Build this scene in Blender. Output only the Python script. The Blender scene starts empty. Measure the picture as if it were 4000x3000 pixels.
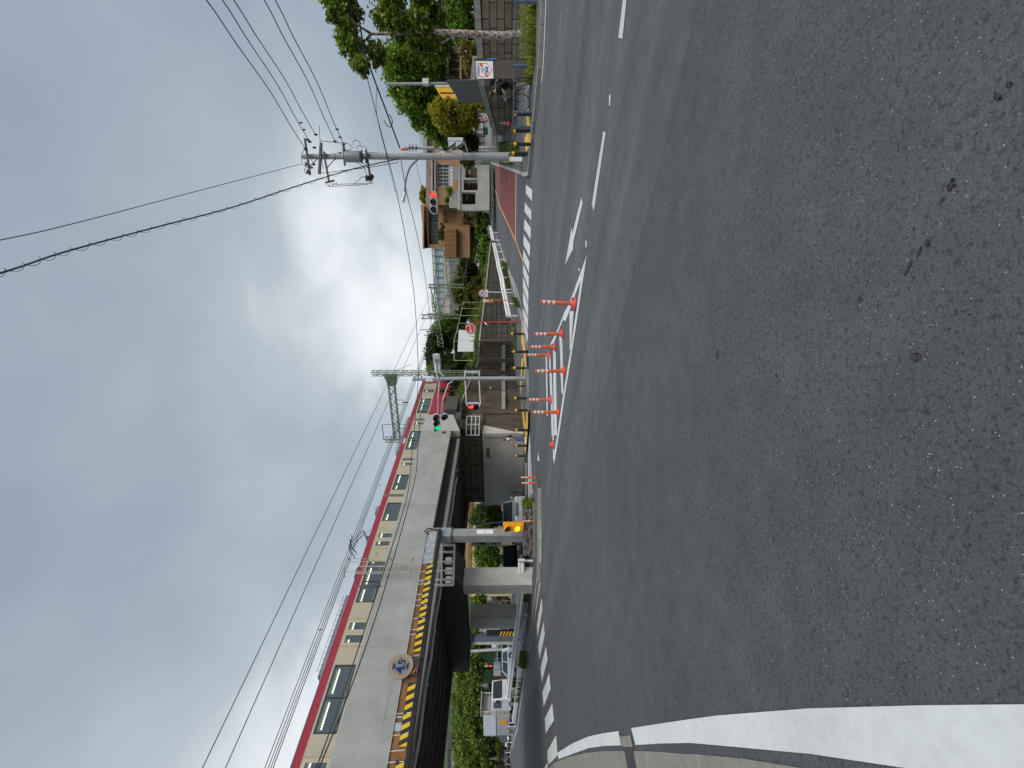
import bpy, math, random
import numpy as np
from mathutils import Vector as V, Matrix
R = math.radians; PI = math.pi
random.seed(7)
C = bpy.context.scene.collection
# ------------------------------------------------------------------ camera
# the photograph is stored lying on its side: the world's up points to the picture's left
F = 1700.0; CAMZ = 1.6; PIT = math.atan(25/1700)
LOOK = V((0, math.cos(PIT), -math.sin(PIT))); DOWN = V((0, -math.sin(PIT), -math.cos(PIT))); RIGHT = V((1, 0, 0))
cd = bpy.data.cameras.new('camera'); cam = bpy.data.objects.new('camera', cd); C.objects.link(cam)
cd.sensor_width = 36; cd.lens = F/4000*36; cd.clip_start = .05; cd.clip_end = 3000
m = Matrix.Identity(4)
for i in range(3):
    m[i][0] = DOWN[i]; m[i][1] = RIGHT[i]; m[i][2] = -LOOK[i]
m[2][3] = CAMZ
cam.matrix_world = m
S = bpy.context.scene; S.camera = cam
# ------------------------------------------------------------------ light
SUN_AZ = R(138); SUN_EL = R(50)          # azimuth clockwise from +Y
sdir = V((math.sin(SUN_AZ)*math.cos(SUN_EL), math.cos(SUN_AZ)*math.cos(SUN_EL), math.sin(SUN_EL)))
sd = bpy.data.lights.new('sun', 'SUN'); sun = bpy.data.objects.new('sun', sd); C.objects.link(sun)
sd.energy = 2.4; sd.angle = R(45); sd.color = (1, .96, .9)
sun.rotation_euler = sdir.to_track_quat('Z', 'Y').to_euler()
S.view_settings.view_transform = 'Standard'; S.view_settings.look = 'None'
S.view_settings.exposure = .45; S.view_settings.gamma = 1.0
w = bpy.data.worlds.new('World'); S.world = w; w.use_nodes = True
nt = w.node_tree; nt.nodes.clear()
def N(t, **k):
    n = nt.nodes.new(t)
    for a, b in k.items():
        if a.startswith('i_'): n.inputs[int(a[2:]) if a[2:].isdigit() else a[2:].replace('_', ' ')].default_value = b
        else: setattr(n, a, b)
    return n
def L(a, b, ao=0, bi=0):
    nt.links.new(a.outputs[ao], b.inputs[bi]); return b
def mathn(op, a, b=None, clamp=False):
    n = N('ShaderNodeMath', operation=op, use_clamp=clamp)
    for i, v in enumerate((a, b)):
        if v is None: continue
        if isinstance(v, (int, float)): n.inputs[i].default_value = v
        else: nt.links.new(v, n.inputs[i])
    return n.outputs[0]
def ramp(fac, stops, interp='LINEAR'):
    n = N('ShaderNodeValToRGB'); e = n.color_ramp.elements; n.color_ramp.interpolation = interp
    while len(e) < len(stops): e.new(.5)
    for el, (p, c) in zip(e, stops): el.position = p; el.color = (*c, 1) if len(c) == 3 else c
    nt.links.new(fac, n.inputs[0]); return n.outputs[0]
def mix(fac, a, b, blend='MIX'):
    n = N('ShaderNodeMix', data_type='RGBA', blend_type=blend)
    for i, v in ((0, fac), (6, a), (7, b)):
        if isinstance(v, (int, float)): n.inputs[i].default_value = v
        elif isinstance(v, tuple): n.inputs[i].default_value = (*v, 1)
        else: nt.links.new(v, n.inputs[i])
    return n.outputs[2]
sky = N('ShaderNodeTexSky', sky_type='NISHITA', sun_disc=False, sun_elevation=SUN_EL, sun_rotation=SUN_AZ, air_density=1.0, dust_density=3.0)
tc = N('ShaderNodeTexCoord'); sep = N('ShaderNodeSeparateXYZ'); L(tc, sep)
el = mathn('MAXIMUM', sep.outputs[2], 0.0)
den = mathn('ADD', el, .5)
cx_ = mathn('DIVIDE', sep.outputs[0], den); cy_ = mathn('DIVIDE', sep.outputs[1], den)
cmb = N('ShaderNodeCombineXYZ'); nt.links.new(cx_, cmb.inputs[0]); nt.links.new(cy_, cmb.inputs[1])
n1 = N('ShaderNodeTexNoise', i_Scale=1.0, i_Detail=4.0, i_Roughness=.45, i_Distortion=.3); L(cmb, n1, 0, 0)
n2 = N('ShaderNodeTexNoise', i_Scale=3.2, i_Detail=5.0, i_Roughness=.5, i_Distortion=.4); L(cmb, n2, 0, 0)
cl = mathn('ADD', mathn('MULTIPLY', n1.outputs[0], .68), mathn('MULTIPLY', n2.outputs[0], .32))
# brighter, thinner cloud towards the horizon and around two openings ahead of the camera
def glow(d, k):
    d = V(d).normalized()
    v = N('ShaderNodeVectorMath', operation='DOT_PRODUCT'); L(tc, v); v.inputs[1].default_value = d
    return mathn('POWER', mathn('MAXIMUM', v.outputs['Value'], 0.0), k)
g = mathn('MULTIPLY', glow((360, 1700, 520), 26.0), .27)
g = mathn('ADD', g, mathn('MULTIPLY', glow((-1700, 1700, 800), 16.0), .30))
g = mathn('ADD', g, mathn('MULTIPLY', glow((-380, 1700, 820), 90.0), .07))
hz = mathn('MULTIPLY', mathn('POWER', mathn('SUBTRACT', 1.0, el), 7.0), .13)
cl = mathn('ADD', cl, mathn('ADD', g, hz))
ccol = ramp(cl, [(.32, (.195, .246, .302)), (.46, (.250, .308, .366)), (.56, (.300, .354, .408)), (.66, (.37, .42, .465)), (.76, (.60, .64, .67)), (.86, (.78, .80, .81))])
skyc = mix(1.0, sky.outputs[0], (.07, .07, .07), 'MULTIPLY')
col = mix(.93, skyc, ccol)
bg = N('ShaderNodeBackground', i_Strength=1.0); nt.links.new(col, bg.inputs[0])
# the Nishita part is scaled by 0.085 above, the cloud deck is laid over it
out = N('ShaderNodeOutputWorld'); L(bg, out)
# ------------------------------------------------------------------ space helpers
DS = V((.492, .871, 0)); DT = V((.871, -.492, 0))     # along the railway, and across it towards the camera side
def ss(x, a, b):
    x = min(1, max(0, (x-a)/(b-a))); return x*x*(3-2*x)
def st(x, y): return .492*x+.871*y, .871*x-.492*y
def terr(x, y):
    s, t = st(x, y)
    r = 0 if s < 10.5 else (.0037*(s-10.5)**2 if s < 20 else .334+.07*(min(s, 62)-20)+.02*max(0, s-62)*0)
    b = ss(t, -23, -6); b = b+(1-b)*ss(s, 26, 38)*ss(t, -21, -15)
    z = r*b
    if t < -24: z += 1.1*(1-math.exp(-(-t-24)/20))*ss(-t, 24, 34)
    return z
def ray(x, y): return LOOK+DOWN*((x-2000)/F)+RIGHT*((1500-y)/F)
def at(x, y, Y):
    d = ray(x, y); return V((0, 0, CAMZ))+d*(Y/d.y)
def gnd(x, y, dz=0.0, far=95):
    d = ray(x, y); d = d/d.y; Y = .7; prev = .7
    while Y < far:
        p = d*Y
        if CAMZ+p.z <= terr(p.x, p.y)+dz: break
        prev = Y; Y += .25 if Y < 30 else .5
    lo, hi = prev, Y
    for _ in range(22):
        md = (lo+hi)/2; p = d*md
        if CAMZ+p.z <= terr(p.x, p.y)+dz: hi = md
        else: lo = md
    p = d*hi; return V((p.x, p.y, CAMZ+p.z))
def pl(x, y, t):
    """where a sight line meets the vertical plane at distance t beside the railway axis"""
    d = ray(x, y); k = t/(.871*d.x-.492*d.y); return V((0, 0, CAMZ))+d*k
def W(s, t, z): return V((.492*s+.871*t, .871*s-.492*t, z))
def s_at(y, t):
    u = (1500-y)/F; return -t*(.871+.492*u)/(.492-.871*u)
QD = dict(C1=(1100, 2300, .5425), C2=(1200, 1900, .4521), C3=(1300, 1450, .4521), C4=(1400, 1150, .4521), C5=(1500, 750, .4069),
 C6=(1100, 400, .5425), C7=(1200, 0, .4521), C8=(1900, 0, .9494), D1=(1600, 400, .2411), D2=(1600, 800, .2411), D3=(1150, 450, .2260),
 D4=(1750, 1900, .1808), D5=(1750, 2350, .2110), D6=(1750, 2650, .2110), D7=(1500, 0, .2411), D8=(1600, 1150, .1808),
 E1=(1800, 150, .12055), E2=(1780, 1120, .12055), E3=(1600, 1400, .2260), E4=(1900, 1600, .1356), E5=(1300, 2050, .2260),
 E6=(1100, 2600, .3617), E7=(1400, 1400, .2411), E8=(0, 0, 1.808), R3=(2150, 2500, .3014), R5=(1900, 200, .1808), F=(0, 0, 1))
def q(k, x, y):
    a, b, s = QD[k]; return a+x*s, b+y*s
# ------------------------------------------------------------------ object helpers
def tag(o, label=None, cat=None, group=None, kind=None):
    for k, v in (('label', label), ('category', cat), ('group', group), ('kind', kind)):
        if v: o[k] = v
    return o
def empty(name, loc, label, cat, group=None, rz=0):
    o = bpy.data.objects.new(name, None); C.objects.link(o); o.location = loc; o.rotation_euler = (0, 0, rz); o.empty_display_size = .2
    return tag(o, label, cat, group)
def kids(o): return [c for c in bpy.data.objects if c.parent == o]
def copy_tree(o, parent=None):
    c = o.copy(); C.objects.link(c); c.parent = parent
    for ch in kids(o): copy_tree(ch, c)
    return c
def origin(o):
    p = V((0, 0, 0))
    while o is not None: p += o.location; o = o.parent
    return p
class MB:
    def __init__(s): s.v = []; s.f = []
    def add(s, vs, fs):
        n = len(s.v); s.v += [tuple(p) for p in vs]; s.f += [tuple(i+n for i in f) for f in fs]; return s
    def quad(s, a, b, c, d): return s.add([a, b, c, d], [(0, 1, 2, 3)])
    def poly(s, ps): return s.add(ps, [tuple(range(len(ps)))])
    def prism(s, ps, ext):
        n = len(ps); ext = V(ext); ps = [V(p) for p in ps]
        return s.add(ps+[p+ext for p in ps], [tuple(range(n))[::-1], tuple(range(n, 2*n))]+[(i, (i+1) % n, (i+1) % n+n, i+n) for i in range(n)])
    def obox(s, c, ax, ay, az):
        c, ax, ay, az = V(c), V(ax)/2, V(ay)/2, V(az)/2
        return s.add([c-ax-ay-az, c+ax-ay-az, c+ax+ay-az, c-ax+ay-az, c-ax-ay+az, c+ax-ay+az, c+ax+ay+az, c-ax+ay+az],
                     [(3, 2, 1, 0), (4, 5, 6, 7), (0, 1, 5, 4), (1, 2, 6, 5), (2, 3, 7, 6), (3, 0, 4, 7)])
    def box(s, c, d, rz=0):
        cs, sn = math.cos(rz), math.sin(rz)
        return s.obox(c, (d[0]*cs, d[0]*sn, 0), (-d[1]*sn, d[1]*cs, 0), (0, 0, d[2]))
    def b2(s, a, b):
        return s.box(((a[0]+b[0])/2, (a[1]+b[1])/2, (a[2]+b[2])/2), (abs(a[0]-b[0]), abs(a[1]-b[1]), abs(a[2]-b[2])))
    def tbox(s, s0, s1, t0, t1, z0, z1):          # box in railway coordinates
        return s.obox(W((s0+s1)/2, (t0+t1)/2, (z0+z1)/2), DS*abs(s1-s0), DT*abs(t1-t0), (0, 0, abs(z1-z0)))
    def bar(s, a, b, wd, ht=None, up=(0, 0, 1)):
        a, b = V(a), V(b); d = b-a; up = V(up)
        sd = d.cross(up)
        if sd.length < 1e-6: sd = d.cross(V((1, 0, 0)))
        sd.normalize(); u = sd.cross(d).normalized()
        return s.obox((a+b)/2, d, sd*wd, u*(ht or wd))
    def tube(s, pts, r, n=8, cap=True, close=False):
        pts = [V(p) for p in pts]; rs = r if isinstance(r, (list, tuple)) else [r]*len(pts); base = len(s.v); prev = None
        m_ = len(pts)
        for i, p in enumerate(pts):
            if close: d = pts[(i+1) % m_]-pts[i-1]
            else: d = pts[min(i+1, m_-1)]-pts[max(i-1, 0)]
            if d.length < 1e-9: d = V((0, 0, 1))
            d.normalize()
            if prev is None:
                a = V((0, 0, 1)) if abs(d.z) < .9 else V((1, 0, 0)); x = d.cross(a).normalized()
            else:
                x = prev-d*prev.dot(d); x = x.normalized() if x.length > 1e-6 else d.cross(V((0, 1, 0))).normalized()
            prev = x; y = d.cross(x)
            for k in range(n):
                a = 2*PI*k/n; s.v.append(tuple(p+(x*math.cos(a)+y*math.sin(a))*rs[i]))
        seg = m_ if close else m_-1
        for i in range(seg):
            for k in range(n):
                a = base+i*n+k; b = base+i*n+(k+1) % n; c = base+((i+1) % m_)*n+(k+1) % n; d = base+((i+1) % m_)*n+k
                s.f.append((a, b, c, d))
        if cap and not close:
            s.f.append(tuple(base+k for k in range(n))[::-1]); s.f.append(tuple(base+(m_-1)*n+k for k in range(n)))
        return s
    def cyl(s, a, b, r, r2=None, n=12): return s.tube([a, b], [r, r if r2 is None else r2], n)
    def lathe(s, c, prof, n=16):
        """prof: (radius, z) pairs round a vertical axis"""
        base = len(s.v); c = V(c)
        for r, z in prof:
            for k in range(n):
                a = 2*PI*k/n; s.v.append((c.x+r*math.cos(a), c.y+r*math.sin(a), c.z+z))
        for i in range(len(prof)-1):
            for k in range(n):
                s.f.append((base+i*n+k, base+i*n+(k+1) % n, base+(i+1)*n+(k+1) % n, base+(i+1)*n+k))
        s.f.append(tuple(base+k for k in range(n))[::-1]); s.f.append(tuple(base+(len(prof)-1)*n+k for k in range(n)))
        return s
    def sphere(s, c, r, n=10, m_=7):
        c = V(c); r = r if isinstance(r, (list, tuple)) else (r, r, r); base = len(s.v)
        s.v.append((c.x, c.y, c.z-r[2]))
        for i in range(1, m_):
            ph = -PI/2+PI*i/m_
            for k in range(n):
                a = 2*PI*k/n; s.v.append((c.x+r[0]*math.cos(ph)*math.cos(a), c.y+r[1]*math.cos(ph)*math.sin(a), c.z+r[2]*math.sin(ph)))
        s.v.append((c.x, c.y, c.z+r[2])); top = len(s.v)-1
        for k in range(n): s.f.append((base, base+1+(k+1) % n, base+1+k))
        for i in range(m_-2):
            for k in range(n):
                a = base+1+i*n+k; b = base+1+i*n+(k+1) % n; s.f.append((a, b, b+n, a+n))
        for k in range(n): s.f.append((top, top-n+k, top-n+(k+1) % n))
        return s
    def disc(s, c, nrm, r, th=.01, n=24):
        nrm = V(nrm).normalized(); c = V(c); return s.tube([c-nrm*th/2, c+nrm*th/2], r, n)
    def build(s, name, mat, parent=None, label=None, smooth=False, local=False, bevel=0, cat=None, group=None, kind=None):
        me = bpy.data.meshes.new(name); vs = s.v
        loc = V((0, 0, 0))
        if parent is None and not local and s.v:
            a = np.array(s.v); loc = V(((a[:, 0].min()+a[:, 0].max())/2, (a[:, 1].min()+a[:, 1].max())/2, a[:, 2].min()))
            if kind == 'structure': loc = V((0, 0, 0))
        o_ = V((0, 0, 0)) if local else (origin(parent) if parent is not None else loc)
        vs = [(p[0]-o_.x, p[1]-o_.y, p[2]-o_.z) for p in s.v]
        me.from_pydata(vs, [], s.f); me.validate()
        for mt in (mat if isinstance(mat, (list, tuple)) else [mat]): me.materials.append(mt)
        if smooth:
            me.polygons.foreach_set('use_smooth', [True]*len(me.polygons))
            try: me.set_sharp_from_angle(angle=R(40))
            except Exception: pass
        o = bpy.data.objects.new(name, me); C.objects.link(o); o.location = loc if parent is None else (0, 0, 0)
        if parent is not None: o.parent = parent
        if bevel:
            b = o.modifiers.new('bevel', 'BEVEL'); b.width = bevel; b.segments = 2; b.limit_method = 'ANGLE'; b.angle_limit = R(50)
        return tag(o, label, cat, group, kind)
def text(name, body, size, mat, parent, origin_, xdir, ydir, ext=.002, label=None, align='CENTER', bold=0.0):
    """raised lettering: xdir is the reading direction, ydir the letters' up"""
    cu = bpy.data.curves.new(name, 'FONT'); cu.body = body; cu.size = size; cu.extrude = ext; cu.align_x = align; cu.align_y = 'CENTER'; cu.offset = bold
    tmp = bpy.data.objects.new('tmp', cu); C.objects.link(tmp)
    dg = bpy.context.evaluated_depsgraph_get(); me = bpy.data.meshes.new_from_object(tmp.evaluated_get(dg)); me.name = name
    bpy.data.objects.remove(tmp); bpy.data.curves.remove(cu)
    x = V(xdir).normalized(); y = V(ydir).normalized(); z = x.cross(y); mt = Matrix.Identity(4)
    p = V(origin_)-origin(parent)
    for i in range(3): mt[i][0] = x[i]; mt[i][1] = y[i]; mt[i][2] = z[i]; mt[i][3] = p[i]
    me.transform(mt); me.materials.clear(); me.materials.append(mat)
    o = bpy.data.objects.new(name, me); C.objects.link(o); o.parent = parent
    return tag(o, label)
# ------------------------------------------------------------------ materials
MATS = {}
def new_mat(name):
    global nt
    mt = bpy.data.materials.new(name); mt.use_nodes = True; nt = mt.node_tree; nt.nodes.clear(); return mt
def tcoord(scale=None, rot=None):
    t = N('ShaderNodeTexCoord')
    if scale is None and rot is None: return t.outputs['Object']
    mp = N('ShaderNodeMapping'); mp.inputs['Scale'].default_value = scale or (1, 1, 1); mp.inputs['Rotation'].default_value = rot or (0, 0, 0)
    nt.links.new(t.outputs['Object'], mp.inputs[0]); return mp.outputs[0]
def noise(vec, sc, det=4, rough=.55, dist=0):
    n = N('ShaderNodeTexNoise', i_Scale=sc, i_Detail=float(det), i_Roughness=rough, i_Distortion=dist); nt.links.new(vec, n.inputs[0]); return n.outputs[0]
def bsdf(col, rough=.7, metal=0, bump=None, bstr=.3, bdist=.01, spec=.5, emit=None, estr=0, coat=0, alpha=None):
    b = N('ShaderNodeBsdfPrincipled'); b.inputs['Metallic'].default_value = metal; b.inputs['Specular IOR Level'].default_value = spec
    if coat: b.inputs['Coat Weight'].default_value = coat; b.inputs['Coat Roughness'].default_value = .08
    if isinstance(col, tuple): b.inputs['Base Color'].default_value = (*col, 1)
    else: nt.links.new(col, b.inputs['Base Color'])
    if isinstance(rough, (int, float)): b.inputs['Roughness'].default_value = rough
    else: nt.links.new(rough, b.inputs['Roughness'])
    if bump is not None:
        bn = N('ShaderNodeBump', i_Strength=bstr, i_Distance=bdist); nt.links.new(bump, bn.inputs['Height']); nt.links.new(bn.outputs[0], b.inputs['Normal'])
    if emit: b.inputs['Emission Color'].default_value = (*emit, 1); b.inputs['Emission Strength'].default_value = estr
    o = N('ShaderNodeOutputMaterial'); nt.links.new(b.outputs[0], o.inputs[0]); return b
def lum(c, k): return tuple(min(1, x*k) for x in c)
def M(name, col, rough=.6, var=.15, sc=4, metal=0, bump=0, bsc=40, stretch=None, spec=.5, coat=0, dirt=0, dcol=(.06, .05, .04)):
    """paint / plain surface with tonal variation, fine grain and optional dirt"""
    if name in MATS: return MATS[name]
    mt = new_mat(name); v = tcoord(stretch)
    f = noise(v, sc, 5); c = ramp(f, [(.3, lum(col, 1-var)), (.7, lum(col, 1+var))])
    if dirt:
        d = noise(tcoord((3, 3, .6)), sc*.7, 6, .65); dm = ramp(d, [(.5, (0, 0, 0)), (.72, (1, 1, 1))])
        c = mix(mathn('MULTIPLY', dm, dirt), c, dcol)
    bp = noise(tcoord(), bsc, 4) if bump else None
    r = mathn('ADD', mathn('MULTIPLY', noise(v, sc*3, 3), .25), rough-.12)
    bsdf(c, r, metal, bp, bump or .1, .01, spec, coat=coat); MATS[name] = mt; return mt
def emis(name, col, st_, base=None):
    if name in MATS: return MATS[name]
    mt = new_mat(name); v = tcoord(); c = ramp(noise(v, 30, 2), [(.3, lum(base or col, .9)), (.7, base or col)])
    bsdf(c, .3, emit=col, estr=st_); MATS[name] = mt; return mt
def asphalt(name, base=(.088, .091, .095), speck=.5, sc=1.0):
    mt = new_mat(name); v = tcoord()
    big = noise(v, .22, 5, .6); med = noise(v, 1.7, 5, .6); c = ramp(big, [(.3, lum(base, .86)), (.7, lum(base, 1.14))])
    c = mix(.35, c, ramp(med, [(.35, lum(base, .8)), (.7, lum(base, 1.22))]))
    grain = noise(v, 55*sc, 4, .7); c = mix(.55, c, ramp(grain, [(.28, lum(base, .35)), (.52, base), (.75, lum(base, 2.0))]))
    vo = N('ShaderNodeTexVoronoi', i_Scale=70*sc); nt.links.new(v, vo.inputs[0])
    stone = ramp(vo.outputs['Distance'], [(.0, (1, 1, 1)), (.33, (0, 0, 0))]); pick = N('ShaderNodeSeparateColor'); nt.links.new(vo.outputs['Color'], pick.inputs[0])
    sel = mathn('GREATER_THAN', pick.outputs[0], .93); k = mathn('MULTIPLY', stone, sel); c = mix(mathn('MULTIPLY', k, speck), c, (.50, .50, .48))
    sel2 = mathn('LESS_THAN', pick.outputs[1], .12); c = mix(mathn('MULTIPLY', mathn('MULTIPLY', stone, sel2), .8), c, (.012, .012, .014))
    vo2 = N('ShaderNodeTexVoronoi', i_Scale=16*sc); nt.links.new(v, vo2.inputs[0])
    p2 = N('ShaderNodeSeparateColor'); nt.links.new(vo2.outputs['Color'], p2.inputs[0])
    c = mix(mathn('MULTIPLY', mathn('MULTIPLY', ramp(vo2.outputs['Distance'], [(.0, (1, 1, 1)), (.28, (0, 0, 0))]), mathn('GREATER_THAN', p2.outputs[0], .9)), .55), c, (.02, .02, .022))
    bp = mathn('ADD', grain, mathn('MULTIPLY', vo.outputs['Distance'], .6))
    bsdf(c, .86, 0, bp, .55, .006, .35); MATS[name] = mt; return mt
def leafmat(name, dark, light, yellow=None):
    if name in MATS: return MATS[name]
    mt = new_mat(name); v = tcoord(); gi = N('ShaderNodeNewGeometry')
    f = mathn('ADD', mathn('MULTIPLY', noise(v, .9, 3), .55), mathn('MULTIPLY', gi.outputs['Random Per Island'], .45))
    st_ = [(.28, dark), (.62, light)] + ([(.80, yellow)] if yellow else [])
    c = ramp(f, st_)
    b = N('ShaderNodeBsdfPrincipled'); b.inputs['Roughness'].default_value = .5; b.inputs['Specular IOR Level'].default_value = .35; nt.links.new(c, b.inputs['Base Color'])
    tr = N('ShaderNodeBsdfTranslucent'); nt.links.new(mix(1.0, c, (1.25, 1.3, .6), 'MULTIPLY'), tr.inputs[0])
    ms = N('ShaderNodeMixShader'); ms.inputs[0].default_value = .35; nt.links.new(b.outputs[0], ms.inputs[1]); nt.links.new(tr.outputs[0], ms.inputs[2])
    o = N('ShaderNodeOutputMaterial'); nt.links.new(ms.outputs[0], o.inputs[0]); MATS[name] = mt; return mt
def glassmat(name, tint=(.25, .32, .30), k=.25):
    if name in MATS: return MATS[name]
    mt = new_mat(name); t = N('ShaderNodeBsdfTransparent'); t.inputs[0].default_value = (*tint, 1)
    gl = N('ShaderNodeBsdfGlossy'); gl.inputs['Roughness'].default_value = .04; gl.inputs[0].default_value = (.9, .95, .95, 1)
    fr = N('ShaderNodeFresnel'); fr.inputs[0].default_value = 1.5; f = mathn('ADD', fr.outputs[0], k*.35, True)
    ms = N('ShaderNodeMixShader'); nt.links.new(f, ms.inputs[0]); nt.links.new(t.outputs[0], ms.inputs[1]); nt.links.new(gl.outputs[0], ms.inputs[2])
    o = N('ShaderNodeOutputMaterial'); nt.links.new(ms.outputs[0], o.inputs[0]); MATS[name] = mt; return mt
def blockwall(name, ang, c1, c2, mort, bw, bh, mw=.02, stain=.5, off=.5, stretchy=False):
    """courses of blocks on a vertical wall whose face runs at azimuth ang"""
    mt = new_mat(name); t = N('ShaderNodeTexCoord'); mp = N('ShaderNodeVectorRotate', rotation_type='Z_AXIS'); mp.inputs['Angle'].default_value = -ang
    nt.links.new(t.outputs['Object'], mp.inputs[0]); sp = N('ShaderNodeSeparateXYZ'); nt.links.new(mp.outputs[0], sp.inputs[0])
    cb = N('ShaderNodeCombineXYZ'); nt.links.new(sp.outputs[0], cb.inputs[0]); nt.links.new(sp.outputs[2], cb.inputs[1])
    br = N('ShaderNodeTexBrick', i_Scale=1.0); br.offset = off; nt.links.new(cb.outputs[0], br.inputs[0])
    br.inputs['Mortar Size'].default_value = mw; br.inputs['Brick Width'].default_value = bw; br.inputs['Row Height'].default_value = bh; br.inputs['Mortar Smooth'].default_value = .25
    br.inputs['Color1'].default_value = (*c1, 1); br.inputs['Color2'].default_value = (*c2, 1); br.inputs['Mortar'].default_value = (*mort, 1); br.inputs['Bias'].default_value = 0
    o3 = t.outputs['Object']; c = br.outputs[0]
    c = mix(.6, c, mix(1.0, c, ramp(noise(o3, 9, 5, .65), [(.3, (.55, .55, .55)), (.7, (1.35, 1.35, 1.3))]), 'MULTIPLY'))
    st_ = noise(tcoord((2.2, 2.2, .25)), 1.0, 6, .65); c = mix(mathn('MULTIPLY', ramp(st_, [(.42, (0, 0, 0)), (.66, (1, 1, 1))]), stain), c, (.028, .026, .022))
    bp = mathn('SUBTRACT', noise(o3, 22, 5), mathn('MULTIPLY', br.outputs[1], 1.6))
    bsdf(c, .9, 0, bp, .6, .02, .3); MATS[name] = mt; return mt
def road_asphalt():
    """coarse worn asphalt on the near side of a paving joint, smoother lane with tyre-polished bands beyond it"""
    mt = new_mat('road_asphalt'); v = tcoord(); sp = N('ShaderNodeSeparateXYZ'); nt.links.new(v, sp.inputs[0])
    d = mathn('ADD', mathn('MULTIPLY', sp.outputs[0], .716), mathn('MULTIPLY', sp.outputs[1], .70)); a = mathn('SUBTRACT', mathn('MULTIPLY', sp.outputs[1], .716), mathn('MULTIPLY', sp.outputs[0], .70))
    wob = mathn('MULTIPLY', mathn('SUBTRACT', noise(v, .8, 4), .5), .12); dd = mathn('ADD', d, wob)
    side = ramp(mathn('MULTIPLY', mathn('SUBTRACT', dd, 4.3), 1.0), [(.34, (0, 0, 0)), (.62, (1, 1, 1))])      # joint at d = 4.78
    cb = N('ShaderNodeCombineXYZ'); nt.links.new(mathn('MULTIPLY', d, .95), cb.inputs[0]); nt.links.new(mathn('MULTIPLY', a, .035), cb.inputs[1])
    bands = noise(cb.outputs[0], 1.0, 3, .6); bandc = ramp(bands, [(.36, (.80, .80, .80)), (.5, (1, 1, 1)), (.64, (1.25, 1.24, 1.22))])
    blot = noise(v, .35, 5, .6); blotc = ramp(blot, [(.35, (.86, .86, .88)), (.65, (1.15, 1.14, 1.12))]); med = ramp(noise(v, 3.2, 5, .65), [(.34, (.82, .82, .82)), (.66, (1.17, 1.17, 1.17))])
    near, far = (.062, .0665, .073), (.073, .0775, .083)
    c = mix(side, near, far); c = mix(mathn('ADD', mathn('MULTIPLY', side, .75), .10), c, mix(1.0, c, bandc, 'MULTIPLY')); c = mix(1.0, c, blotc, 'MULTIPLY'); c = mix(.8, c, mix(1.0, c, med, 'MULTIPLY'))
    coarse = mathn('SUBTRACT', 1.0, mathn('MULTIPLY', side, .62))
    g1 = noise(v, 92, 5, .85); gc = ramp(g1, [(.36, (.25, .25, .26)), (.47, (.85, .85, .86)), (.56, (1.15, 1.14, 1.12)), (.68, (2.3, 2.25, 2.15))]); c = mix(mathn('MULTIPLY', coarse, .72), c, mix(1.0, c, gc, 'MULTIPLY'))
    g2 = noise(v, 34, 4, .8); gc2 = ramp(g2, [(.40, (.22, .22, .24)), (.46, (1, 1, 1)), (.62, (1.12, 1.11, 1.1)), (.72, (1.6, 1.55, 1.5))]); c = mix(mathn('MULTIPLY', coarse, .62), c, mix(1.0, c, gc2, 'MULTIPLY'))
    for sc_, th, k_, mn in ((95, .955, .8, .26), (44, .985, .75, .18)):
        vo = N('ShaderNodeTexVoronoi', i_Scale=float(sc_)); nt.links.new(v, vo.inputs[0]); p = N('ShaderNodeSeparateColor'); nt.links.new(vo.outputs['Color'], p.inputs[0])
        st_ = mathn('MULTIPLY', ramp(vo.outputs['Distance'], [(mn-.06, (1, 1, 1)), (mn, (0, 0, 0))]), mathn('GREATER_THAN', p.outputs[0], th)); c = mix(mathn('MULTIPLY', mathn('MULTIPLY', st_, k_), coarse), c, (.42, .41, .39))
        dk = mathn('MULTIPLY', ramp(vo.outputs['Distance'], [(mn, (1, 1, 1)), (mn+.12, (0, 0, 0))]), mathn('LESS_THAN', p.outputs[1], .05)); c = mix(mathn('MULTIPLY', mathn('MULTIPLY', dk, .85), coarse), c, (.010, .010, .012))
    # soaked-in oil marks with soft edges, and old scuffs
    oil = noise(tcoord((1, 1, 1)), .9, 6, .75, .6); c = mix(mathn('MULTIPLY', ramp(oil, [(.66, (0, 0, 0)), (.74, (1, 1, 1))]), .55), c, (.022, .022, .024))
    bsdf(c, mathn('SUBTRACT', .80, mathn('MULTIPLY', side, .10)), 0, mathn('ADD', g1, g2), .28, .006, .45); MATS['road_asphalt'] = mt; return mt
ASP = road_asphalt()

def concrete(name, col=(.33, .32, .30), stain=.4, sc=.5, dark=(.07, .065, .055)):
    if name in MATS: return MATS[name]
    mt = new_mat(name); v = tcoord(); c = ramp(noise(v, sc*2, 6, .6), [(.3, lum(col, .82)), (.7, lum(col, 1.15))])
    c = mix(.25, c, ramp(noise(v, 30, 4, .7), [(.35, lum(col, .6)), (.65, lum(col, 1.3))]))
    d = noise(tcoord((1.3, 1.3, .22)), sc*2.2, 7, .68); c = mix(mathn('MULTIPLY', ramp(d, [(.45, (0, 0, 0)), (.7, (1, 1, 1))]), stain), c, dark)
    bsdf(c, .9, 0, noise(v, 25, 5), .35, .01, .3); MATS[name] = mt; return mt
CONC = concrete('concrete_grey'); CONCL = concrete('concrete_light', (.46, .46, .43), .18); CONCD = concrete('concrete_dark', (.10, .09, .08), .6)
GALV = M('galvanised_steel', (.40, .43, .46), .45, .12, 3, .5, dirt=.25)
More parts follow.
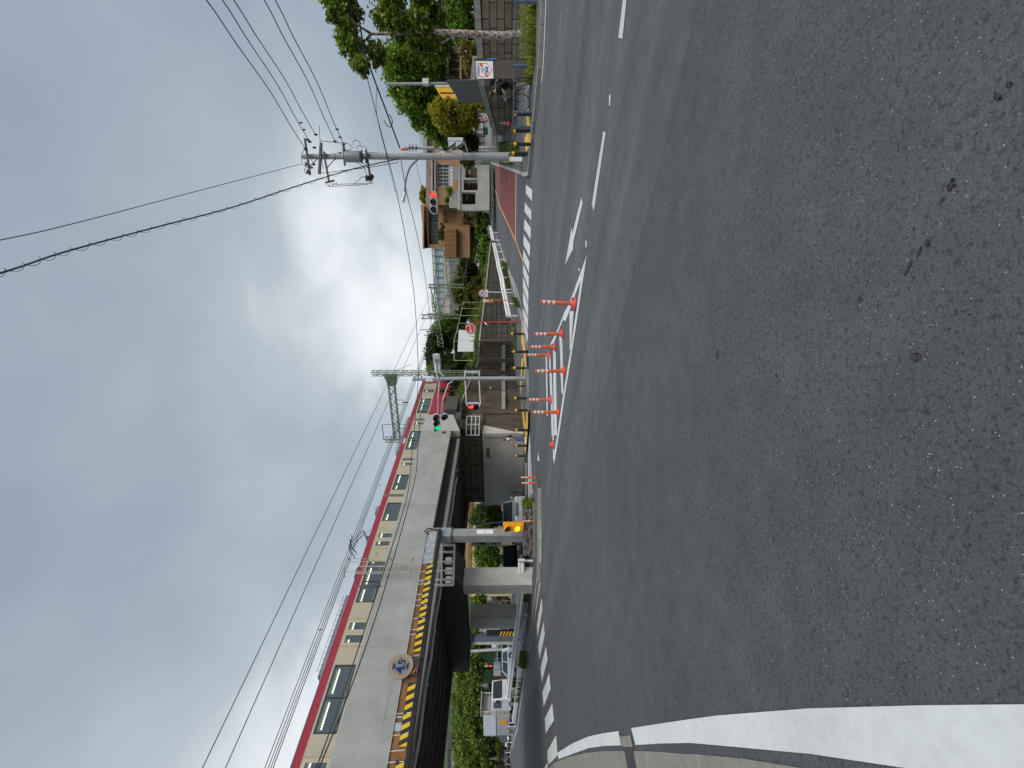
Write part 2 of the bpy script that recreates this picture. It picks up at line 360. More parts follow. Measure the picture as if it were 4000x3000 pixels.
def paintmat(name, col, wear):
    mt = new_mat(name); v = tcoord(); c = ramp(noise(v, 1.3, 5, .6), [(.3, lum(col, .86)), (.7, lum(col, 1.06))])
    c = mix(.35, c, ramp(noise(v, 16, 5, .7), [(.35, lum(col, .75)), (.6, col)])); g = noise(v, 60, 5, .85); big = noise(v, 1.1, 5, .7)
    chip = mathn('MULTIPLY', ramp(g, [(.40-.0*wear, (1, 1, 1)), (.45, (0, 0, 0))]), ramp(big, [(.60-wear*.2, (0.06, .06, .06)), (.72-wear*.15, (1, 1, 1))]))
    c = mix(chip, c, (.075, .076, .08)); track = noise(tcoord((.4, .4, .4), (0, 0, .77)), 2.0, 3); c = mix(mathn('MULTIPLY', ramp(track, [(.5, (0, 0, 0)), (.7, (1, 1, 1))]), .3), c, lum(col, .55))
    bsdf(c, .7, 0, g, .2, .004, .35); MATS[name] = mt; return mt
PAINT = paintmat('road_paint_white', (.55, .575, .58), .35)
YEL = M('yellow_plastic', (.80, .42, .02), .5, .1, 5); BLK = M('black_paint', (.015, .015, .017), .45, .2, 5)
WHT = M('white_enamel', (.74, .75, .76), .35, .05, 3, dirt=.15, dcol=(.3, .28, .25)); ORG = M('orange_plastic', (.62, .115, .03), .5, .18, 7, dirt=.3, dcol=(.25, .07, .03))
REFL = M('reflective_tape', (.62, .60, .60), .35, .15, 30); RED = M('red_paint', (.50, .02, .03), .4, .1, 4)
DARKM = M('dark_steel', (.05, .05, .055), .5, .2, 4, .4); LGREY = M('light_grey_paint', (.50, .53, .56), .4, .08, 3, dirt=.15)
RUBBER = M('black_rubber', (.02, .02, .02), .8, .2, 8); SOILM = M('soil', (.07, .055, .035), .95, .35, 3, bump=.6, bsc=12)
PIPE = M('white_pipe', (.55, .56, .58), .4, .1, 3, dirt=.2)
GLASSD = M('dark_window_glass', (.03, .045, .05), .12, .4, .6, spec=.9)
# ================================================================== the setting: ground, road, paint, pavements
import bmesh
def drape(name, polys, lift, mat, kind='structure', step=.8, parent=None, hf=None, skirt=0, label=None, cat=None, sides_mat=None):
    """polygons given in plan, laid over the terrain at a height above it; optional skirt makes a real kerb step"""
    bm = bmesh.new()
    for P in polys:
        P = [(p[0], p[1]) for p in P]
        D = []
        for i in range(len(P)):
            a, b = P[i], P[(i+1) % len(P)]; n = max(1, int(math.hypot(a[0]-b[0], a[1]-b[1])/step))
            for k in range(n): D.append((a[0]+(b[0]-a[0])*k/n, a[1]+(b[1]-a[1])*k/n))
        area = sum(D[i][0]*D[(i+1) % len(D)][1]-D[(i+1) % len(D)][0]*D[i][1] for i in range(len(D)))
        if area < 0: D.reverse()
        vs = [bm.verts.new((x, y, 0)) for x, y in D]
        f = bm.faces.new(vs); r = bmesh.ops.triangulate(bm, faces=[f]); fs = r['faces']
        for _ in range(7):
            es = [e for e in {e for f in fs for e in f.edges} if e.calc_length() > step*1.6]
            if not es: break
            bmesh.ops.subdivide_edges(bm, edges=es, cuts=1)
            fs = [f for f in bm.faces]; bmesh.ops.triangulate(bm, faces=[f for f in fs if len(f.verts) > 3]); fs = list(bm.faces)
        if skirt:
            be = [e for e in bm.edges if e.is_boundary]
            r = bmesh.ops.extrude_edge_only(bm, edges=be)
            for v in r['geom']:
                if isinstance(v, bmesh.types.BMVert): v.co.z = -1
    for v in bm.verts:
        low = v.co.z < -.5
        z = terr(v.co.x, v.co.y)+(hf(v.co.x, v.co.y) if hf else 0)+lift
        v.co.z = z-skirt if low else z
    bmesh.ops.recalc_face_normals(bm, faces=bm.faces)
    me = bpy.data.meshes.new(name); bm.to_mesh(me); bm.free(); me.materials.append(mat)
    o = bpy.data.objects.new(name, me); C.objects.link(o)
    if parent: o.parent = parent
    return tag(o, label, cat, None, kind)
def G(k, pts, dz=0): return [gnd(*q(k, x, y), dz) for x, y in pts]
# road surface: one sheet following the rise of the side street
xs = np.concatenate([np.arange(-110, 61, 1.0)]); ys = np.arange(-10, 121, 1.0)
vs = [(x, y, terr(x, y)) for y in ys for x in xs]; nx = len(xs)
fs = [(j*nx+i, j*nx+i+1, (j+1)*nx+i+1, (j+1)*nx+i) for j in range(len(ys)-1) for i in range(nx-1)]
MB().add(vs, fs).build('road', ASP, smooth=True, kind='structure', local=True)
EARTH = M('earth_and_grass', (.07, .085, .035), .95, .4, .3, bump=.3)
a, b, c, d, E = -110, 60, -10, 120, 900
MB().add([(a, c, -.05), (b, c, -.05), (b, d, -.05), (a, d, -.05), (-E, -E, -.05), (E, -E, -.05), (E, E, -.05), (-E, E, -.05)],
         [(4, 5, 1, 0), (5, 6, 2, 1), (6, 7, 3, 2), (7, 4, 0, 3)]).build('ground', EARTH, kind='structure', local=True)
# ---- painted markings
LF = .008
z_ = [[(1978, 1055), (1988, 1200), (1918, 1275), (1916, 1165)], [(1950, 825), (1962, 945), (1903, 1043), (1896, 935)], [(1928, 607), (1938, 720), (1888, 850), (1880, 745)],
      [(1905, 412), (1916, 510), (1874, 672), (1866, 570)], [(1887, 235), (1896, 330), (1857, 508), (1848, 415)], [(1872, 68), (1880, 150), (1843, 355), (1838, 270)]]
zl = [G('C1', p) for p in z_]+[G('C2', [(2030, 965), (2033, 1040), (1998, 1225), (1998, 1106)]), G('C2', [(2012, 780), (2015, 860), (1977, 1090), (1974, 1000)]), G('C1', [(1922, 1240), (1926, 1262), (1890, 1330), (1880, 1310)])]
drape('crosswalk_marking', zl, LF, PAINT)
zr = [G('C6', [(1760, 592), (1805, 628), (1803, 710), (1760, 655)])]
for p in [[(1353, 100), (1415, 178), (1415, 272), (1352, 190)], [(1350, 255), (1410, 345), (1408, 455), (1345, 352)], [(1343, 405), (1405, 510), (1400, 622), (1340, 505)],
          [(1340, 550), (1397, 672), (1394, 780), (1335, 642)], [(1337, 680), (1392, 820), (1390, 930), (1335, 775)], [(1337, 815), (1388, 960), (1387, 1065), (1335, 910)], [(1338, 945), (1385, 1085), (1383, 1200), (1335, 1040)]]:
    zr.append(G('C5', p))
for p in [[(1425, 28), (1470, 110), (1468, 200), (1425, 80)], [(1426, 115), (1468, 215), (1465, 305), (1426, 190)], [(1430, 215), (1465, 330), (1466, 415), (1432, 310)]]: zr.append(G('C4', p))
drape('crosswalk_marking', zr, LF, PAINT)
PAINTW = paintmat('road_paint_worn', (.50, .51, .50), 1.0)
drape('lane_line', [G('F', [(2453.5, -40), (2440, -40), (2417.4, 147), (2433.6, 152)]), G('F', [(2358.6, 512.7), (2368, 517), (2322, 824), (2313, 800)]),
    G('C8', [(507, 388), (514, 392), (511, 436), (506, 434)]), G('C8', [(409, 988), (415, 992), (414, 1019), (409, 1017)]), G('C5', [(1870, 728), (1884, 735), (1880, 760), (1866, 752)])], LF, PAINTW)
drape('arrow_marking', [G('C5', [(1742, 695), (1805, 338), (1812, 400), (1898, 50), (1910, 110), (1820, 480), (1818, 545)])], LF, PAINT)
def band(k1, A, k2, B): return G(k1, A)+G(k2, B)[::-1]
gore = []
near_o = [q('C5', 1953, 588), q('C4', 1925, 0), q('C4', 1850, 490), q('C4', 1790, 850), q('C4', 1735, 1217), q('C3', 1915, 805)]
near_i = [q('C5', 1890, 850), q('C4', 1906, 0), q('C4', 1834, 490), q('C4', 1774, 850), q('C4', 1720, 1217), q('C3', 1908, 740)]
gore.append([gnd(*p) for p in near_o]+[gnd(*p) for p in near_i[::-1]])
gore.append(G('C5', [(1948, 610), (1890, 850), (1745, 1240), (1722, 1229), (1870, 830)]))
gore.append([gnd(*q('C4', *p)) for p in [(1850, 30), (1880, 20), (1790, 180), (1765, 230), (1690, 420), (1655, 440), (1725, 300), (1785, 150)]])
gore += [G('C4', [(1828, 145), (1863, 145), (1836, 500), (1828, 480)]), G('C4', [(1738, 355), (1765, 355), (1773, 860), (1757, 840)]), G('C4', [(1683, 455), (1706, 455), (1718, 1217), (1690, 1217)]),
         G('C4', [(1647, 520), (1660, 520), (1684, 1217), (1672, 1217)]), G('C4', [(1620, 535), (1632, 535), (1638, 1050), (1628, 1050)]),
         G('C3', [(1880, 0), (1893, 0), (1916, 790), (1906, 760)]), G('C3', [(1968, 0), (1992, 0), (1990, 190), (1982, 200)])]
drape('channelising_lines', gore[:4]+gore[4:], LF, PAINT, step=.6)
drape('channelising_lines', [G('E4', [(1497, 1210), (1530, 1475), (1475, 1475)]), [gnd(*p) for p in (q('D4', 1945, 0), q('D4', 1975, 0), q('D4', 2008, 400), q('D4', 2018, 1000), q('D4', 2012, 1659), q('D4', 2000, 1659), q('D4', 2006, 1000), q('D4', 1992, 400))],
    G('D4', [(1890, 0), (1915, 0), (1898, 265), (1885, 265)]), [gnd(*p) for p in (q('C2', 2020, 600), q('C2', 2013, 690), q('C2', 1995, 780), q('C2', 1975, 975), q('C2', 1968, 975), q('C2', 1985, 780), q('C2', 2006, 650))]], LF, PAINT)
drape('crosswalk_marking', [[gnd(*p) for p in (q('E4', 1238, 595), q('E4', 1255, 700), q('D4', 1765, 0), q('D4', 1760, 280), q('D4', 1742, 280), q('D4', 1735, 0), q('E4', 1200, 1475))],
    [gnd(*p) for p in (q('E4', 1262, 890), q('E4', 1275, 1000), q('D4', 1795, 0), q('D4', 1780, 285), q('D4', 1772, 285), q('D4', 1780, 0))],
    [gnd(*p) for p in (q('E4', 1275, 1195), q('E4', 1290, 1475), q('D4', 1818, 0), q('D4', 1805, 285), q('D4', 1792, 285), q('D4', 1805, 0))],
    [gnd(*p) for p in (q('D4', 1832, 30), q('D4', 1842, 150), q('D4', 1828, 290), q('D4', 1815, 290))]], LF, PAINT, step=.6)
# broad white edge line at the near left, gutter stones and the drain
up = [(2178.6, 2940), (2235, 2905), (2300.7, 2876.8), (2360, 2864), (2418, 2855.7)]; lo = [(2183, 2965.7), (2240, 2944), (2300.7, 2922), (2360, 2914), (2427, 2911)]
up2 = [(2468, 2844), (2587, 2825.5), (2700, 2809), (2803, 2795), (3164, 2767), (3600, 2755), (4300, 2748)]; lo2 = [(2484.6, 2910), (2587, 2904), (2700, 2902), (2803, 2911), (3164, 2944), (3544, 3000), (4300, 3180)]
drape('edge_line', [[gnd(*p) for p in up]+[gnd(*p) for p in lo[::-1]], [gnd(*p) for p in up2]+[gnd(*p) for p in lo2[::-1]]], LF, PAINT, step=.4)
ce = [(2130, 3010), (2168, 2979), (2220, 2958), (2288.6, 2941.5), (2361, 2934), (2440, 2934), (2520, 2934), (2602, 2938.5), (2662, 2944.5), (2720, 2946), (2900, 2962), (3200, 3010), (3700, 3090), (4300, 3260)]
cE = [gnd(*p) for p in ce]
GUT = concrete('gutter_exposed_aggregate', (.20, .195, .175), .25, 2.0)
outer = [V((p.x-1.6-.25*max(0, 6-p.y), p.y-.2-.9*ss(p.y, 2, 9), 0)) for p in cE]
drape('kerb_gutter', [list(cE)+outer[::-1]], .010, GUT, step=.3)
dr = [gnd(*p) for p in ((2440, 2917), (2476, 2918), (2490, 3010), (2456, 3010))]
o_ = drape('drain_grate', [dr], .014, DARKM, kind=None, step=.3, skirt=.03, label='dark iron drain grate in the gutter beside the broad white line', cat='drain')
drape('drain_frame', [[gnd(*p) for p in ((2424, 2878), (2466, 2872), (2476, 2918), (2440, 2917), (2428, 2912))]], .012, GUT, step=.3)
# cracks and tar spots with a shape of their own on the near asphalt
TAR = M('tar_patch', (.026, .026, .029), .85, .3, 20, bump=.6, bsc=50)
def blotch(k, x, y, rx, ry, n=30, a=0):
    rx *= .8; ry *= .85
    P = []
    for i in range(n):
        r = 1+random.uniform(-.6, .35); aa = 2*PI*i/n; dx, dy = rx*r*math.cos(aa), ry*r*math.sin(aa)
        P.append(gnd(*q(k, x+dx*math.cos(a)-dy*math.sin(a), y+dx*math.sin(a)+dy*math.cos(a))))
    return P
bl = [blotch('C8', 1915, 765, 14, 34, a=.5), blotch('C8', 2110, 395, 22, 22), blotch('C8', 2155, 345, 14, 18), blotch('C8', 1765, 1470, 30, 22), blotch('C8', 950, 1460, 7, 22), blotch('C8', 1820, 1000, 16, 16),
      blotch('C8', 1740, 1100, 8, 34, a=.5), blotch('C8', 1540, 1230, 9, 12), blotch('C8', 1195, 1545, 6, 9), blotch('C8', 1785, 1035, 8, 30, a=.5), blotch('C8', 1880, 820, 6, 16, a=.4)]
drape('tar_stains', bl, .005, TAR, step=.5)
PATCH = M('asphalt_patch', (.10, .095, .095), .9, .2, 6, bump=.5, bsc=60)
drape('road_patch', [[gnd(2100+x*.15072, y*.15072) for x, y in ((632, 210), (655, 350), (645, 640), (630, 950), (600, 1100), (548, 1265), (545, 950), (560, 640), (590, 350))]], .005, PATCH)
cp = [(865, 40), (855, 110), (830, 200), (812, 300), (790, 420), (750, 560), (715, 690), (672, 855), (640, 960), (615, 1080), (595, 1180), (570, 1280), (540, 1390), (520, 1480), (500, 1570)]
cm = [gnd(*q('C8', *p)) for p in cp]; cr = []
for i in range(len(cm)-1):
    a, b = cm[i], cm[i+1]; dd = (b-a).normalized(); nn = V((-dd.y, dd.x, 0))*.0035
    k = 7
    for j in range(k):
        p = a.lerp(b, j/k)+nn*random.uniform(-3, 3); r = a.lerp(b, (j+random.uniform(.5, .95))/k)+nn*random.uniform(-3, 3); cr.append([p-nn, r-nn, r+nn, p+nn])
drape('road_crack', cr, .005, TAR)
# side street: red surfacing, orange centre line, white lines
REDP = asphalt('red_surfacing', (.17, .052, .045), .15)
redpx = [q('D1', 1730, 1130), q('D2', 1720, 0), q('D2', 1712, 590), q('D2', 1640, 420), q('D2', 1560, 220), q('D2', 1462, 0), q('D1', 1410, 1500), q('D1', 1392, 1250), q('D1', 1392, 1010), q('D1', 1560, 1070)]
redg = [gnd(*p) for p in redpx]; drape('red_pavement', [redg], .006, REDP)
OL = M('road_paint_orange', (.75, .30, .06), .6, .1, 3)
ol = [q('D2', 1850, 940), q('D2', 1785, 770), q('D2', 1722, 590), q('D2', 1645, 420), q('D2', 1570, 250), q('D2', 1450, 0)]
def ribbon(px, w, lift=0): 
    g_ = [gnd(*p) for p in px]; out_ = []
    for i in range(len(g_)-1):
        a, b = g_[i], g_[i+1]; dd = V((b.x-a.x, b.y-a.y, 0)).normalized(); nn = V((-dd.y, dd.x, 0))*w/2; out_.append([a-nn, b-nn, b+nn, a+nn])
    return out_
drape('centre_line', ribbon(ol, .14), .011, OL)
wl = [q('D2', 1450, 0), q('D1', 1400, 1450), q('D1', 1330, 1190), q('D1', 1245, 950)]
drape('centre_line', ribbon(wl, .16)+ribbon([q('D1', 1725, 1130), q('D1', 1722, 1659), q('D2', 1716, 590)], .30), LF, PAINT)
# thin white line along the right kerb and the line along the left pavement
drape('edge_line', ribbon([(2135, -40), (2131, 60), (2123, 250), (2116, 320)], .15), LF, PAINT)
drape('edge_line', ribbon([(2102, 2330), (2088, 2420), (2060, 2560), (2040, 2700), (2022, 2842), (1990, 3000)], .15)+ribbon([(2000, 1080), (2028, 1160), (2052, 1260)], .12), LF, PAINT)
# ---- pavements with kerbs
WALK = asphalt('footpath_asphalt', (.095, .095, .10), .2); KERB = concrete('kerb_concrete', (.34, .33, .30), .35, 1.5)
KH = .13
A_px = [(1890, 655), (1905, 750), (1917, 800), (1948, 941), (1992, 1063), (2045, 1250), (2062, 1376), (2067, 1512), (2068, 1600), (2065, 1654), (2061, 1722), (2057, 1800), (2058, 1947), (2056, 2060)]
A_f = [gnd(*p) for p in A_px]
backA = [W(s, -20.3, 0) for s in (75, 60, 45, 36, 30, 27.9)]+[W(27.9, -33, 0)]
PA = [(p.x, p.y) for p in A_f]+[(A_f[-1].x-3, A_f[-1].y+2)]+[(p.x, p.y) for p in backA[::-1]]
drape('pavement', [PA], KH, WALK, skirt=.25)
def kerb(name, line, h=KH+.012, w=.16, inner=1, joint=.6):
    """a run of kerb stones along a plan line"""
    mb = MB(); P = [V((p.x, p.y, 0)) for p in line]; acc = 0
    for a, b in zip(P, P[1:]):
        ln = (b-a).length; n = max(1, round(ln/joint)); d_ = (b-a).normalized(); nn = V((-d_.y, d_.x, 0))*inner
        for k in range(n):
            p = a.lerp(b, k/n)+d_*.008; r = a.lerp(b, (k+1)/n)-d_*.008
            za, zb = terr(p.x, p.y), terr(r.x, r.y)
            o1 = -nn*.012; o2 = nn*w
            mb.add([p+o1+V((0, 0, za-.1)), r+o1+V((0, 0, zb-.1)), r+o2+V((0, 0, zb-.1)), p+o2+V((0, 0, za-.1)), p+o1+V((0, 0, za+h)), r+o1+V((0, 0, zb+h)), r+o2+V((0, 0, zb+h)), p+o2+V((0, 0, za+h))],
                   [(3, 2, 1, 0), (4, 5, 6, 7), (0, 1, 5, 4), (1, 2, 6, 5), (2, 3, 7, 6), (3, 0, 4, 7)])
    return mb.build(name, KERB, kind='structure', local=True)
kerb('kerb', A_f[1:], inner=1)
# right-hand pavement
B_px = [(2131, -60), (2130, 0), (2115.5, 271), (2099.7, 429.5), (2088, 520), (2082, 590), (2077, 640), (2072.6, 684.5), (2060, 689), (2019.5, 672), (1957, 651), (1925, 640), (1905, 635)]
B_f = [gnd(*p) for p in B_px]
PB = [(p.x, p.y) for p in B_f]+[(B_f[-1].x+4, B_f[-1].y+2), (34, 42), (40, 30), (34, 12)]
drape('pavement', [PB], KH, WALK, skirt=.25)
kerb('kerb', B_f, inner=-1)
# left-hand pavement strip along the road that turns under the bridge, with the island
Cp = [(2113, 1905), (2112.5, 2000), (2112, 2100), (2109, 2250), (2097, 2335), (2072, 2480), (2050, 2600), (2030, 2720), (2012, 2860), (1996, 2960)]
C_f = [gnd(*p) for p in Cp]
def offs(line, w):
    o_ = []
    for i, p in enumerate(line):
        a, b = line[max(0, i-1)], line[min(len(line)-1, i+1)]; d_ = V((b.x-a.x, b.y-a.y, 0)).normalized(); o_.append(V((p.x+d_.y*w, p.y-d_.x*w, 0)))
    return o_
sgn = 1 if offs(C_f, 1)[3].y > C_f[3].y else -1
C_b = offs(C_f, 1.5*sgn)
drape('pavement', [[(p.x, p.y) for p in C_f]+[(p.x, p.y) for p in C_b[::-1]]], KH, WALK, skirt=.25)
kerb('kerb', C_f, inner=sgn if True else 1)
# yellow tactile strips
TACT = M('tactile_yellow', (.62, .38, .04), .7, .15, 4, bump=.5, bsc=30, dirt=.3, dcol=(.2, .14, .04))
KL = KH+.006
drape('tactile_paving', [G('E4', [(1012, 0), (1060, 0), (1145, 525), (1190, 525), (1180, 640), (1165, 900), (1150, 1120), (1122, 1290), (1092, 1130), (1095, 1000), (1140, 900), (1105, 640), (1085, 560)], KL),
    G('E4', [(1145, 60), (1200, 60), (1190, 525), (1140, 540)], KL), G('E3', [(1940, 0), (1972, 0), (1930, 480), (1912, 480)], KL), G('E3', [(1990, 0), (2018, 0), (1998, 280), (1985, 280)], KL),
    G('E3', [(1915, 490), (1932, 490), (1922, 620), (1916, 600)], KL), G('E3', [(1928, 740), (1940, 800), (1985, 1180), (1965, 1150)], KL), G('E3', [(2018, 815), (2032, 1000), (2030, 1220), (2008, 1220)], KL),
    G('C4', [(1412, 275), (1425, 340), (1448, 500), (1452, 640), (1440, 640), (1425, 500), (1405, 400)], KL)], KL, TACT, step=.5)
drape('tactile_paving', [G('D1', [(1895, 100), (1930, 100), (1960, 400), (1900, 400)], KL), G('D1', [(1925, 480), (1955, 490), (1968, 600), (1955, 700), (1925, 740), (1890, 800), (1868, 700), (1862, 580), (1890, 520)], KL)], KL, TACT, step=.5)
# ================================================================== railway embankment, walls
def wtop(s):      # height of the retaining wall's top along the railway
    ps = WT
    if s <= ps[0][0]: return ps[0][1]
    for (a, za), (b, zb) in zip(ps, ps[1:]):
        if s <= b: return za+(zb-za)*(s-a)/(b-a)
    return ps[-1][1]
WT = []
for x, y in [(1804.5, 1694), (1804.5, 1615), (1805.7, 1567), (1871, 1413.6), (1872, 1350), (1886, 1250), (1902, 1100), (1919, 953), (1922, 900)]:
    p = pl(x, y, -20.0); WT.append((st(p.x, p.y)[0], p.z))
WALLM = concrete('old_retaining_concrete', (.105, .085, .066), .85, .7, (.022, .018, .014))
BANKM0 = M('bank_soil', (.055, .07, .025), .95, .4, 1.2, bump=.8, bsc=8)
STONEM = blockwall('old_blockwork', math.atan2(.871, .492), (.085, .075, .064), (.06, .054, .046), (.018, .016, .014), 1.1, .42, .03, .75)
def wall_run(mb, s0, s1, t, th, ztop, zbot, n=30):
    for k in range(n):
        a = s0+(s1-s0)*k/n; b = s0+(s1-s0)*(k+1)/n
        vs = [W(a, t, zbot(a)), W(b, t, zbot(b)), W(b, t-th, zbot(b)), W(a, t-th, zbot(a)), W(a, t, ztop(a)), W(b, t, ztop(b)), W(b, t-th, ztop(b)), W(a, t-th, ztop(a))]
        mb.add(vs, [(3, 2, 1, 0), (4, 5, 6, 7), (0, 1, 5, 4), (2, 3, 7, 6)]+([(3, 0, 4, 7)] if k == 0 else [])+([(1, 2, 6, 5)] if k == n-1 else []))
tz = lambda s, t=-20: terr(*W(s, t, 0)[:2])
rw = empty('retaining_wall', W(36, -20, tz(36)), 'long dark stained retaining wall below the railway bank behind the black bollards', 'retaining wall')
s_mid = s_at(1617, -20)
mb = MB(); wall_run(mb, 27.9, s_mid+.05, -20, .5, wtop, lambda s: tz(s)-.3, 8); mb.build('concrete_face', WALLM, rw)
# past the bridge the wall leaves the track and follows the back of the pavement up the side street
WP = []      # (picture row, foot, head)
for y, t, xt in ((1617, -20, 1804.5), (1567, -19.4, 1806), (1520, -18.6, 1825), (1470, -17.6, 1847), (1430, -16.6, 1864), (1413, -16.1, 1871), (1362, -14.7, 1873), (1330, -13.9, 1876), (1280, -13.2, 1881)):
    p = W(s_at(y, t), t, 0); WP.append((y, V((p.x, p.y, terr(p.x, p.y)+KH)), at(xt, y, p.y)))
for x, y, xt in ((1993, 1235, 1888), (1972, 1130, 1900), (1950, 1020, 1911), (1930, 930, 1920), (1914, 862, 1924), (1905, 815, 1926)):
    g_ = gnd(x, y, KH); WP.append((y, g_, at(xt, y, g_.y)))
F1, F2, CP1, FILL = MB(), MB(), MB(), MB()
def wnorm(a, b): n_ = V((-(b.y-a.y), b.x-a.x, 0)).normalized(); return n_ if n_.dot(V((a.x, a.y, 0))) > 0 else -n_
for (ya, a0, d), (yb, b0, c) in zip(WP, WP[1:]):
    a, b = a0-V((0, 0, .3)), b0-V((0, 0, .3)); n_ = wnorm(a, b); tgt = F1 if yb >= 1330 else F2
    tgt.add([a, b, b+n_*.4, a+n_*.4, d, c, c+n_*.4, d+n_*.4], [(3, 2, 1, 0), (4, 5, 6, 7), (0, 1, 5, 4), (1, 2, 6, 5), (2, 3, 7, 6), (3, 0, 4, 7)])
    u1, u2 = V((0, 0, .002)), V((0, 0, .12)); f_ = -n_*.05; CP1.add([d+u1+f_, c+u1+f_, c+n_*.45+u1, d+n_*.45+u1, d+u2+f_, c+u2+f_, c+n_*.45+u2, d+n_*.45+u2], [(3, 2, 1, 0), (4, 5, 6, 7), (0, 1, 5, 4), (1, 2, 6, 5), (2, 3, 7, 6), (3, 0, 4, 7)])
    sc1, sd1 = s_at(yb, -20.6), s_at(ya, -20.6); FILL.quad(d+n_*.2, c+n_*.2, W(sc1, -20.6, wtop(sc1)), W(sd1, -20.6, wtop(sd1)))
F1.build('concrete_face', WALLM, rw); F2.build('blockwork_face', STONEM, rw); CP1.build('coping', CONC, rw); FILL.build('bank_shoulder', BANKM0, kind='structure', local=True)
def wall_at(y):
    for (ya, a, d), (yb, b, c) in zip(WP, WP[1:]):
        if ya >= y >= yb: k = (ya-y)/(ya-yb); return a.lerp(b, k), d.lerp(c, k), (b-a).normalized(), -wnorm(a, b)
for y in (1610, 1455, 1404, 1335):
    a, d, tg, n_ = wall_at(y); tg = V((tg.x, tg.y, 0)).normalized(); MB().add([a-tg*.2, a+tg*.2, a+tg*.2+n_*.12, a-tg*.2+n_*.12, d-tg*.2, d+tg*.2, d+tg*.2+n_*.12, d-tg*.2+n_*.12], [(3, 2, 1, 0), (4, 5, 6, 7), (0, 1, 5, 4), (1, 2, 6, 5), (2, 3, 7, 6), (3, 0, 4, 7)]).build('pilaster', WALLM, rw)
for ya, yb in ((1600, 1530), (1525, 1465), (1448, 1410), (1398, 1345)):
    a, _, _, n_ = wall_at(ya); b, _, _, _ = wall_at(yb); za0, za1 = at(1974, ya, a.y).z, at(1960, ya, a.y).z; zb0, zb1 = at(1974, yb, b.y).z, at(1960, yb, b.y).z; o1 = n_*.09; o0 = -n_*.05
    MB().add([V((a.x, a.y, za0))+o0, V((b.x, b.y, zb0))+o0, V((b.x, b.y, zb0))+o1, V((a.x, a.y, za0))+o1, V((a.x, a.y, za1))+o0, V((b.x, b.y, zb1))+o0, V((b.x, b.y, zb1))+o1, V((a.x, a.y, za1))+o1], [(3, 2, 1, 0), (4, 5, 6, 7), (0, 1, 5, 4), (1, 2, 6, 5), (2, 3, 7, 6), (3, 0, 4, 7)]).build('course_band', CONC, rw)
pp = wall_at(1518)[0]; pp = at(1917, 1518, pp.y-.02); MB().tube([pp, pp+DT*.12], .06, 12).build('weep_pipe', PIPE, rw)
# bank and trackbed
TB = 6.75
vs, fs = [], []; ss_ = list(np.arange(27.9, 112, 1.4)); tt_ = [-20.4, -21.0, -21.7, -22.4, -23.2, -24]
for s in ss_:
    for j, t in enumerate(tt_):
        k = j/(len(tt_)-1); z = wtop(s)+.03+(TB-wtop(s)-.05)*(k**.75)+random.uniform(-.12, .12)*(0 < j < 5)
        vs.append(W(s, t, z))
nt_ = len(tt_)
for i in range(len(ss_)-1):
    for j in range(nt_-1): a = i*nt_+j; fs.append((a, a+1, a+nt_+1, a+nt_))
GRM = leafmat('grass_bank', (.045, .08, .012), (.13, .20, .028), (.25, .25, .05))
BANKM = M('bank_soil', (.055, .07, .025), .95, .4, 1.2, bump=.8, bsc=8)
MB().add(vs, fs).build('embankment', BANKM, smooth=True, kind='structure', local=True)
BALL = M('ballast', (.16, .14, .12), .95, .35, 9, bump=.9, bsc=30)
MB().tbox(31.5, 112, -24, -29.8, -0.5, TB).build('trackbed', BALL, kind='structure', local=True)
MB().tbox(-25, 31.4, -19.6, -29.2, 6.55, 6.72).build('trackbed', BALL, kind='structure', local=True)
def blades(name, pts, mat, h=(.15, .45), w=.02, label=None, lean=.5):
    """grass tufts: pts is a list of ground points"""
    n = len(pts); rng = np.random.default_rng(len(pts)); P = np.array([tuple(p) for p in pts])
    a = rng.uniform(0, 2*PI, n); hh = rng.uniform(h[0], h[1], n); ln = rng.uniform(0, lean, n)
    dx, dy = np.cos(a), np.sin(a); wd = w*rng.uniform(.6, 1.5, n)
    v0 = P+np.stack([-dy*wd, dx*wd, np.zeros(n)-.03], 1); v1 = P+np.stack([dy*wd, -dx*wd, np.zeros(n)-.03], 1)
    mid = P+np.stack([dx*ln*hh*.3, dy*ln*hh*.3, hh*.6], 1); tip = P+np.stack([dx*ln*hh, dy*ln*hh, hh], 1)
    m0 = mid+np.stack([-dy*wd*.7, dx*wd*.7, np.zeros(n)], 1); m1 = mid+np.stack([dy*wd*.7, -dx*wd*.7, np.zeros(n)], 1)
    vs = np.stack([v0, v1, m1, m0, tip], 1).reshape(-1, 3); f = []
    me = bpy.data.meshes.new(name); f = [x for i in range(n) for x in ((5*i, 5*i+1, 5*i+2, 5*i+3), (5*i+3, 5*i+2, 5*i+4))]
    me.from_pydata(vs.tolist(), [], f); me.materials.append(mat); o = bpy.data.objects.new(name, me); C.objects.link(o)
    return tag(o, label, 'grass', None, 'stuff')
rg = random.Random(3); P = []
for _ in range(26000):
    s = 27.9+84*rg.random()**1.5; k = rg.random(); t = -20.4-3.6*k
    dens = noise_ = math.sin(s*1.7+t*2)+math.sin(s*.6-t*1.3)
    if dens < -1.0 and rg.random() < .6: continue
    P.append(W(s, t, wtop(s)+(TB-wtop(s))*(k**.75)))
for _ in range(5200):
    s = 29+60*rg.random()**1.4; P.append(W(s, -20.15-rg.random()*.35, wtop(s)+.02))
for _ in range(9000):
    k = rg.randrange(3, len(WP)-3); ya, yb = WP[k][0], WP[k+1][0]; u, v_ = rg.random(), rg.random()**1.5; top_ = WP[k][2].lerp(WP[k+1][2], u); sc1 = s_at(ya+(yb-ya)*u, -20.6); P.append(top_.lerp(W(sc1, -20.6, wtop(sc1)), v_)+V((0, 0, .02)))
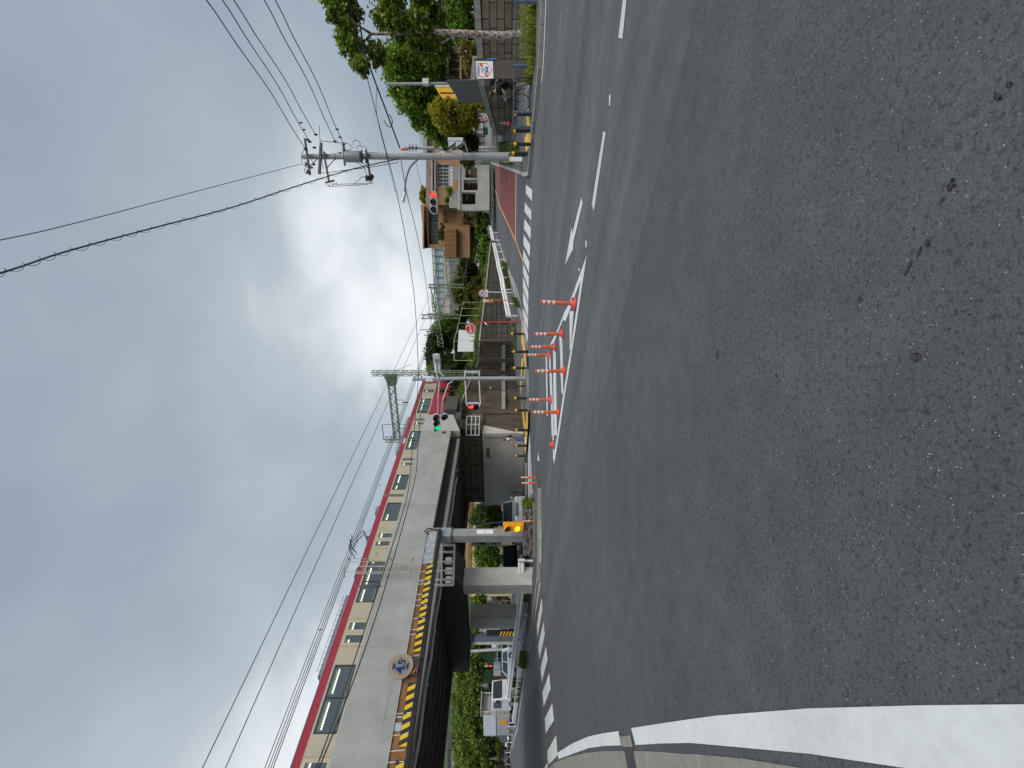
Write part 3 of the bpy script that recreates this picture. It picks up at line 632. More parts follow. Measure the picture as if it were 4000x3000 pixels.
blades('bank_grass', P, GRM, (.15, .6), .035, 'rough green grass and weeds covering the railway bank above the stained wall')
# ================================================================== railway bridge
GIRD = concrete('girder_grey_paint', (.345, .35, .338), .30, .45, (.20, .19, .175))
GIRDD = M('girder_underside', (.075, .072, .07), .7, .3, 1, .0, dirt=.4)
STRIPG = M('flange_grey', (.24, .24, .235), .6, .1, 1, dirt=.3)
br = empty('railway_bridge', W(12, -24, 0), 'grey plate girder railway bridge crossing over the road and carrying the train', 'bridge')
def splate(mb, pts, t, th):           # polygon in (s, z) on a plane beside the track, given thickness away from the camera
    return mb.prism([W(s, t, z) for s, z in pts], -DT*th)
t0 = -18.5; sE = s_at(1680, t0); sF = s_at(1617, t0)
splate(MB(), [(-25, 5.6), (sE-.02, 5.55), (sE-.02, 7.68), (-25, 7.42)], t0, .35).build('girder', GIRD, br, bevel=.02)
splate(MB(), [(sE+.02, pl(1797, 1678, t0).z), (sF, pl(1770, 1617, t0).z), (sF, 7.72), (sE+.02, 7.68)], t0-.05, .6).build('end_block', M('end_block_grey', (.40, .40, .385), .6, .05, 1, dirt=.15), br, bevel=.02)
for y, a, b in ((2520, 1437, 1561), (1977, 1574, 1666), (1810, 1640, 1700)):
    s = s_at(y, t0); MB().tbox(s-.012, s+.012, t0+.003, t0-.01, pl(b, y, t0).z, pl(a, y, t0).z).build('panel_seam', STRIPG, br)
MB().tbox(s_at(2860, t0), s_at(2640, t0), t0+.003, t0-.01, 6.02, 6.04).build('panel_seam', STRIPG, br)
mb = MB()
for a, b in (((1676, 1788), (1723, 1821)),):
    sa, sb = s_at(a[1], t0), s_at(b[1], t0); za, zb = 6.9, 6.45
    for z in (za, zb): mb.tbox(sb, sa, t0+.003, t0-.01, z, z+.012)
    for s in (sa, sb): mb.tbox(s, s+.015, t0+.003, t0-.01, zb, za)
mb.build('patch_outline', STRIPG, br)
sv = s_at(1689, t0); MB().tbox(sv-.12, sv+.12, t0+.02, t0-.02, 5.95, 6.17).build('vent', BLK, br)
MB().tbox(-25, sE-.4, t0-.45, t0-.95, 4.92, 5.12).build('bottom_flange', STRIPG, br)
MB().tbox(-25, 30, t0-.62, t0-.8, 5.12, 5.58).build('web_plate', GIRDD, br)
mb = MB(); mb.tbox(-25, 31, -19.6, -29.0, 5.85, 6.5)
for t in (-21, -22.6, -24.2, -25.8, -27.4): mb.tbox(-25, 31, t, t-.3, 5.1, 5.85)
for s in np.arange(-24, 30, 2.6): mb.tbox(s, s+.2, -19.45, -29, 5.3, 5.84)
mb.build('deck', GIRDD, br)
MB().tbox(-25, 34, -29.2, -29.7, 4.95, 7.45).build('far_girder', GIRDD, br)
mb = MB(); pz = 5.0
mb.tube([W(s, -20.4, pz+.03*math.sin(s*2.1)) for s in np.arange(-22, s_at(1862, -20.4), 1.0)], .075, 8)
for s in np.arange(-20, 24, 2.3): mb.tube([W(s, -20.4, pz), W(s+.07, -20.4, pz)], .11, 8)
mb.build('drain_pipe', PIPE, br, smooth=True)
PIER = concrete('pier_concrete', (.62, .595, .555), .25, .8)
def pier(x, y, w, d, top):
    p = gnd(x, y, KH if y < 2300 else .05); s, t = st(p.x, p.y)
    MB().tbox(s, s+w, t, t-d, terr(p.x, p.y)-.1, top).build('pier', PIER, br, bevel=.03); return s, t
s1, t1 = pier(2079, 2284, 1.15, .8, 3.95); s2, t2 = pier(2062, 2417, 1.1, 1.1, 3.95)
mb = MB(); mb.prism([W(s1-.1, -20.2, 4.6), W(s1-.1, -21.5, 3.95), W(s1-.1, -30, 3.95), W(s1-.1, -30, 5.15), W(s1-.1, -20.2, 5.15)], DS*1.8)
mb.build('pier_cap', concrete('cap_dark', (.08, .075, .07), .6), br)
# abutment
ABL = concrete('abutment_new', (.60, .575, .53), .14, .5); ABU = blockwall('abutment_old', math.atan2(-.492, .871), (.22, .20, .165), (.15, .14, .12), (.05, .045, .04), 1.0, .5, .03, .7)
sA = 27.6; zA = pl(1884, 1694, -20).z
MB().tbox(sA, sA+2.5, -20.05, -27.6, -.1, zA).build('abutment', ABL, br, bevel=.03)
MB().tbox(sA+.35, sA+3.5, -19.9, -27.6, zA, 5.5).build('bearing_shelf', ABU, br)
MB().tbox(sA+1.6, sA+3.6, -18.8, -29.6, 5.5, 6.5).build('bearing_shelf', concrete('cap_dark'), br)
wp = [pl(1890, 1661, -19.9), pl(2037, 1692, -19.9), pl(1884, 1694, -19.9)]
MB().prism(wp, -DT*.3).build('wing_wall', concrete('wing_light', (.50, .48, .44), .1), br)
pb = pl(1908, 1835, -20.4); MB().obox(W(sA-.02, -21.9, 3.0), DT*.9, DS*.06, (0, 0, .28)).build('name_board', M('name_board', (.16, .14, .10), .7), br)
# railings hanging beside the bridge
def pipe_lattice(name, corners, cols, rows, r, mat, parent):
    """corners: bl, br, tr, tl"""
    bl, brr, tr, tl = corners; mb = MB()
    for k in cols: mb.tube([bl.lerp(brr, k), tl.lerp(tr, k)], r, 6)
    for k in rows: mb.tube([bl.lerp(tl, k), brr.lerp(tr, k)], r, 6)
    return mb.build(name, mat, parent)
tl = -19.5; a = pl(1823, 1626, tl); b = pl(1875, 1626, tl); c_ = pl(1820, 1700, tl); d_ = pl(1872, 1700, tl)
pipe_lattice('walkway_railing', (d_, b, a, c_), (0, .55, 1), (.02, .3, .62, .98), .045, PIPE, br)
tl = -17.0; ca = pl(1692, 2127, tl); cb = pl(1778, 2127, tl); cc = pl(1690, 2285, tl); cdn = pl(1772, 2285, tl)
pipe_lattice('walkway_railing', (cdn, cb, ca, cc), (.0, .12, .33, .55, .80, .98), (.02, .58), .05, PIPE, br)
pf = MB()
for y, x0, x1 in ((2175, 1742, 1766), (2215, 1742, 1768), (2250, 1742, 1765)):
    p = pl(x0, y, -18.6); MB().tbox(*sorted((s_at(y, -18.6), s_at(y+24, -18.6))), -18.6, -18.7, pl(x1, y, -18.6).z, p.z).build('junction_box', M('box_beige', (.30, .27, .22), .6, .2, 4), br)
tl = -27.9; pipe_lattice('walkway_railing', (W(sA-2.5, tl, 3.3), W(sA+2.2, tl, 3.3), W(sA+2.2, tl, 4.9), W(sA-2.5, tl, 4.9)), (0, .2, .4, .6, .8, 1), (0, .33, .66, 1), .035, PIPE, br)
# caged ladder up the girder face
BEI = M('ladder_beige', (.40, .37, .31), .5, .15, 6, dirt=.3)
lad = empty('access_ladder', W(s_at(2222, -18.1), -18.1, 5.4), 'beige caged ladder climbing the girder face up past the parapet', 'ladder')
tL = -18.15; sa, sb = s_at(2209, tL), s_at(2236, tL); z0, z1 = pl(1640, 2222, tL).z, pl(1398, 2209, tL).z
for s in (sa, sb): MB().tube([W(s, tL, z0), W(s, tL, z1)], .028, 6).build('stile', BEI, lad)
for z in np.arange(z0+.15, 7.9, .3): MB().tube([W(sa, tL, z), W(sb, tL, z)], .014, 5).build('rung', BEI, lad)
mid = (sa+sb)/2
def hoop(z, rr=.42): return [W(mid+rr*math.cos(a)*1.0, tL+.12+rr*1.1*math.sin(a), z) for a in np.linspace(-.25, PI+.25, 14)]
for z in (6.1, 7.2, 8.3, 9.2): MB().tube(hoop(z), .022, 5).build('hoop', BEI, lad)
for a in (.5, PI/2, PI-.5): MB().tube([W(mid+.42*math.cos(a), tL+.12+.46*math.sin(a), z) for z in (6.1, 9.2)], .014, 5).build('strap', BEI, lad)
MB().tube([W(sa, tL, z1-.1), W(sa, tL-.25, z1+.1), W(sa-.35, tL-.35, z1+.1), W(sb-.45, tL-.35, z1-.2), W(sb-.45, tL-.35, 7.5)], .035, 6).build('grab_rail', DARKM, lad, smooth=True)
# ------------------------------------------------------------------ height-limit gantry
RUST = M('rusty_steel', (.22, .105, .035), .75, .3, 2.5, dirt=.5, dcol=(.09, .06, .04)); SCR = M('scraped_steel', (.42, .47, .52), .45, .3, 5, .3, dirt=.4, dcol=(.25, .13, .06))
POSTM = M('gantry_post_grey', (.26, .27, .28), .55, .15, 1.2, dirt=.55, dcol=(.26, .19, .13))
gt = empty('height_limit_gantry', W(14.3, -16.3, .7), 'rusty height limit gantry with yellow and black striped beam in front of the bridge', 'gantry')
tG = -16.0; sP = s_at(2092, tG-.35)
beam = lambda s, z: z+.17*(s-5.5)/8.0
sR = s_at(2066, tG); sL = -8
def bseg(mb, s0, s1, za, zb, t, th): return mb.prism([W(s0, t, beam(s0, za)), W(s1, t, beam(s1, za)), W(s1, t, beam(s1, zb)), W(s0, t, beam(s0, zb))], -DT*th)
bseg(MB(), sL, sR, 4.47, 5.06, tG-.06, .40).build('beam', RUST, gt)
bseg(MB(), sL, sR, 5.06, 5.075, tG-.02, .44).build('beam_lip', SCR, gt)
bseg(MB(), sL, sR, 4.43, 4.55, tG+.05, .10).build('bottom_bar', BLK, gt)
mb = MB(); bseg(mb, s_at(2196, tG), s_at(2072, tG), 4.62, 5.05, tG-.045, .02); mb.build('scraped_panel', SCR, gt)
mb = MB(); bseg(mb, s_at(2848, tG), s_at(2815, tG), 4.8, 5.04, tG-.045, .02); bseg(mb, s_at(2796, tG), s_at(2790, tG), 4.8, 5.04, tG-.045, .02); mb.build('scraped_panel', SCR, gt)
sy = M('hazard_yellow', (.72, .48, .01), .45, .08, 8); sk = M('hazard_black', (.02, .022, .035), .5, .2, 8)
def board(s0, s1):
    mb = MB(); bseg(mb, s0, s1, 4.55, 4.83, tG+.01, .04); nb = len(mb.f)
    s = s1-.03
    while s > s0+.05:
        a, b = s, s-.135; mb.prism([W(a-.11, tG+.014, beam(s, 4.815)), W(a, tG+.014, beam(s, 4.575)), W(max(s0, b), tG+.014, beam(s, 4.575)), W(max(s0, b-.11), tG+.014, beam(s, 4.815))], -DT*.003); s -= .27
    o = mb.build('hazard_board', [sk, sy], gt)
    for p in o.data.polygons[nb:]: p.material_index = 1
for a, b in ((2602-58, 2200), (2912, 2664), (3400, 2965)): board(s_at(a, tG), s_at(b, tG))
for y in (2192, 2229, 2262, 2267, 2278, 2318, 2340, 2362, 2412, 2455, 2474, 2560, 2782, 2866, 2928, 2972):
    s = s_at(y, tG); MB().prism([W(s, tG+.03, beam(s, 4.6)), W(s+.02, tG+.03, beam(s, 4.6)), W(s+.02, tG-.05, beam(s, 5.09)), W(s, tG-.05, beam(s, 5.09))], -DT*.02).build('tie_strap', PIPE, gt)
pzt = 5.05
MB().tbox(sP-.22, sP+.22, tG-.10, tG-.56, .72, pzt-.9).build('post', POSTM, gt, bevel=.02)
MB().tbox(sP-.25, sP+.25, tG-.07, tG-.59, pzt-.9, pzt+.12).build('post_head', M('gantry_head', (.34, .40, .46), .5, .15, 2, .3, dirt=.2), gt, bevel=.02)
MB().tbox(sP-.27, sP+.27, tG-.05, tG-.61, pzt-.93, pzt-.90).build('collar', RUST, gt)
mb = MB()
for x0, x1 in ((1862, 1894), (1896, 1927)):
    zt_, zb_ = at(x0, 2075, 20.4).z, at(x1, 2075, 20.4).z; mb.tbox(sP-.12, sP+.13, tG-.085, tG-.095, zb_, zt_)
mb.build('notice', M('paper_notice', (.75, .75, .74), .6, .06, 9), gt)
mb = MB(); mb.tube([W(sP-.2, tG-.05, pzt+.15), W(sP-.1, tG+.1, pzt+.3), W(sP+.15, tG, pzt+.2), W(sP+.1, tG-.05, pzt-.3)], .03, 5); mb.build('cable_loop', BLK, gt)
# round clearance sign: 4.5 m
sc_ = pl(1565, 2602, tG+.12); R_ = .43
cs = empty('clearance_sign', sc_-V((0, 0, R_)), 'faded round height limit sign reading 4.5 m hung on the striped beam', 'sign')
OLDW = M('sign_old_white', (.21, .21, .165), .5, .12, 4, dirt=.4, dcol=(.3, .26, .15)); FADE = M('sign_faded_pink', (.31, .235, .175), .5, .1, 3, dirt=.25, dcol=(.4, .33, .22)); NAVY = M('sign_blue', (.006, .02, .16), .4, .15, 6)
MB().tube([sc_-DT*.025, sc_], R_, 40).build('plate', FADE, cs)
MB().tube([sc_, sc_+DT*.003], R_*.665, 40).build('face', OLDW, cs)
def onsign(c, x, y, e=.004): return c+DS*x+V((0, 0, y))+DT*e
for sg in (1, -1):
    arrow_ = MB()
    arc = [(R_*.65*math.cos(a), sg*R_*.65*math.sin(a)) for a in np.linspace(R(62), R(118), 8)]
    arrow_.prism([onsign(sc_, x, y, .0035) for x, y in arc+[(0, sg*R_*.40)]], DT*.003)
    arrow_.build('arrow', NAVY, cs)
text('digit', '4', .47, NAVY, cs, onsign(sc_, -.12, -.015), DS, (0, 0, 1), .003, bold=.012)
text('digit', '.5', .36, NAVY, cs, onsign(sc_, .085, -.03), DS, (0, 0, 1), .003, bold=.010)
text('digit', 'm', .18, NAVY, cs, onsign(sc_, .225, .03), DS, (0, 0, 1), .003)
MB().tbox(*[0, 0, 0, 0, 0, 0]) if False else None
so = st(sc_.x, sc_.y)[0]
MB().tbox(so-.28, so+.3, tG+.09, tG+.0, sc_.z-.62, sc_.z-.30).build('bracket', M('bracket_dark', (.06, .04, .035), .6, .3, 5), cs)
MB().tube([onsign(sc_, -.22, -.45, -.02), onsign(sc_, -.12, -.56, .02), onsign(sc_, -.18, -.60, -.02)], .03, 6).build('lamp_hook', ORG, cs, smooth=True)
# stone plinth, warning light, shrub
ROCK = blockwall('rock_face', math.atan2(.871, .492), (.11, .085, .07), (.06, .05, .045), (.10, .09, .08), .35, .22, .02, .4, .37)
pA = gnd(2113, 1990); pB = gnd(2112, 2185); dAB = (pB-pA).normalized(); nAB = V((-dAB.y, dAB.x, 0)); nAB = nAB if nAB.y > 0 else -nAB
def plinth(mb, a, b, w0, w1, z0, z1): 
    return mb.add([a+nAB*w0+V((0, 0, z0)), b+nAB*w0+V((0, 0, z0)), b+nAB*w1+V((0, 0, z0)), a+nAB*w1+V((0, 0, z0)), a+nAB*w0+V((0, 0, z1)), b+nAB*w0+V((0, 0, z1)), b+nAB*w1+V((0, 0, z1)), a+nAB*w1+V((0, 0, z1))],
           [(3, 2, 1, 0), (4, 5, 6, 7), (0, 1, 5, 4), (1, 2, 6, 5), (2, 3, 7, 6), (3, 0, 4, 7)])
pt = empty('stone_plinth', (pA+pB)/2+nAB*.8, 'rough stone plinth under the gantry post', 'plinth')
plinth(MB(), pA, pB, .05, 1.9, 0, .34).build('base_course', concrete('plinth_low', (.16, .15, .13), .5, 2), pt, bevel=.03)
pu, pv = gnd(2112, 2005), gnd(2112, 2178); mb = plinth(MB(), pu, pv, .32, 1.5, .34, .78); mb.build('rock_block', ROCK, pt, bevel=.03)
rr_ = random.Random(5); mb = MB()
for _ in range(70):
    k = rr_.random(); z = rr_.uniform(.38, .74); p = pu.lerp(pv, k)+nAB*.31+V((0, 0, z)); mb.sphere(p, (rr_.uniform(.06, .13), .035, rr_.uniform(.05, .09)), 6, 4)
mb.build('facing_stones', M('facing_stone', (.13, .11, .10), .85, .45, 3, bump=.7, bsc=20), pt)
wl_ = empty('warning_light', at(2047, 2058, 20.0), 'orange box warning light with lit yellow lamp low beside the gantry post', 'warning light')
OB = M('warning_box_orange', (.80, .33, .01), .4, .08, 4)
ca_ = at(2006, 2057, 19.9); fx = V((.93, -.36, 0)); fn = V((-.36, -.93, 0))
MB().obox(ca_-fn*.0, fx*.36, fn*.26, (0, 0, .93)).build('housing', OB, wl_, bevel=.02)
for dz_, mt in ((.27, M('lamp_unlit_red', (.12, .015, .005), .3, .1, 9)), (-.17, emis('lamp_lit_yellow', (1, .62, .02), 1.6, (.9, .6, .05)))):
    c0 = ca_+fn*.13+fx*.0+V((0, 0, dz_)); MB().tube([c0, c0+fn*.03], .125, 20).build('lamp', mt, wl_)
    mb = MB(); hp = [c0+fx*.14*math.cos(a)+V((0, 0, .14*math.sin(a))) for a in np.linspace(-.2, PI+.2, 12)]; dd = [p+fn*(.16*max(.15, math.sin(max(0, a)))) for p, a in zip(hp, np.linspace(0, PI, 12))]
    for i in range(11): mb.quad(hp[i], hp[i+1], dd[i+1], dd[i])
    mb.build('visor', OB, wl_)
# ------------------------------------------------------------------ train
CREAM = M('train_cream', (.45, .405, .30), .35, .04, .5, coat=.2, dirt=.22, dcol=(.30, .26, .19)); TRED = M('train_red', (.34, .022, .045), .35, .06, .5, coat=.2); ROOFM = M('train_roof', (.17, .16, .19), .6, .12, 1, dirt=.3)
TGL = glassmat('train_glass', (.46, .55, .48), .55); SEAL = M('window_seal', (.03, .035, .035), .6); INT = M('train_interior', (.20, .25, .22), .6, .3, 1)
TUBE = emis('interior_tube_light', (1, .98, .75), 3.0, (.9, .9, .8)); DOORC = M('door_cream', (.47, .425, .32), .35, .04, 1)
tT = -23.5; ZB, ZC1, ZC2, ZR, ZT = 7.6, 9.12, 10.43, 10.78, 10.92; ZW0, ZW1 = 9.28, 10.28; WID = 2.75
def holed(mb, P, u0, u1, v0, v1, holes):
    us = sorted({u0, u1} | {max(u0, min(u1, x)) for h in holes for x in h[:2]}); vs = sorted({v0, v1} | {max(v0, min(v1, x)) for h in holes for x in h[2:]})
    for a, b in zip(us, us[1:]):
        for c, d in zip(vs, vs[1:]):
            um, vm = (a+b)/2, (c+d)/2
            if any(h[0] < um < h[1] and h[2] < vm < h[3] for h in holes): continue
            mb.quad(P(a, c), P(b, c), P(b, d), P(a, d))
    return mb
def rrect(P, a, b, c, d, r, n=4):
    pts = []
    for cx, cy, a0 in ((b-r, d-r, 0), (a+r, d-r, PI/2), (a+r, c+r, PI), (b-r, c+r, 3*PI/2)):
        for k in range(n+1): an = a0+PI/2*k/n; pts.append(P(cx+r*math.cos(an), cy+r*math.sin(an)))
    return pts
def train_car(s0, s1, wins, doors, label, front=False):
    car = empty('train_car', W((s0+s1)/2, tT-WID/2, 6.9), label, 'train car', 'cars of the cream and red train')
    holes = [(a, b, ZW0, ZW1) for a, b, _ in wins]+[(a+.17, (a+b)/2-.12, ZW0, ZW1-.06) for a, b in doors]+[((a+b)/2+.12, b-.17, ZW0, ZW1-.06) for a, b in doors]
    mb = MB()
    near = lambda s, z: W(s, tT, z); far = lambda s, z: W(s, tT-WID, z)
    holed(mb, near, s0, s1, ZC1, ZC2, holes); holed(mb, far, s0, s1, ZC1, ZC2, [h for h in holes])
    mb.quad(W(s0, tT, ZB), W(s0, tT-WID, ZB), W(s0, tT-WID, ZR), W(s0, tT, ZR)); mb.quad(W(s1, tT, ZB), W(s1, tT-WID, ZB), W(s1, tT-WID, ZR), W(s1, tT, ZR))
    mb.quad(W(s0, tT, ZB), W(s1, tT, ZB), W(s1, tT-WID, ZB), W(s0, tT-WID, ZB))
    mb.build('body', CREAM, car)
    mb = MB(); mb.quad(near(s0, ZB), near(s1, ZB), near(s1, ZC1), near(s0, ZC1)); mb.quad(far(s0, ZB), far(s1, ZB), far(s1, ZC1), far(s0, ZC1)); mb.build('lower_red_panel', TRED, car)
    mb = MB(); mb.tbox(s0, s1, tT+.012, tT-.05, ZC2, ZR); mb.tbox(s0, s1, tT-WID+.05, tT-WID-.012, ZC2, ZR); mb.tbox(s0, s0+.12, tT+.01, tT-.02, ZC1, ZC2) if not front else None
    mb.build('red_band', TRED, car)
    pr = [(tT+.03, ZR), (tT-.02, ZR+.06), (tT-.35, ZR+.16), (tT-WID/2, ZR+.26), (tT-WID+.35, ZR+.16), (tT-WID+.02, ZR+.06), (tT-WID-.03, ZR)]
    MB().prism([W(s0, t, z) for t, z in pr], DS*(s1-s0)).build('roof', ROOFM, car)
    for a, b, dv in wins:
        o = MB().quad(near(a, ZW0), near(b, ZW0), near(b, ZW1), near(a, ZW1))
        o.v = [tuple(V(p)-DT*.02) for p in o.v]; wn = o.build('window', TGL, car)
        mb = MB(); 
        for e0, e1, f0, f1 in ((a-.03, b+.03, ZW0-.03, ZW0+.03), (a-.03, b+.03, ZW1-.03, ZW1+.03), (a-.03, a+.03, ZW0, ZW1), (b-.03, b+.03, ZW0, ZW1)): mb.tbox(e0, e1, tT+.006, tT-.03, f0, f1)
        if dv: mb.tbox(dv-.03, dv+.03, tT+.004, tT-.03, ZW0, ZW1)
        for cx_, cy_, sx, sy_ in ((a, ZW0, 1, 1), (b, ZW0, -1, 1), (a, ZW1, 1, -1), (b, ZW1, -1, -1)): mb.prism([W(cx_, tT+.002, cy_), W(cx_+sx*.16, tT+.002, cy_), W(cx_, tT+.002, cy_+sy_*.16)], -DT*.03)
        mb.build('window_seal', SEAL, wn)
        MB().quad(far(a, ZW0), far(b, ZW0), far(b, ZW1), far(a, ZW1)).build('pane', TGL, wn)
    for a, b in doors:
        mb = MB(); m2 = (a+b)/2
        for e0, e1 in ((a, m2-.015), (m2+.015, b)):
            for h in (((e0, e1, 7.72, ZW0)), (e0, e1, ZW1-.06, 10.38), (e0, e0+.14, ZW0, ZW1-.06), (e1-.14, e1, ZW0, ZW1-.06)): mb.tbox(h[0], h[1], tT+.014, tT-.01, h[2], h[3])
        dr_ = mb.build('door', DOORC, car)
        mb = MB()
        for e0, e1 in ((a+.1, m2-.1), (m2+.1, b-.1)): mb.quad(near(e0, ZW0-.02), near(e1, ZW0-.02), near(e1, ZW1-.04), near(e0, ZW1-.04))
        mb.v = [tuple(V(p)-DT*.015) for p in mb.v]; mb.build('door_window', TGL, dr_)
        mb = MB(); mb.tbox(a-.05, b+.05, tT+.016, tT, 10.38, 10.41); mb.tbox(a-.05, a-.01, tT+.016, tT, 7.7, 10.4); mb.tbox(b+.01, b+.05, tT+.016, tT, 7.7, 10.4); mb.tbox(m2-.012, m2+.012, tT+.008, tT, 7.7, 10.38)
        mb.build('door_frame', M('door_frame_tan', (.42, .33, .17), .4), dr_)
    mb = MB(); mb.quad(W(s0+.1, tT-.04, 10.42), W(s1-.1, tT-.04, 10.42), W(s1-.1, tT-WID+.04, 10.42), W(s0+.1, tT-WID+.04, 10.42)); mb.tbox(s0+.1, s1-.1, tT-.1, tT-WID+.1, 7.7, 7.75)
    for s in np.arange(s0+3, s1-1, 4.7): mb.tbox(s, s+.9, tT-WID+.1, tT-WID+.5, 7.75, 9.6)
    mb.build('interior', INT, car)
    for k, s in enumerate(np.arange(s0+.8, s1-1.3, 1.55)): MB().tbox(s, s+1.15, tT-.95, tT-1.02, 10.33, 10.37).build('tube_light', TUBE, car)
    return car
S_ = lambda y: s_at(y, tT)
c1 = train_car(S_(1928), S_(1488), [(S_(1612.5), S_(1558), S_(1585.5)), (S_(1754.5), S_(1684.5), S_(1720)), (S_(1910), S_(1854), 0), (S_(1531), S_(1522), 0)],
          [(S_(1661.5), S_(1631)), (S_(1821), S_(1784))], 'leading cream train car with red nose ahead of the car join above the bridge', True)
c2 = train_car(S_(1938)-18.3, S_(1938), [(S_(2031), S_(1963), 0), (S_(2347), S_(2190), S_(2267)), (S_(2856), S_(2593), S_(2718))],
          [(S_(2137), S_(2074)), (S_(2517), S_(2416)), (S_(3105), S_(2952))], 'second cream train car carrying the raised pantograph behind the caged ladder')
MB().tbox(S_(1938)+.02, S_(1928)-.02, tT-.35, tT-WID+.35, ZB, 10.75).build('gangway', DARKM, c2)
sfr = S_(1488)
MB().prism([W(sfr, tT, ZB), W(sfr, tT, ZR), W(sfr+.15, tT-.25, ZR+.03), W(sfr+.3, tT-.6, ZR), W(sfr+.35, tT-.6, ZB)], (0, 0, .001)) if False else None
mb = MB(); mb.tbox(sfr-.55, sfr+.02, tT+.013, tT-.2, ZC1-.1, ZR); mb.tbox(sfr, sfr+.25, tT-.12, tT-WID+.12, ZB, ZR+.05); mb.build('nose', TRED, c1, bevel=.05)
for car, a, b in ((c1, 1745, 1612), (c2, 2610, 2300), (c2, 1975, 1955)):
    MB().prism([W(S_(a), t, z) for t, z in ((tT-.45, ZR+.12), (tT-.5, ZR+.42), (tT-.75, ZR+.5), (tT-2.0, ZR+.5), (tT-2.25, ZR+.42), (tT-2.3, ZR+.12))], DS*(S_(b)-S_(a))).build('roof_unit', ROOFM, car, bevel=.02)
    mb = MB()
    for k in np.arange(S_(a)+.2, S_(b)-.1, .3): mb.tube([W(k, tT-.42, ZR+.2), W(k, tT-.48, ZR+.54)], .012, 4)
    mb.tube([W(S_(a)+.15, tT-.48, ZR+.54), W(S_(b)-.05, tT-.48, ZR+.54)], .014, 5)
    mb.build('roof_rail', ROOFM, car)
tP = tT-WID/2
pts_ = [pl(1434, 2109, tP), pl(1421, 2076, tP), pl(1369, 2136, tP)]
pg = MB()
for o_ in (-.25, .25): pg.tube([pts_[0]+DT*o_, pts_[1]+DT*o_*.4], .035, 6); pg.tube([pts_[1]+DT*o_*.4, pts_[2]+DT*o_*1.2], .022, 6)
for dz in (0, .0):
    h = pts_[2]
for so_ in (-.18, .18): pg.tube([h+DS*so_+DT*k+V((0, 0, -.0 if abs(k) < .7 else -.18)) for k in (-.95, -.7, -.3, .3, .7, .95)], .03, 6)
pg.tube([h+DS*-.18, h+DS*.18], .03, 6)
pg.tube([h+DS*.18+V((0, 0, -.05)), pts_[0]+DS*.9], .012, 5)
pg.box(tuple(pts_[0]-V((0, 0, .1))), (.5, .5, .12), .5)
pg.build('pantograph', DARKM, c2)
GREYT = M('number_grey', (.22, .21, .18), .5)
zz = pl(1473, 2160, tT).z; text('number', '636', .22, GREYT, c2, W(S_(2162), tT+.004, zz), DS, (0, 0, 1), .002)
text('number', '1636', .18, GREYT, c1, W(S_(1768), tT+.004, 9.75), DS, (0, 0, 1), .002)
MB().tbox(S_(1732), S_(1712), tT+.02, tT+.011, 10.52, 10.68).build('destination_board', M('board_white', (.6, .6, .62), .4), c1)
# ================================================================== street furniture
def U(k, x, y, Y): return at(*q(k, x, y), Y)
ORD = ['first', 'second', 'third', 'fourth', 'fifth', 'sixth', 'seventh', 'eighth', 'ninth', 'tenth']
def bollard(cap=True):
    r = empty('bollard', (0, 0, 0), 'x', 'bollard')
    MB().lathe((0, 0, 0), [(.072, 0), (.072, .60)]).build('post', BLK, r, smooth=True, local=True)
    MB().lathe((0, 0, .60), [(.077, 0), (.077, .12)]).build('reflective_band', YEL, r, smooth=True, local=True)
    MB().lathe((0, 0, .72), [(.072, 0), (.070, .06), (.05, .09), (.0, .10)]).build('cap', BLK, r, smooth=True, local=True)
    return r
pb_ = bollard(); used = False
def put(proto_used, proto, loc, label, group, rz=0, sc=1):
    o = proto if not proto_used else copy_tree(proto)
    o.location = loc; o.rotation_euler = (0, 0, rz); o.scale = (sc, sc, sc); tag(o, label, None, group); return o
bo = [(2046, 1304), (2054, 1374), (2055.6, 1438), (2058.7, 1555.5), (2061, 1603), (2061, 1680), (2057, 1741), (2052, 1781), (2042, 1831)]
nm = ['rightmost black bollard of the row, beside the end of the white guard rail', 'black bollard second from the right in the row under the white board', 'black bollard just right of the grey signal pole', 'black bollard just left of the short dark post',
      'black bollard under the red pedestrian signal, right of the thin pole', 'black bollard at the foot of the pale wing wall', 'black bollard just left of the walking woman', 'black bollard next to the start of the black pipe railing', 'black bollard standing behind the black pipe railing']
for i, ((x, y), l_) in enumerate(zip(bo, nm)): put(i > 0, pb_, gnd(x, y, KH), l_, 'black bollards below the retaining wall', rz=i)
bl2 = [((2070, 512), 'black bollard at the corner just left of the grey pipe railing'), ((2072.6, 564), 'black bollard in the middle of the yellow paving at the corner'), ((2061.7, 600), 'black bollard at the foot of the big utility pole'),
       ((2054, 606), 'black bollard half hidden behind the utility pole base'), ((2074, 446), 'black bollard directly beside a grey railing post near the bicycle')]
for (x, y), l_ in bl2: put(True, pb_, gnd(x, y, KH), l_, 'black bollards on the right corner', rz=x)
sp_ = gnd(2053, 1508, KH); MB().lathe(sp_, [(.05, 0), (.05, .72), (.0, .76)]).build('stub_post', DARKM, label='short plain dark post without a yellow band left of the signal pole', cat='post', smooth=True)
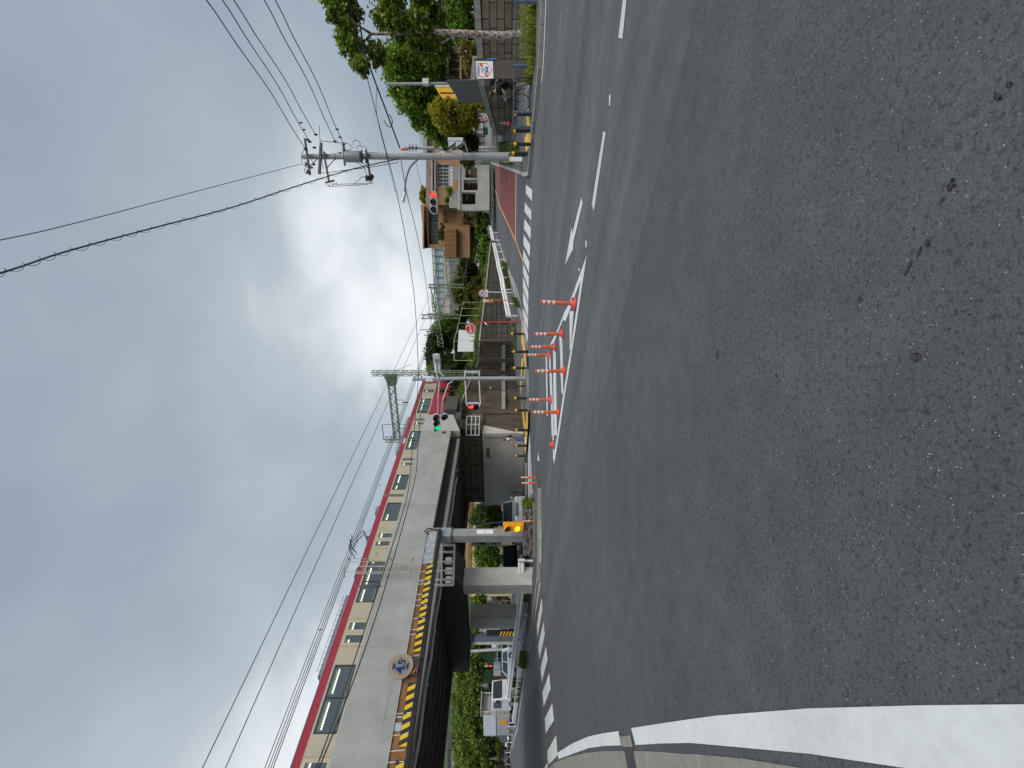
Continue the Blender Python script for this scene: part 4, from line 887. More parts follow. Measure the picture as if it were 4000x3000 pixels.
# delineator posts
def delineator():
    r = empty('delineator_post', (0, 0, 0), 'x', 'delineator')
    MB().lathe((0, 0, 0), [(.15, 0), (.145, .02), (.10, .045), (.055, .10), (.05, .11)], 18).build('base', M('orange_base', (.48, .045, .025), .5, .1, 5), r, smooth=True, local=True)
    MB().lathe((0, 0, .10), [(.047, 0), (.047, .70)]).build('post', ORG, r, smooth=True, local=True)
    for z in (.47, .58, .69): MB().lathe((0, 0, z), [(.0495, 0), (.0495, .06)]).build('reflective_band', REFL, r, smooth=True, local=True)
    return r
dl = delineator()
de = [((2247.7, 1186), 'nearest and tallest looking orange delineator at the right tip of the hatched area'), ((2199, 1303.7), 'second orange delineator from the right in the hatched area'), ((2168.6, 1355.7), 'third orange delineator from the right on the far edge line'),
      ((2146, 1386.5), 'fourth orange delineator from the right, farthest back of the right cluster'), ((2208, 1448), 'orange delineator on the near edge in the middle of the hatched area'), ((2154, 1560.5), 'orange delineator on the far edge left of the middle'),
      ((2183, 1610), 'orange delineator on the near edge at the left part of the hatched area'), ((2098, 1864.6), 'right one of the two far orange delineators in front of the abutment'), ((2104, 1887), 'left one of the two far orange delineators in front of the abutment'),
      ((2109, 2034.7), 'orange delineator standing right before the stone plinth')]
for i, ((x, y), l_) in enumerate(de):
    o = put(i > 0, dl, gnd(x, y, .008), l_, 'orange delineator posts on the white hatching', rz=i*1.3)
    o.rotation_euler = (R(random.uniform(-1.5, 1.5)), R([2.5, 0, 0, 0, 1.5, 1, 0, 0, 0, 0][i]), i)
MB().lathe(gnd(2163, 1737, .008), [(.15, 0), (.145, .02), (.10, .05), (.06, .12), (.03, .13)], 16).build('broken_delineator', M('orange_base'  , (.78, .06, .03)), label='broken orange delineator base without its post near the left tip of the hatching', cat='delineator', smooth=True)
# ------------------------------------------------------------------ guard rails and railings
def guardrail(name, px, zlo, zhi, label, k='F', dz=KH, pr=.055, group=None, lift=True):
    ps = [gnd(*q(k, *p), dz) for p in px]; root = empty(name, ps[0], label, 'guard rail', group)
    for p in ps: MB().tube([p-V((0, 0, .1)), p+V((0, 0, zhi-.02))], pr, 8).build('post', WHT, root, smooth=True)
    mb = MB(); n = len(ps); f = (ps[-1]-ps[0]).normalized(); sd_ = V((-f.y, f.x, 0)); sd_ = sd_ if sd_.dot(V((0, 0, 0))-ps[0]) > 0 else -sd_
    prof = [(0, zlo), (.05, zlo+.04), (.05, zlo+.10), (.01, (zlo+zhi)/2), (.05, zhi-.10), (.05, zhi-.04), (0, zhi)]
    base = 0; pts = [ps[0]-f*.25]+ps+[ps[-1]+f*.25]
    for p in pts:
        for o_, z in prof: mb.v.append(tuple(p+sd_*(o_+.06)+V((0, 0, z))))
    m_ = len(prof)
    for i in range(len(pts)-1):
        for j in range(m_-1): mb.f.append((i*m_+j, (i+1)*m_+j, (i+1)*m_+j+1, i*m_+j+1))
    o = mb.build('rail', WHT, root); md = o.modifiers.new('thickness', 'SOLIDIFY'); md.thickness = .012
    for p in (pts[0], pts[-1]): MB().obox(p+sd_*.07+V((0, 0, (zlo+zhi)/2)), sd_*.13, f*.02, (0, 0, zhi-zlo+.04)).build('end_plate', WHT, root)
    return root
guardrail('guard_rail', [(1340, 65), (1345, 118), (1365, 225), (1377, 335), (1415, 450), (1443, 575)], .42, .74, 'far white guard rail along the side street in front of the green slope', 'D2', group='white guard rails of the side street')
guardrail('guard_rail', [(1460, 648), (1495, 762), (1530, 888), (1560, 1022), (1608, 1180), (1645, 1375), (1700, 1605), (1748, 1800)], .40, .74, 'near white guard rail along the side street ending by the red pole', 'D2', group='white guard rails of the side street')
guardrail('guard_rail', [(2075, 2191), (2077, 2302), (2061, 2400), (2046, 2500), (2032, 2600), (2018, 2690), (2006, 2760), (1998, 2825)], .40, .74, 'white guard rail under the bridge in front of the two square piers', pr=.07)
def piperail(name, px, top, mid, r, rr, mat, label, lean=None, k='F', rails=2):
    ps = [gnd(*q(k, *p), KH) for p in px]; root = empty(name, ps[0], label, 'railing')
    for i, p in enumerate(ps): MB().tube([p, p+V((0, 0, top))+(lean[i] if lean else V((0, 0, 0)))], r, 8).build('post', mat, root, smooth=True)
    up_ = [p+V((0, 0, top))+(lean[i] if lean else V((0, 0, 0))) for i, p in enumerate(ps)]
    for z, rad in ((top-.03, rr), (mid, rr*.8)) if rails == 2 else ((top-.03, rr), (mid, rr), (mid*.5, rr)):
        MB().tube([p.lerp(u, z/top) for p, u in zip(ps, up_)], rad, 8).build('rail', mat, root, smooth=True)
    return root
BLUEG = M('railing_blue_grey', (.13, .18, .23), .45, .15, 4, .3, dirt=.25)
piperail('pipe_railing', [(2101, -25), (2097, 8), (2084, 258), (2078, 438), (2071, 497)], .78, .38, .055, .022, BLUEG, 'blue grey pipe railing along the right kerb in front of the cyclist')
piperail('pipe_railing', [(2036, 1800), (2039, 1865), (2041, 1912), (2043, 1924), (2046, 1985)], .95, .55, .03, .024, BLK, 'thin black pipe railing along the pavement in front of the abutment')
ff = [(1913, 640), (1913, 665), (1915, 690), (1917, 715), (1920, 740), (1923, 765), (1926, 790), (1929, 812)]
piperail('pipe_railing', ff, 1.0, .66, .035, .03, BLK, 'dark far pipe railing on the side street in front of the garage openings', rails=3)
# fence frame on the wall top with the white board
YGR = M('fence_yellowed_paint', (.46, .44, .27), .6, .15, 4, dirt=.3)
fe = empty('pipe_fence', pl(1871, 1408, -20), 'pale yellowish frame fence on top of the stained wall behind the round red sign', 'fence')
fpx = [(1181, 1812, 1887), (1205, 1804, 1880), (1233, 1799, 1880), (1263, 1791, 1875), (1295.5, 1784, 1871), (1332.6, 1773, 1870), (1408, 1774, 1871)]
tp_ = [pl(x, y, -20.1) for y, x, _ in fpx]; bt_ = [pl(x, y, -20.1) for y, _, x in fpx]
for a, b in zip(tp_, bt_): MB().tube([a, b], .035, 6).build('post', YGR, fe)
MB().tube(tp_, .035, 6).build('rail', YGR, fe); MB().tube([b+V((0, 0, .12)) for b in bt_], .03, 6).build('rail', YGR, fe)
f2 = empty('pipe_fence', pl(1910, 900, -20), 'long pale pipe fence climbing beside the side street on the block wall', 'fence')
g2 = [(897, 1873, 1917), (911, 1873, 1916), (925, 1873, 1916), (940, 1870, 1915), (953, 1868, 1917), (968, 1866, 1916), (983, 1863, 1914), (999, 1860, 1909), (1014, 1857, 1908), (1030, 1854, 1906)]
tp2 = [pl(x, y, -20.1) for y, x, _ in g2]; bt2 = [pl(x, y, -20.1) for y, _, x in g2]
for a, b in zip(tp2, bt2): MB().tube([a, b], .05, 6).build('post', PIPE, f2)
MB().tube(tp2, .04, 6).build('rail', PIPE, f2); MB().tube(bt2, .06, 6).build('rail', YGR, f2)
wb = empty('white_board', pl(1855, 1330, -19.95), 'large blank white board with black smudges fixed to the frame fence', 'board')
c4 = [pl(*q('D8', x, y), -19.95) for x, y in ((1412, 795), (1400, 1240), (1035, 1240), (1065, 772))]
MB().prism(c4, DT*.04).build('panel', M('board_white_paint', (.66, .68, .70), .5, .04, 2, dirt=.08, dcol=(.4, .42, .4)), wb)
def lerpq(c, u, v): return c[0].lerp(c[1], u).lerp(c[3].lerp(c[2], u), v)
for u, v, sz in ((.30, .04, .30), (.30, .12, .24), (.28, .2, .2), (.29, .28, .18), (.5, .06, .22), (.53, .13, .3), (.56, .22, .16)):
    p = lerpq(c4, u, v)+DT*.045; MB().obox(p, DS*sz*.5, (0, 0, sz), DT*.004).build('smudge', M('smudge_black', (.05, .05, .045), .8, .3, 20), wb)
MB().tube([lerpq(c4, .48, 0)+DT*.05, lerpq(c4, .5, 1)+DT*.05], .012, 4).build('joint', GALV, wb)
# ------------------------------------------------------------------ signs
def roundsign(c, nrm, r, layers, parent):
    n = V(nrm).normalized()
    for i, (rad, mt) in enumerate(layers): MB().tube([c+n*(.004*i-.01), c+n*(.004*i+.004)], r*rad, 28).build(('plate' if i == 0 else 'face'), mt, parent)
hy = empty('hydrant_sign', gnd(2035, 1258, KH), 'round red fire hydrant sign on a red pole hooked over the guard rail end', 'sign')
hp_ = gnd(2035, 1258, KH); hY = hp_.y; cH = U('E2', 490, 1360, hY-.25)
REDS = M('sign_red', (.62, .015, .015), .35, .08, 4); WS = M('sign_white', (.75, .74, .72), .4, .05, 5); DKR = M('sign_maroon', (.16, .015, .015), .5)
top_ = at(1818, 1257, hY); MB().tube([hp_, at(1960, 1258, hY), at(1880, 1259, hY), at(1855, 1260, hY), at(1832, 1263, hY-.1), at(1822, 1272, hY-.2), cH+V((-.05, 0, .28))], .038, 8).build('pole', RED, hy, smooth=True)
n_ = V((-.25, -1, 0)).normalized(); xr = V((1, -.25, 0)).normalized()
roundsign(cH, n_, .33, [(1, DKR), (.93, WS), (.86, DKR), (.80, WS), (.74, REDS)], hy)
text('lettering', '消火栓', .155, WS, hy, cH+n_*.02, xr, (0, 0, 1), .002, bold=.004)
mb = MB(); mb.obox(cH+n_*.02+V((0, 0, -.155)), xr*.26, n_*.002, (0, 0, .02)); mb.build('underline', WS, hy)
mb = MB(); mb.tube([at(1893, 1259, hY), at(1896, 1263, hY-.1), at(1902, 1268, hY-.15)], .03, 6); mb.build('cap_bracket', WHT, hy)
np_ = gnd(2004, 1143, KH); nY = np_.y
ns = empty('no_parking_sign', np_, 'round red rimmed no parking sign above a small white plate on a thin white pole', 'sign')
MB().tube([np_, at(1878, 1140, nY)], .03, 8).build('pole', WHT, ns, smooth=True)
cN = U('E2', 857, 213, nY-.06); rN = 13.2*nY/F
roundsign(cN, (0, -1, 0), rN, [(1, WS), (.93, REDS), (.72, M('sign_paleblue', (.42, .58, .72), .4))], ns)
mb = MB(); mb.obox(cN+V((0, -.02, 0)), V((.72, 0, -.72))*rN*1.45, (0, .003, 0), V((.7, 0, .7))*rN*.2); mb.build('slash', REDS, ns)
mb = MB()
mb.prism([cN+V((x*rN, -.016, z*rN)) for x, z in ((-.28, .12), (.35, .38), (.5, .05), (.1, -.05), (-.05, -.3), (-.2, -.1))], (0, -.002, 0)); mb.build('symbol', NAVY, ns)
cp_ = U('E2', 1008, 212, nY-.05); sc2 = .12055*nY/F
MB().obox(cp_, (225*sc2, 0, 0), (0, .015, 0), (0, 0, 75*sc2)).build('lower_plate', WS, ns); MB().obox(cp_-V((0, .01, 0)), (150*sc2, 0, 0), (0, .006, 0), (0, 0, 20*sc2)).build('arrow_bar', BLK, ns)
ob = gnd(2014, 1173, KH); oY = ob.y
os_ = empty('orange_marker_sign', ob, 'orange pole with an upright rounded orange and white plate beside the guard rail', 'sign')
MB().tube([ob, at(1925, 1172, oY)], .035, 8).build('pole', ORG, os_, smooth=True)
k_ = .12055*oY/F; co = U('E2', 1050, 455, oY)
ORB = M('marker_orange', (.72, .26, .08), .45, .1, 4)
MB().prism([co+V((x*k_, 0, z*k_)) for x, z in ((-50, -150), (50, -150), (52, 130), (38, 165), (-38, 165), (-52, 130))], (0, .03, 0)).build('plate', ORB, os_)
MB().prism([co+V((x*k_, -.006, z*k_)) for x, z in ((-32, 0), (32, 0), (34, 125), (26, 150), (-26, 150), (-34, 125))], (0, .005, 0)).build('panel', M('marker_white', (.62, .60, .55), .4), os_)
text('lettering', '注意', 48*k_*1.2, BLK, os_, co+V((0, -.008, -70*k_)), (1, 0, 0), (0, 0, 1), .001)
for z in (20, 60, 100): MB().obox(co+V((4*k_, -.012, z*k_)), (46*k_, 0, 0), (0, .004, 0), (0, 0, 9*k_)).build('text_line', GREYT, os_)
# bicycle notice board beside the tree
bY = gnd(2080, 268, KH).y; bs = empty('notice_board', gnd(2080, 268, KH), 'tall dark board with a white bicycle and scooter notice standing before the block wall', 'notice board')
BRB = M('board_dark_brown', (.065, .052, .046), .6, .12, 2)
def BB(x, y, Y=None): return at(x, y, (Y or bY))
MB().prism([BB(2046, 229), BB(2046, 307), BB(1860, 305), BB(1852, 229)], (0, .05, 0)).build('panel', BRB, bs)
for y in (231, 305): MB().tube([BB(2084, y, bY+.03), BB(1856, y, bY+.03)], .022, 6).build('leg', BLK, bs)
MB().prism([BB(2046, 228.5, bY-.01), BB(2046, 231, bY-.01), BB(1852, 231, bY-.01), BB(1852, 228.5, bY-.01)], (0, .07, 0)).build('frame_edge', BLK, bs)
def EB(x, y, d=.012): return at(1800+x*.12055, 150+y*.12055, bY-d)
def plate(pts, mt, name, d=.012, th=.004): return MB().prism([EB(x, y, d) for x, y in pts], (0, th, 0)).build(name, mt, bs)
BLUS = M('notice_blue', (.02, .13, .42), .4, .1, 6); LBL = M('notice_pale_blue', (.33, .55, .72), .4, .05, 6)
plate([(475, 735), (1035, 735), (1055, 1300), (520, 1300)], WS, 'notice', .012)
def ring5(pts, w, mt, name):      # outline as a closed band
    cx_, cy_ = sum(p[0] for p in pts)/len(pts), sum(p[1] for p in pts)/len(pts); mb = MB(); n = len(pts)
    P1 = [EB(x, y, .017) for x, y in pts]; P2 = [EB(cx_+(x-cx_)*w, cy_+(y-cy_)*w, .017) for x, y in pts]
    for i in range(n): mb.prism([P1[i], P1[(i+1) % n], P2[(i+1) % n], P2[i]], (0, .003, 0))
    return mb.build(name, mt, bs)
ring5([(505, 800), (850, 800), (1018, 1020), (880, 1240), (545, 1240)], .93, REDS, 'red_outline')
plate([(592, 808), (670, 808), (712, 900), (655, 920)], REDS, 'red_slash', .017); plate([(765, 1110), (815, 1105), (880, 1230), (818, 1236)], REDS, 'red_slash', .017); plate([(722, 1020), (765, 988), (782, 1040), (745, 1050)], REDS, 'red_slash', .018)
plate([(540, 830), (605, 850), (612, 1215), (570, 1215)], LBL, 'title_strip', .017)
text('lettering', '自転車等放置禁止', .042, BLUS, bs, EB(577, 1025, .020), (1, 0, 0), (0, 0, 1), .001)
for cx_, cy_, r in ((708, 955, 42), (712, 1088, 42)):
    MB().tube([EB(cx_+r*math.cos(a), cy_+r*math.sin(a), .018) for a in np.linspace(0, 2*PI, 18)[:-1]], .005, 4, close=True).build('bicycle_wheel_mark', LBL, bs)
MB().tube([EB(x, y, .018) for x, y in ((708, 955), (655, 985), (660, 1050), (712, 1088), (660, 1050), (705, 1010), (655, 985), (630, 960))], .005, 4).build('bicycle_mark', LBL, bs)
plate([(790, 915), (885, 920), (895, 960), (850, 965), (880, 1000), (880, 1060), (810, 1100), (780, 1060), (820, 1040), (850, 1010), (820, 990), (795, 985)], BLUS, 'scooter_mark', .018)
MB().tube([EB(880+26*math.cos(a), 1102+26*math.sin(a), .018) for a in np.linspace(0, 2*PI, 14)[:-1]], .007, 4, close=True).build('scooter_mark', BLUS, bs)
BLT = M('tape_blue', (.03, .18, .50), .5, .2, 20); plate([(845, 650), (1165, 635), (1175, 680), (850, 692)], BLT, 'blue_tape', .03, .01)
# ------------------------------------------------------------------ signals
LDK = M('lens_dark', (.02, .02, .025), .25, .2, 9); LG = emis('lens_green', (.0, .55, .22), .8, (.0, .5, .22)); LR = emis('lens_red', (1, .03, .02), 1.6, (.7, .02, .01))
SIG = M('signal_housing', (.56, .60, .64), .4, .05, 4, dirt=.1); SBK = M('signal_black', (.02, .02, .03), .5, .2, 7)
def frame3(f):
    f = V(f).normalized(); r = f.cross(V((0, 0, 1))); r = -r if False else r; return f, r.normalized()
def hood(mb, c, f, r_, rad, ln):
    u = V((0, 0, 1)); A = np.linspace(-.35, PI+.35, 12); a_ = [c+r_*rad*math.cos(t)+u*rad*math.sin(t) for t in A]
    L_ = [ln*(1 if 0 <= t <= PI else .55)*(.45+.55*max(0, math.sin(t))) for t in A]; b_ = [p+f*l for p, l in zip(a_, L_)]
    c2 = [p+(c-p)*.08 for p in a_]; d2 = [p+(c+f*l-p)*.08 for p, l in zip(b_, L_)]
    for i in range(11): mb.quad(a_[i], a_[i+1], b_[i+1], b_[i]); mb.quad(c2[i+1], c2[i], d2[i], d2[i+1]); mb.quad(b_[i], b_[i+1], d2[i+1], d2[i])
    return mb
def traffic_signal(c, f, lit, label, n=3, pitch=.37, rad=.155, base=None, back=False):
    """lamps run from green on the viewer's left to red on the right; f is the way it faces"""
    f = V(f).normalized(); r_ = V((0, 0, 1)).cross(f).normalized(); r_ = r_        # viewer's left-to-right
    root = empty('traffic_signal', c, label, 'traffic signal')
    hw = pitch*(n-1)/2; pts = []
    for cx_, a0 in ((hw, -PI/2), (-hw, PI/2)):
        for k in range(9): a = a0+PI*k/8; pts.append(c+r_*(cx_+.20*math.cos(a))+V((0, 0, .20*math.sin(a)))-f*.06)
    MB().prism(pts, -f*.11).build('housing', SIG, root, bevel=.02)
    MB().prism([p+f*.02 for p in pts], -f*.019).build('front_plate', SIG, root)
    if back:
        MB().obox(c-f*.22, r_*1.2, f*.10, (0, 0, .40)).build('back_box', SIG, root, bevel=.01)
        for z in (-.07, .07): MB().tube([c-f*.30+r_*.75+V((0, 0, z)), c-f*.30-r_*.35+V((0, 0, z))], .028, 6).build('mounting_tube', GALV, root)
    for i in range(n):
        cc = c+r_*(pitch*i-hw); mt = {0: LG, 1: LDK, 2: LR}[i] if lit == i else LDK
        MB().tube([cc-f*.05, cc-f*.02], rad*.93, 22).build('lens', mt, root)
        hood(MB(), cc-f*.04, f, r_, rad, .26).build('hood', SBK, root, smooth=True)
    return root
sgc = U('E7', 1270, 1042, 27.2); sl = 1
traffic_signal(sgc, (-.45, -.9, -.05), 0, 'horizontal traffic signal showing green, in front of the bridge end block', pitch=.39, rad=.19)
ssg = at(1738, 1629, 27.2); traffic_signal(ssg, (-.4, -.9, 0), 9, 'single unlit signal lamp on top of the thin pole', n=1, rad=.19)
rsc = at(1693.5, 790, 22.6); traffic_signal(rsc, (-.25, -1, -.05), 2, 'horizontal traffic signal showing red beside the brown building')
bkc = at(1709, 1411, 25.8); traffic_signal(bkc, (.55, .83, 0), 9, 'horizontal traffic signal seen from behind at the top of the grey pole', pitch=.36, back=True)
def ped_signal(c, f, lit, label, hm=None):
    f = V(f).normalized(); r_ = V((0, 0, 1)).cross(f).normalized(); root = empty('pedestrian_signal', c-V((0, 0, .35)), label, 'pedestrian signal')
    MB().obox(c-f*.09, r_*.40, f*.16, (0, 0, .72)).build('housing', SIG, root, bevel=.015)
    for z, mt in ((.17, emis('lens_red_man', (1, .05, .03), 2.2, (.7, .02, .01)) if lit else LDK), (-.17, LDK)):
        MB().obox(c+V((0, 0, z)), r_*.29, f*.02, (0, 0, .27)).build('lens', mt, root)
        mb = MB(); u = V((0, 0, 1)); o_ = c+u*z
        for a, b, l0, l1 in ((r_*.16-u*.14, r_*.16+u*.15, .06, .24), (-r_*.16-u*.14, -r_*.16+u*.15, .06, .24)): mb.prism([o_+a, o_+b, o_+b+f*l1, o_+a+f*l0], r_*.012)
        mb.prism([o_+r_*.16+u*.15, o_-r_*.16+u*.15, o_-r_*.16+u*.15+f*.24, o_+r_*.16+u*.15+f*.24], u*.012)
        mb.build('hood', hm or SBK, root)
    return root
ped_signal(at(1844, 1445, 26.9), (.97, -.25, 0), False, 'pedestrian signal on the right of the grey pole, seen from its side and dark')
ped_signal(at(1850, 1587, 26.9), (-.62, -.78, 0), True, 'pedestrian signal showing red on long arms left of the grey pole')
ped_signal(at(1781, 558, 20.8), (-1, .12, 0), False, 'pale pedestrian signal facing left on short arms beside the utility pole', SIG)
# signal pole
b_ = gnd(2051, 1478, KH); pY = b_.y; sgp = empty('signal_pole', b_, 'grey steel signal pole in front of the stained wall carrying several signals', 'pole')
MB().tube([b_, at(1830, 1478, pY), at(1611, 1482, pY)], [.125, .115, .095], 14).build('pole', GALV, sgp, smooth=True)
for x in (1816, 1871, 1727, 1712, 1645, 1632, 1617): MB().tube([at(x, 1478.5, pY), at(x+3, 1478.5, pY)], .135, 12).build('clamp', GALV, sgp)
def arm(pts, r=.035, parent=sgp, mt=None): return MB().tube(pts, r, 7).build('arm', mt or PIPE, parent, smooth=True)
arm([at(1717, 1484, pY), at(1712, 1550, pY), sgc+V((.35, .12, -.05))]); arm([at(1768, 1484, pY), at(1764, 1492, pY), at(1752, 1498, pY), at(1730, 1560, pY), sgc+V((.3, .12, -.25))])
for x, xl in ((1817, 1827), (1872, 1873)):
    arm([at(x, 1484, pY), at(x+5, 1575, pY), at(xl, 1586, pY)]); arm([at(x, 1472, pY), at(x, 1450, pY), at(x+4, 1447, pY)])
arm([at(1733, 1474, pY), at(1730, 1466, pY), at(1716, 1452, pY), bkc+V((.1, -.12, -.1))]); arm([at(1710, 1474, pY), at(1706, 1462, pY), at(1704, 1452, pY), bkc+V((.1, -.12, .1))])
MB().obox(at(1678, 1484, pY-.15), (.20, 0, 0), (0, .18, 0), (0, 0, .42)).build('control_box', SIG, sgp, bevel=.01)
MB().tube([at(1660, 1478, pY-.1), at(1661, 1495, pY-.1), at(1680, 1499, pY-.1), at(1700, 1495, pY-.1), at(1702, 1480, pY-.1)], .014, 5).build('cable', BLK, sgp, smooth=True)
MB().lathe(b_, [(.26, 0), (.24, .05)], 4).build('foot', CONC, sgp)
MB().tube([at(1760, 1490, pY), at(1818, 1572, pY)], .008, 4).build('stay_wire', DARKM, sgp)
b2_ = gnd(2038, 1641, KH); p2Y = b2_.y; tp = empty('thin_pole', b2_, 'thin grey pole with a dark foot standing before the wing wall', 'pole')
MB().tube([b2_, at(1752, 1632, p2Y)], [.07, .055], 10).build('pole', GALV, tp, smooth=True); MB().tube([at(2030, 1641, p2Y), at(2014, 1640, p2Y)], .1, 8).build('clamp', BLK, tp)
# ------------------------------------------------------------------ big utility pole
ub = gnd(2039, 611, KH); uY = ub.y; UP = lambda x, y, d=0: at(1150+x*.226, 450+y*.226, uY+d)
CPOLE = concrete('pole_concrete', (.40, .40, .41), .25, 1.5, (.2, .2, .2)); up_ = empty('utility_pole', ub, 'tall concrete utility pole with transformer and crossarms at the right corner', 'utility pole')
MB().tube([ub, at(1700, 611, uY), at(1183, 612, uY)], [.185, .16, .115], 18).build('pole', CPOLE, up_, smooth=True)
MB().obox(at(2015, 622, uY-.2), (.22, 0, 0), (0, .06, 0), (0, 0, .62)).build('white_guard', WHT, up_)
MB().obox(at(1998, 631, uY+.1), (.06, 0, .0), (0, .05, 0), (0, 0, 1.0)).build('guard_strip', M('lime_strip', (.55, .62, .25), .5), up_)
for a, b, r in (((180, 400), (270, 1030), .05), ((462, 480), (432, 1015), .065), ((505, 640), (600, 1150), .045), ((850, 520), (873, 868), .05), ((1240, 620), (1330, 1180), .05)):
    MB().bar(UP(*a, -.22), UP(*b, -.22), r*1.4, r*1.8).build('crossarm', DARKM, up_)
for a, b in (((700, 755), (560, 915)), ((270, 880), (395, 760)), ((480, 600), (570, 680))): MB().bar(UP(*a, -.2), UP(*b, -.2), .03).build('brace', DARKM, up_)
tcn = UP(1050, 720, -.45); MB().lathe(UP(1165, 718, -.38), [(.22, 0), (.26, .04), (.26, .72), (.24, .78), (.05, .82)], 20).build('transformer', M('transformer_grey', (.20, .22, .24), .5, .1, 3), up_, smooth=True)
for x in (1165, 1240): MB().tube([UP(x, 600, -.15), UP(x, 830, -.15)], .035, 6).build('bracket', DARKM, up_)
for x, y in ((190, 580), (265, 460), (370, 335), (330, 850), (290, 905), (230, 425), (345, 560)): MB().sphere(UP(x, y, -.3), (.055, .055, .10), 8, 6).build('insulator', BLK, up_, smooth=True)
for x, y in ((190, 845), (215, 980)): MB().sphere(UP(x, y, -.3), (.12, .1, .08), 8, 6).build('insulator', GALV, up_, smooth=True)
for x, y in ((590, 1210), (660, 1190), (710, 1180), (1245, 1180), (1290, 1165), (1330, 1160)): MB().tube([UP(x-14, y, -.3), UP(x+14, y+6, -.3)], [.05, .06], 8).build('insulator', SIG, up_, smooth=True)
MB().bar(UP(545, 1165, -.3), UP(690, 1128, -.3), .07).build('switch_bar', BLK, up_); MB().bar(UP(1235, 1125, -.3), UP(1350, 1108, -.3), .07).build('switch_bar', BLK, up_); MB().sphere(UP(1330, 1060, -.3), .13, 7, 5).build('switch', BLK, up_); MB().sphere(UP(1265, 1080, -.3), .13, 7, 5).build('switch', BLK, up_)
def cable(pts, r=.012, parent=up_, mt=BLK, name='cable', label=None, cat=None, group=None, sm=True):
    """smooth curve through points"""
    P = [V(p) for p in pts]; P = [P[0]*2-P[1]]+P+[P[-1]*2-P[-2]]; out_ = []
    for i in range(1, len(P)-2):
        for k in range(6):
            t = k/6; out_.append(.5*((2*P[i])+(P[i+1]-P[i-1])*t+(2*P[i-1]-5*P[i]+4*P[i+1]-P[i+2])*t*t+(3*P[i]-P[i-1]-3*P[i+1]+P[i+2])*t**3))
    out_.append(P[-2]); return MB().tube(out_, r, 5).build(name, mt, parent, label, smooth=True, cat=cat, group=group)
for pts in ([(430, 180), (440, 400), (470, 720), (500, 930)], [(190, 590), (140, 640), (120, 760), (150, 850), (190, 845)], [(280, 880), (190, 910), (175, 980), (215, 1000)], [(235, 660), (300, 780), (345, 850)],
            [(440, 250+190), (600, 460), (780, 475), (920, 490), (1010, 560)], [(870, 490), (860, 560), (900, 610), (1000, 580)], [(1020, 520), (1020, 450), (1090, 435), (1140, 490), (1130, 520)], [(1080, 590), (1090, 530), (1200, 545), (1245, 570), (1220, 620)],
            [(900, 800), (1050, 810), (1200, 905), (1250, 1040)], [(1140, 800), (1250, 880), (1310, 980), (1320, 1060)], [(730, 1195), (900, 1190), (1100, 1185), (1240, 1180)], [(610, 1235), (900, 1218), (1250, 1198)],
            [(1240, 1060), (1150, 1075), (1110, 1130), (1060, 1150), (1045, 1200), (1120, 1210)], [(430, 1000), (600, 990), (730, 970), (1000, 935), (1300, 900), (1600, 850), (1800, 815)], [(530, 1150), (540, 1200), (590, 1230)], [(1250, 590), (1230, 640), (1330, 645), (1450, 655)]):
    cable([UP(x, y, -.25) for x, y in pts], .014)
for x in (655, 735, 1310, 1470, 1540, 1600, 1705, 1940): MB().tube([UP(x, 640, -.02), UP(x, 690, -.02)], .02, 5).build('step_bolt', GALV, up_); 
for x in (700, 1580, 1640, 1985, 2060): MB().tube([UP(x, 716, 0), UP(x+8, 716, 0)], .155, 14).build('band', GALV, up_)
for z in (1810, 1760, 1720, 1845, 1905): MB().tube([at(z, 611, uY), at(z+1.6, 611, uY)], .182 if z > 1800 else .175, 14).build('band', GALV, up_)
slp = [UP(2125, 770), UP(2000, 900), UP(1930, 1100), at(1580, 758, uY-.2)]
cable(slp, .05, mt=M('lamp_arm', (.22, .20, .24), .5, .1, 4, .4), name='lamp_arm'); MB().tube([at(1582, 752, uY-.2), at(1574, 785, uY-.25), at(1572, 791, uY-.25)], [.07, .08, .03], 8).build('street_lamp_head', SIG, up_, smooth=True)
for x in (1688, 1700): arm([at(x, 620, uY), at(x, 760, 22.4)], .03, up_)
arm([at(1752, 552, 20.8), at(1768, 596, uY)], .025, up_, WHT); arm([at(1814, 555, 20.8), at(1827, 593, uY)], .025, up_, WHT)
mr = at(1789, 607, uY+1.2); mirr = empty('traffic_mirror', mr-V((0, 0, .4)), 'round traffic mirror peeping out behind the big utility pole', 'mirror')
MB().disc(mr, (.3, -1, 0), .36, .05, 24).build('mirror_disc', M('mirror_back', (.45, .44, .38), .5), mirr)
mr2 = at(1864, 624, uY+9); m2 = empty('traffic_mirror', mr2-V((0, 0, .5)), 'small grey green round mirror low left of the utility pole', 'mirror'); MB().disc(mr2, (0, -1, 0), .38, .05, 24).build('mirror_disc', M('mirror_grey', (.22, .24, .20), .4), m2)
MB().tube([mr2+V((0, .05, .3)), mr2+V((0, .05, -1.6))], .04, 6).build('pole', GALV, m2)
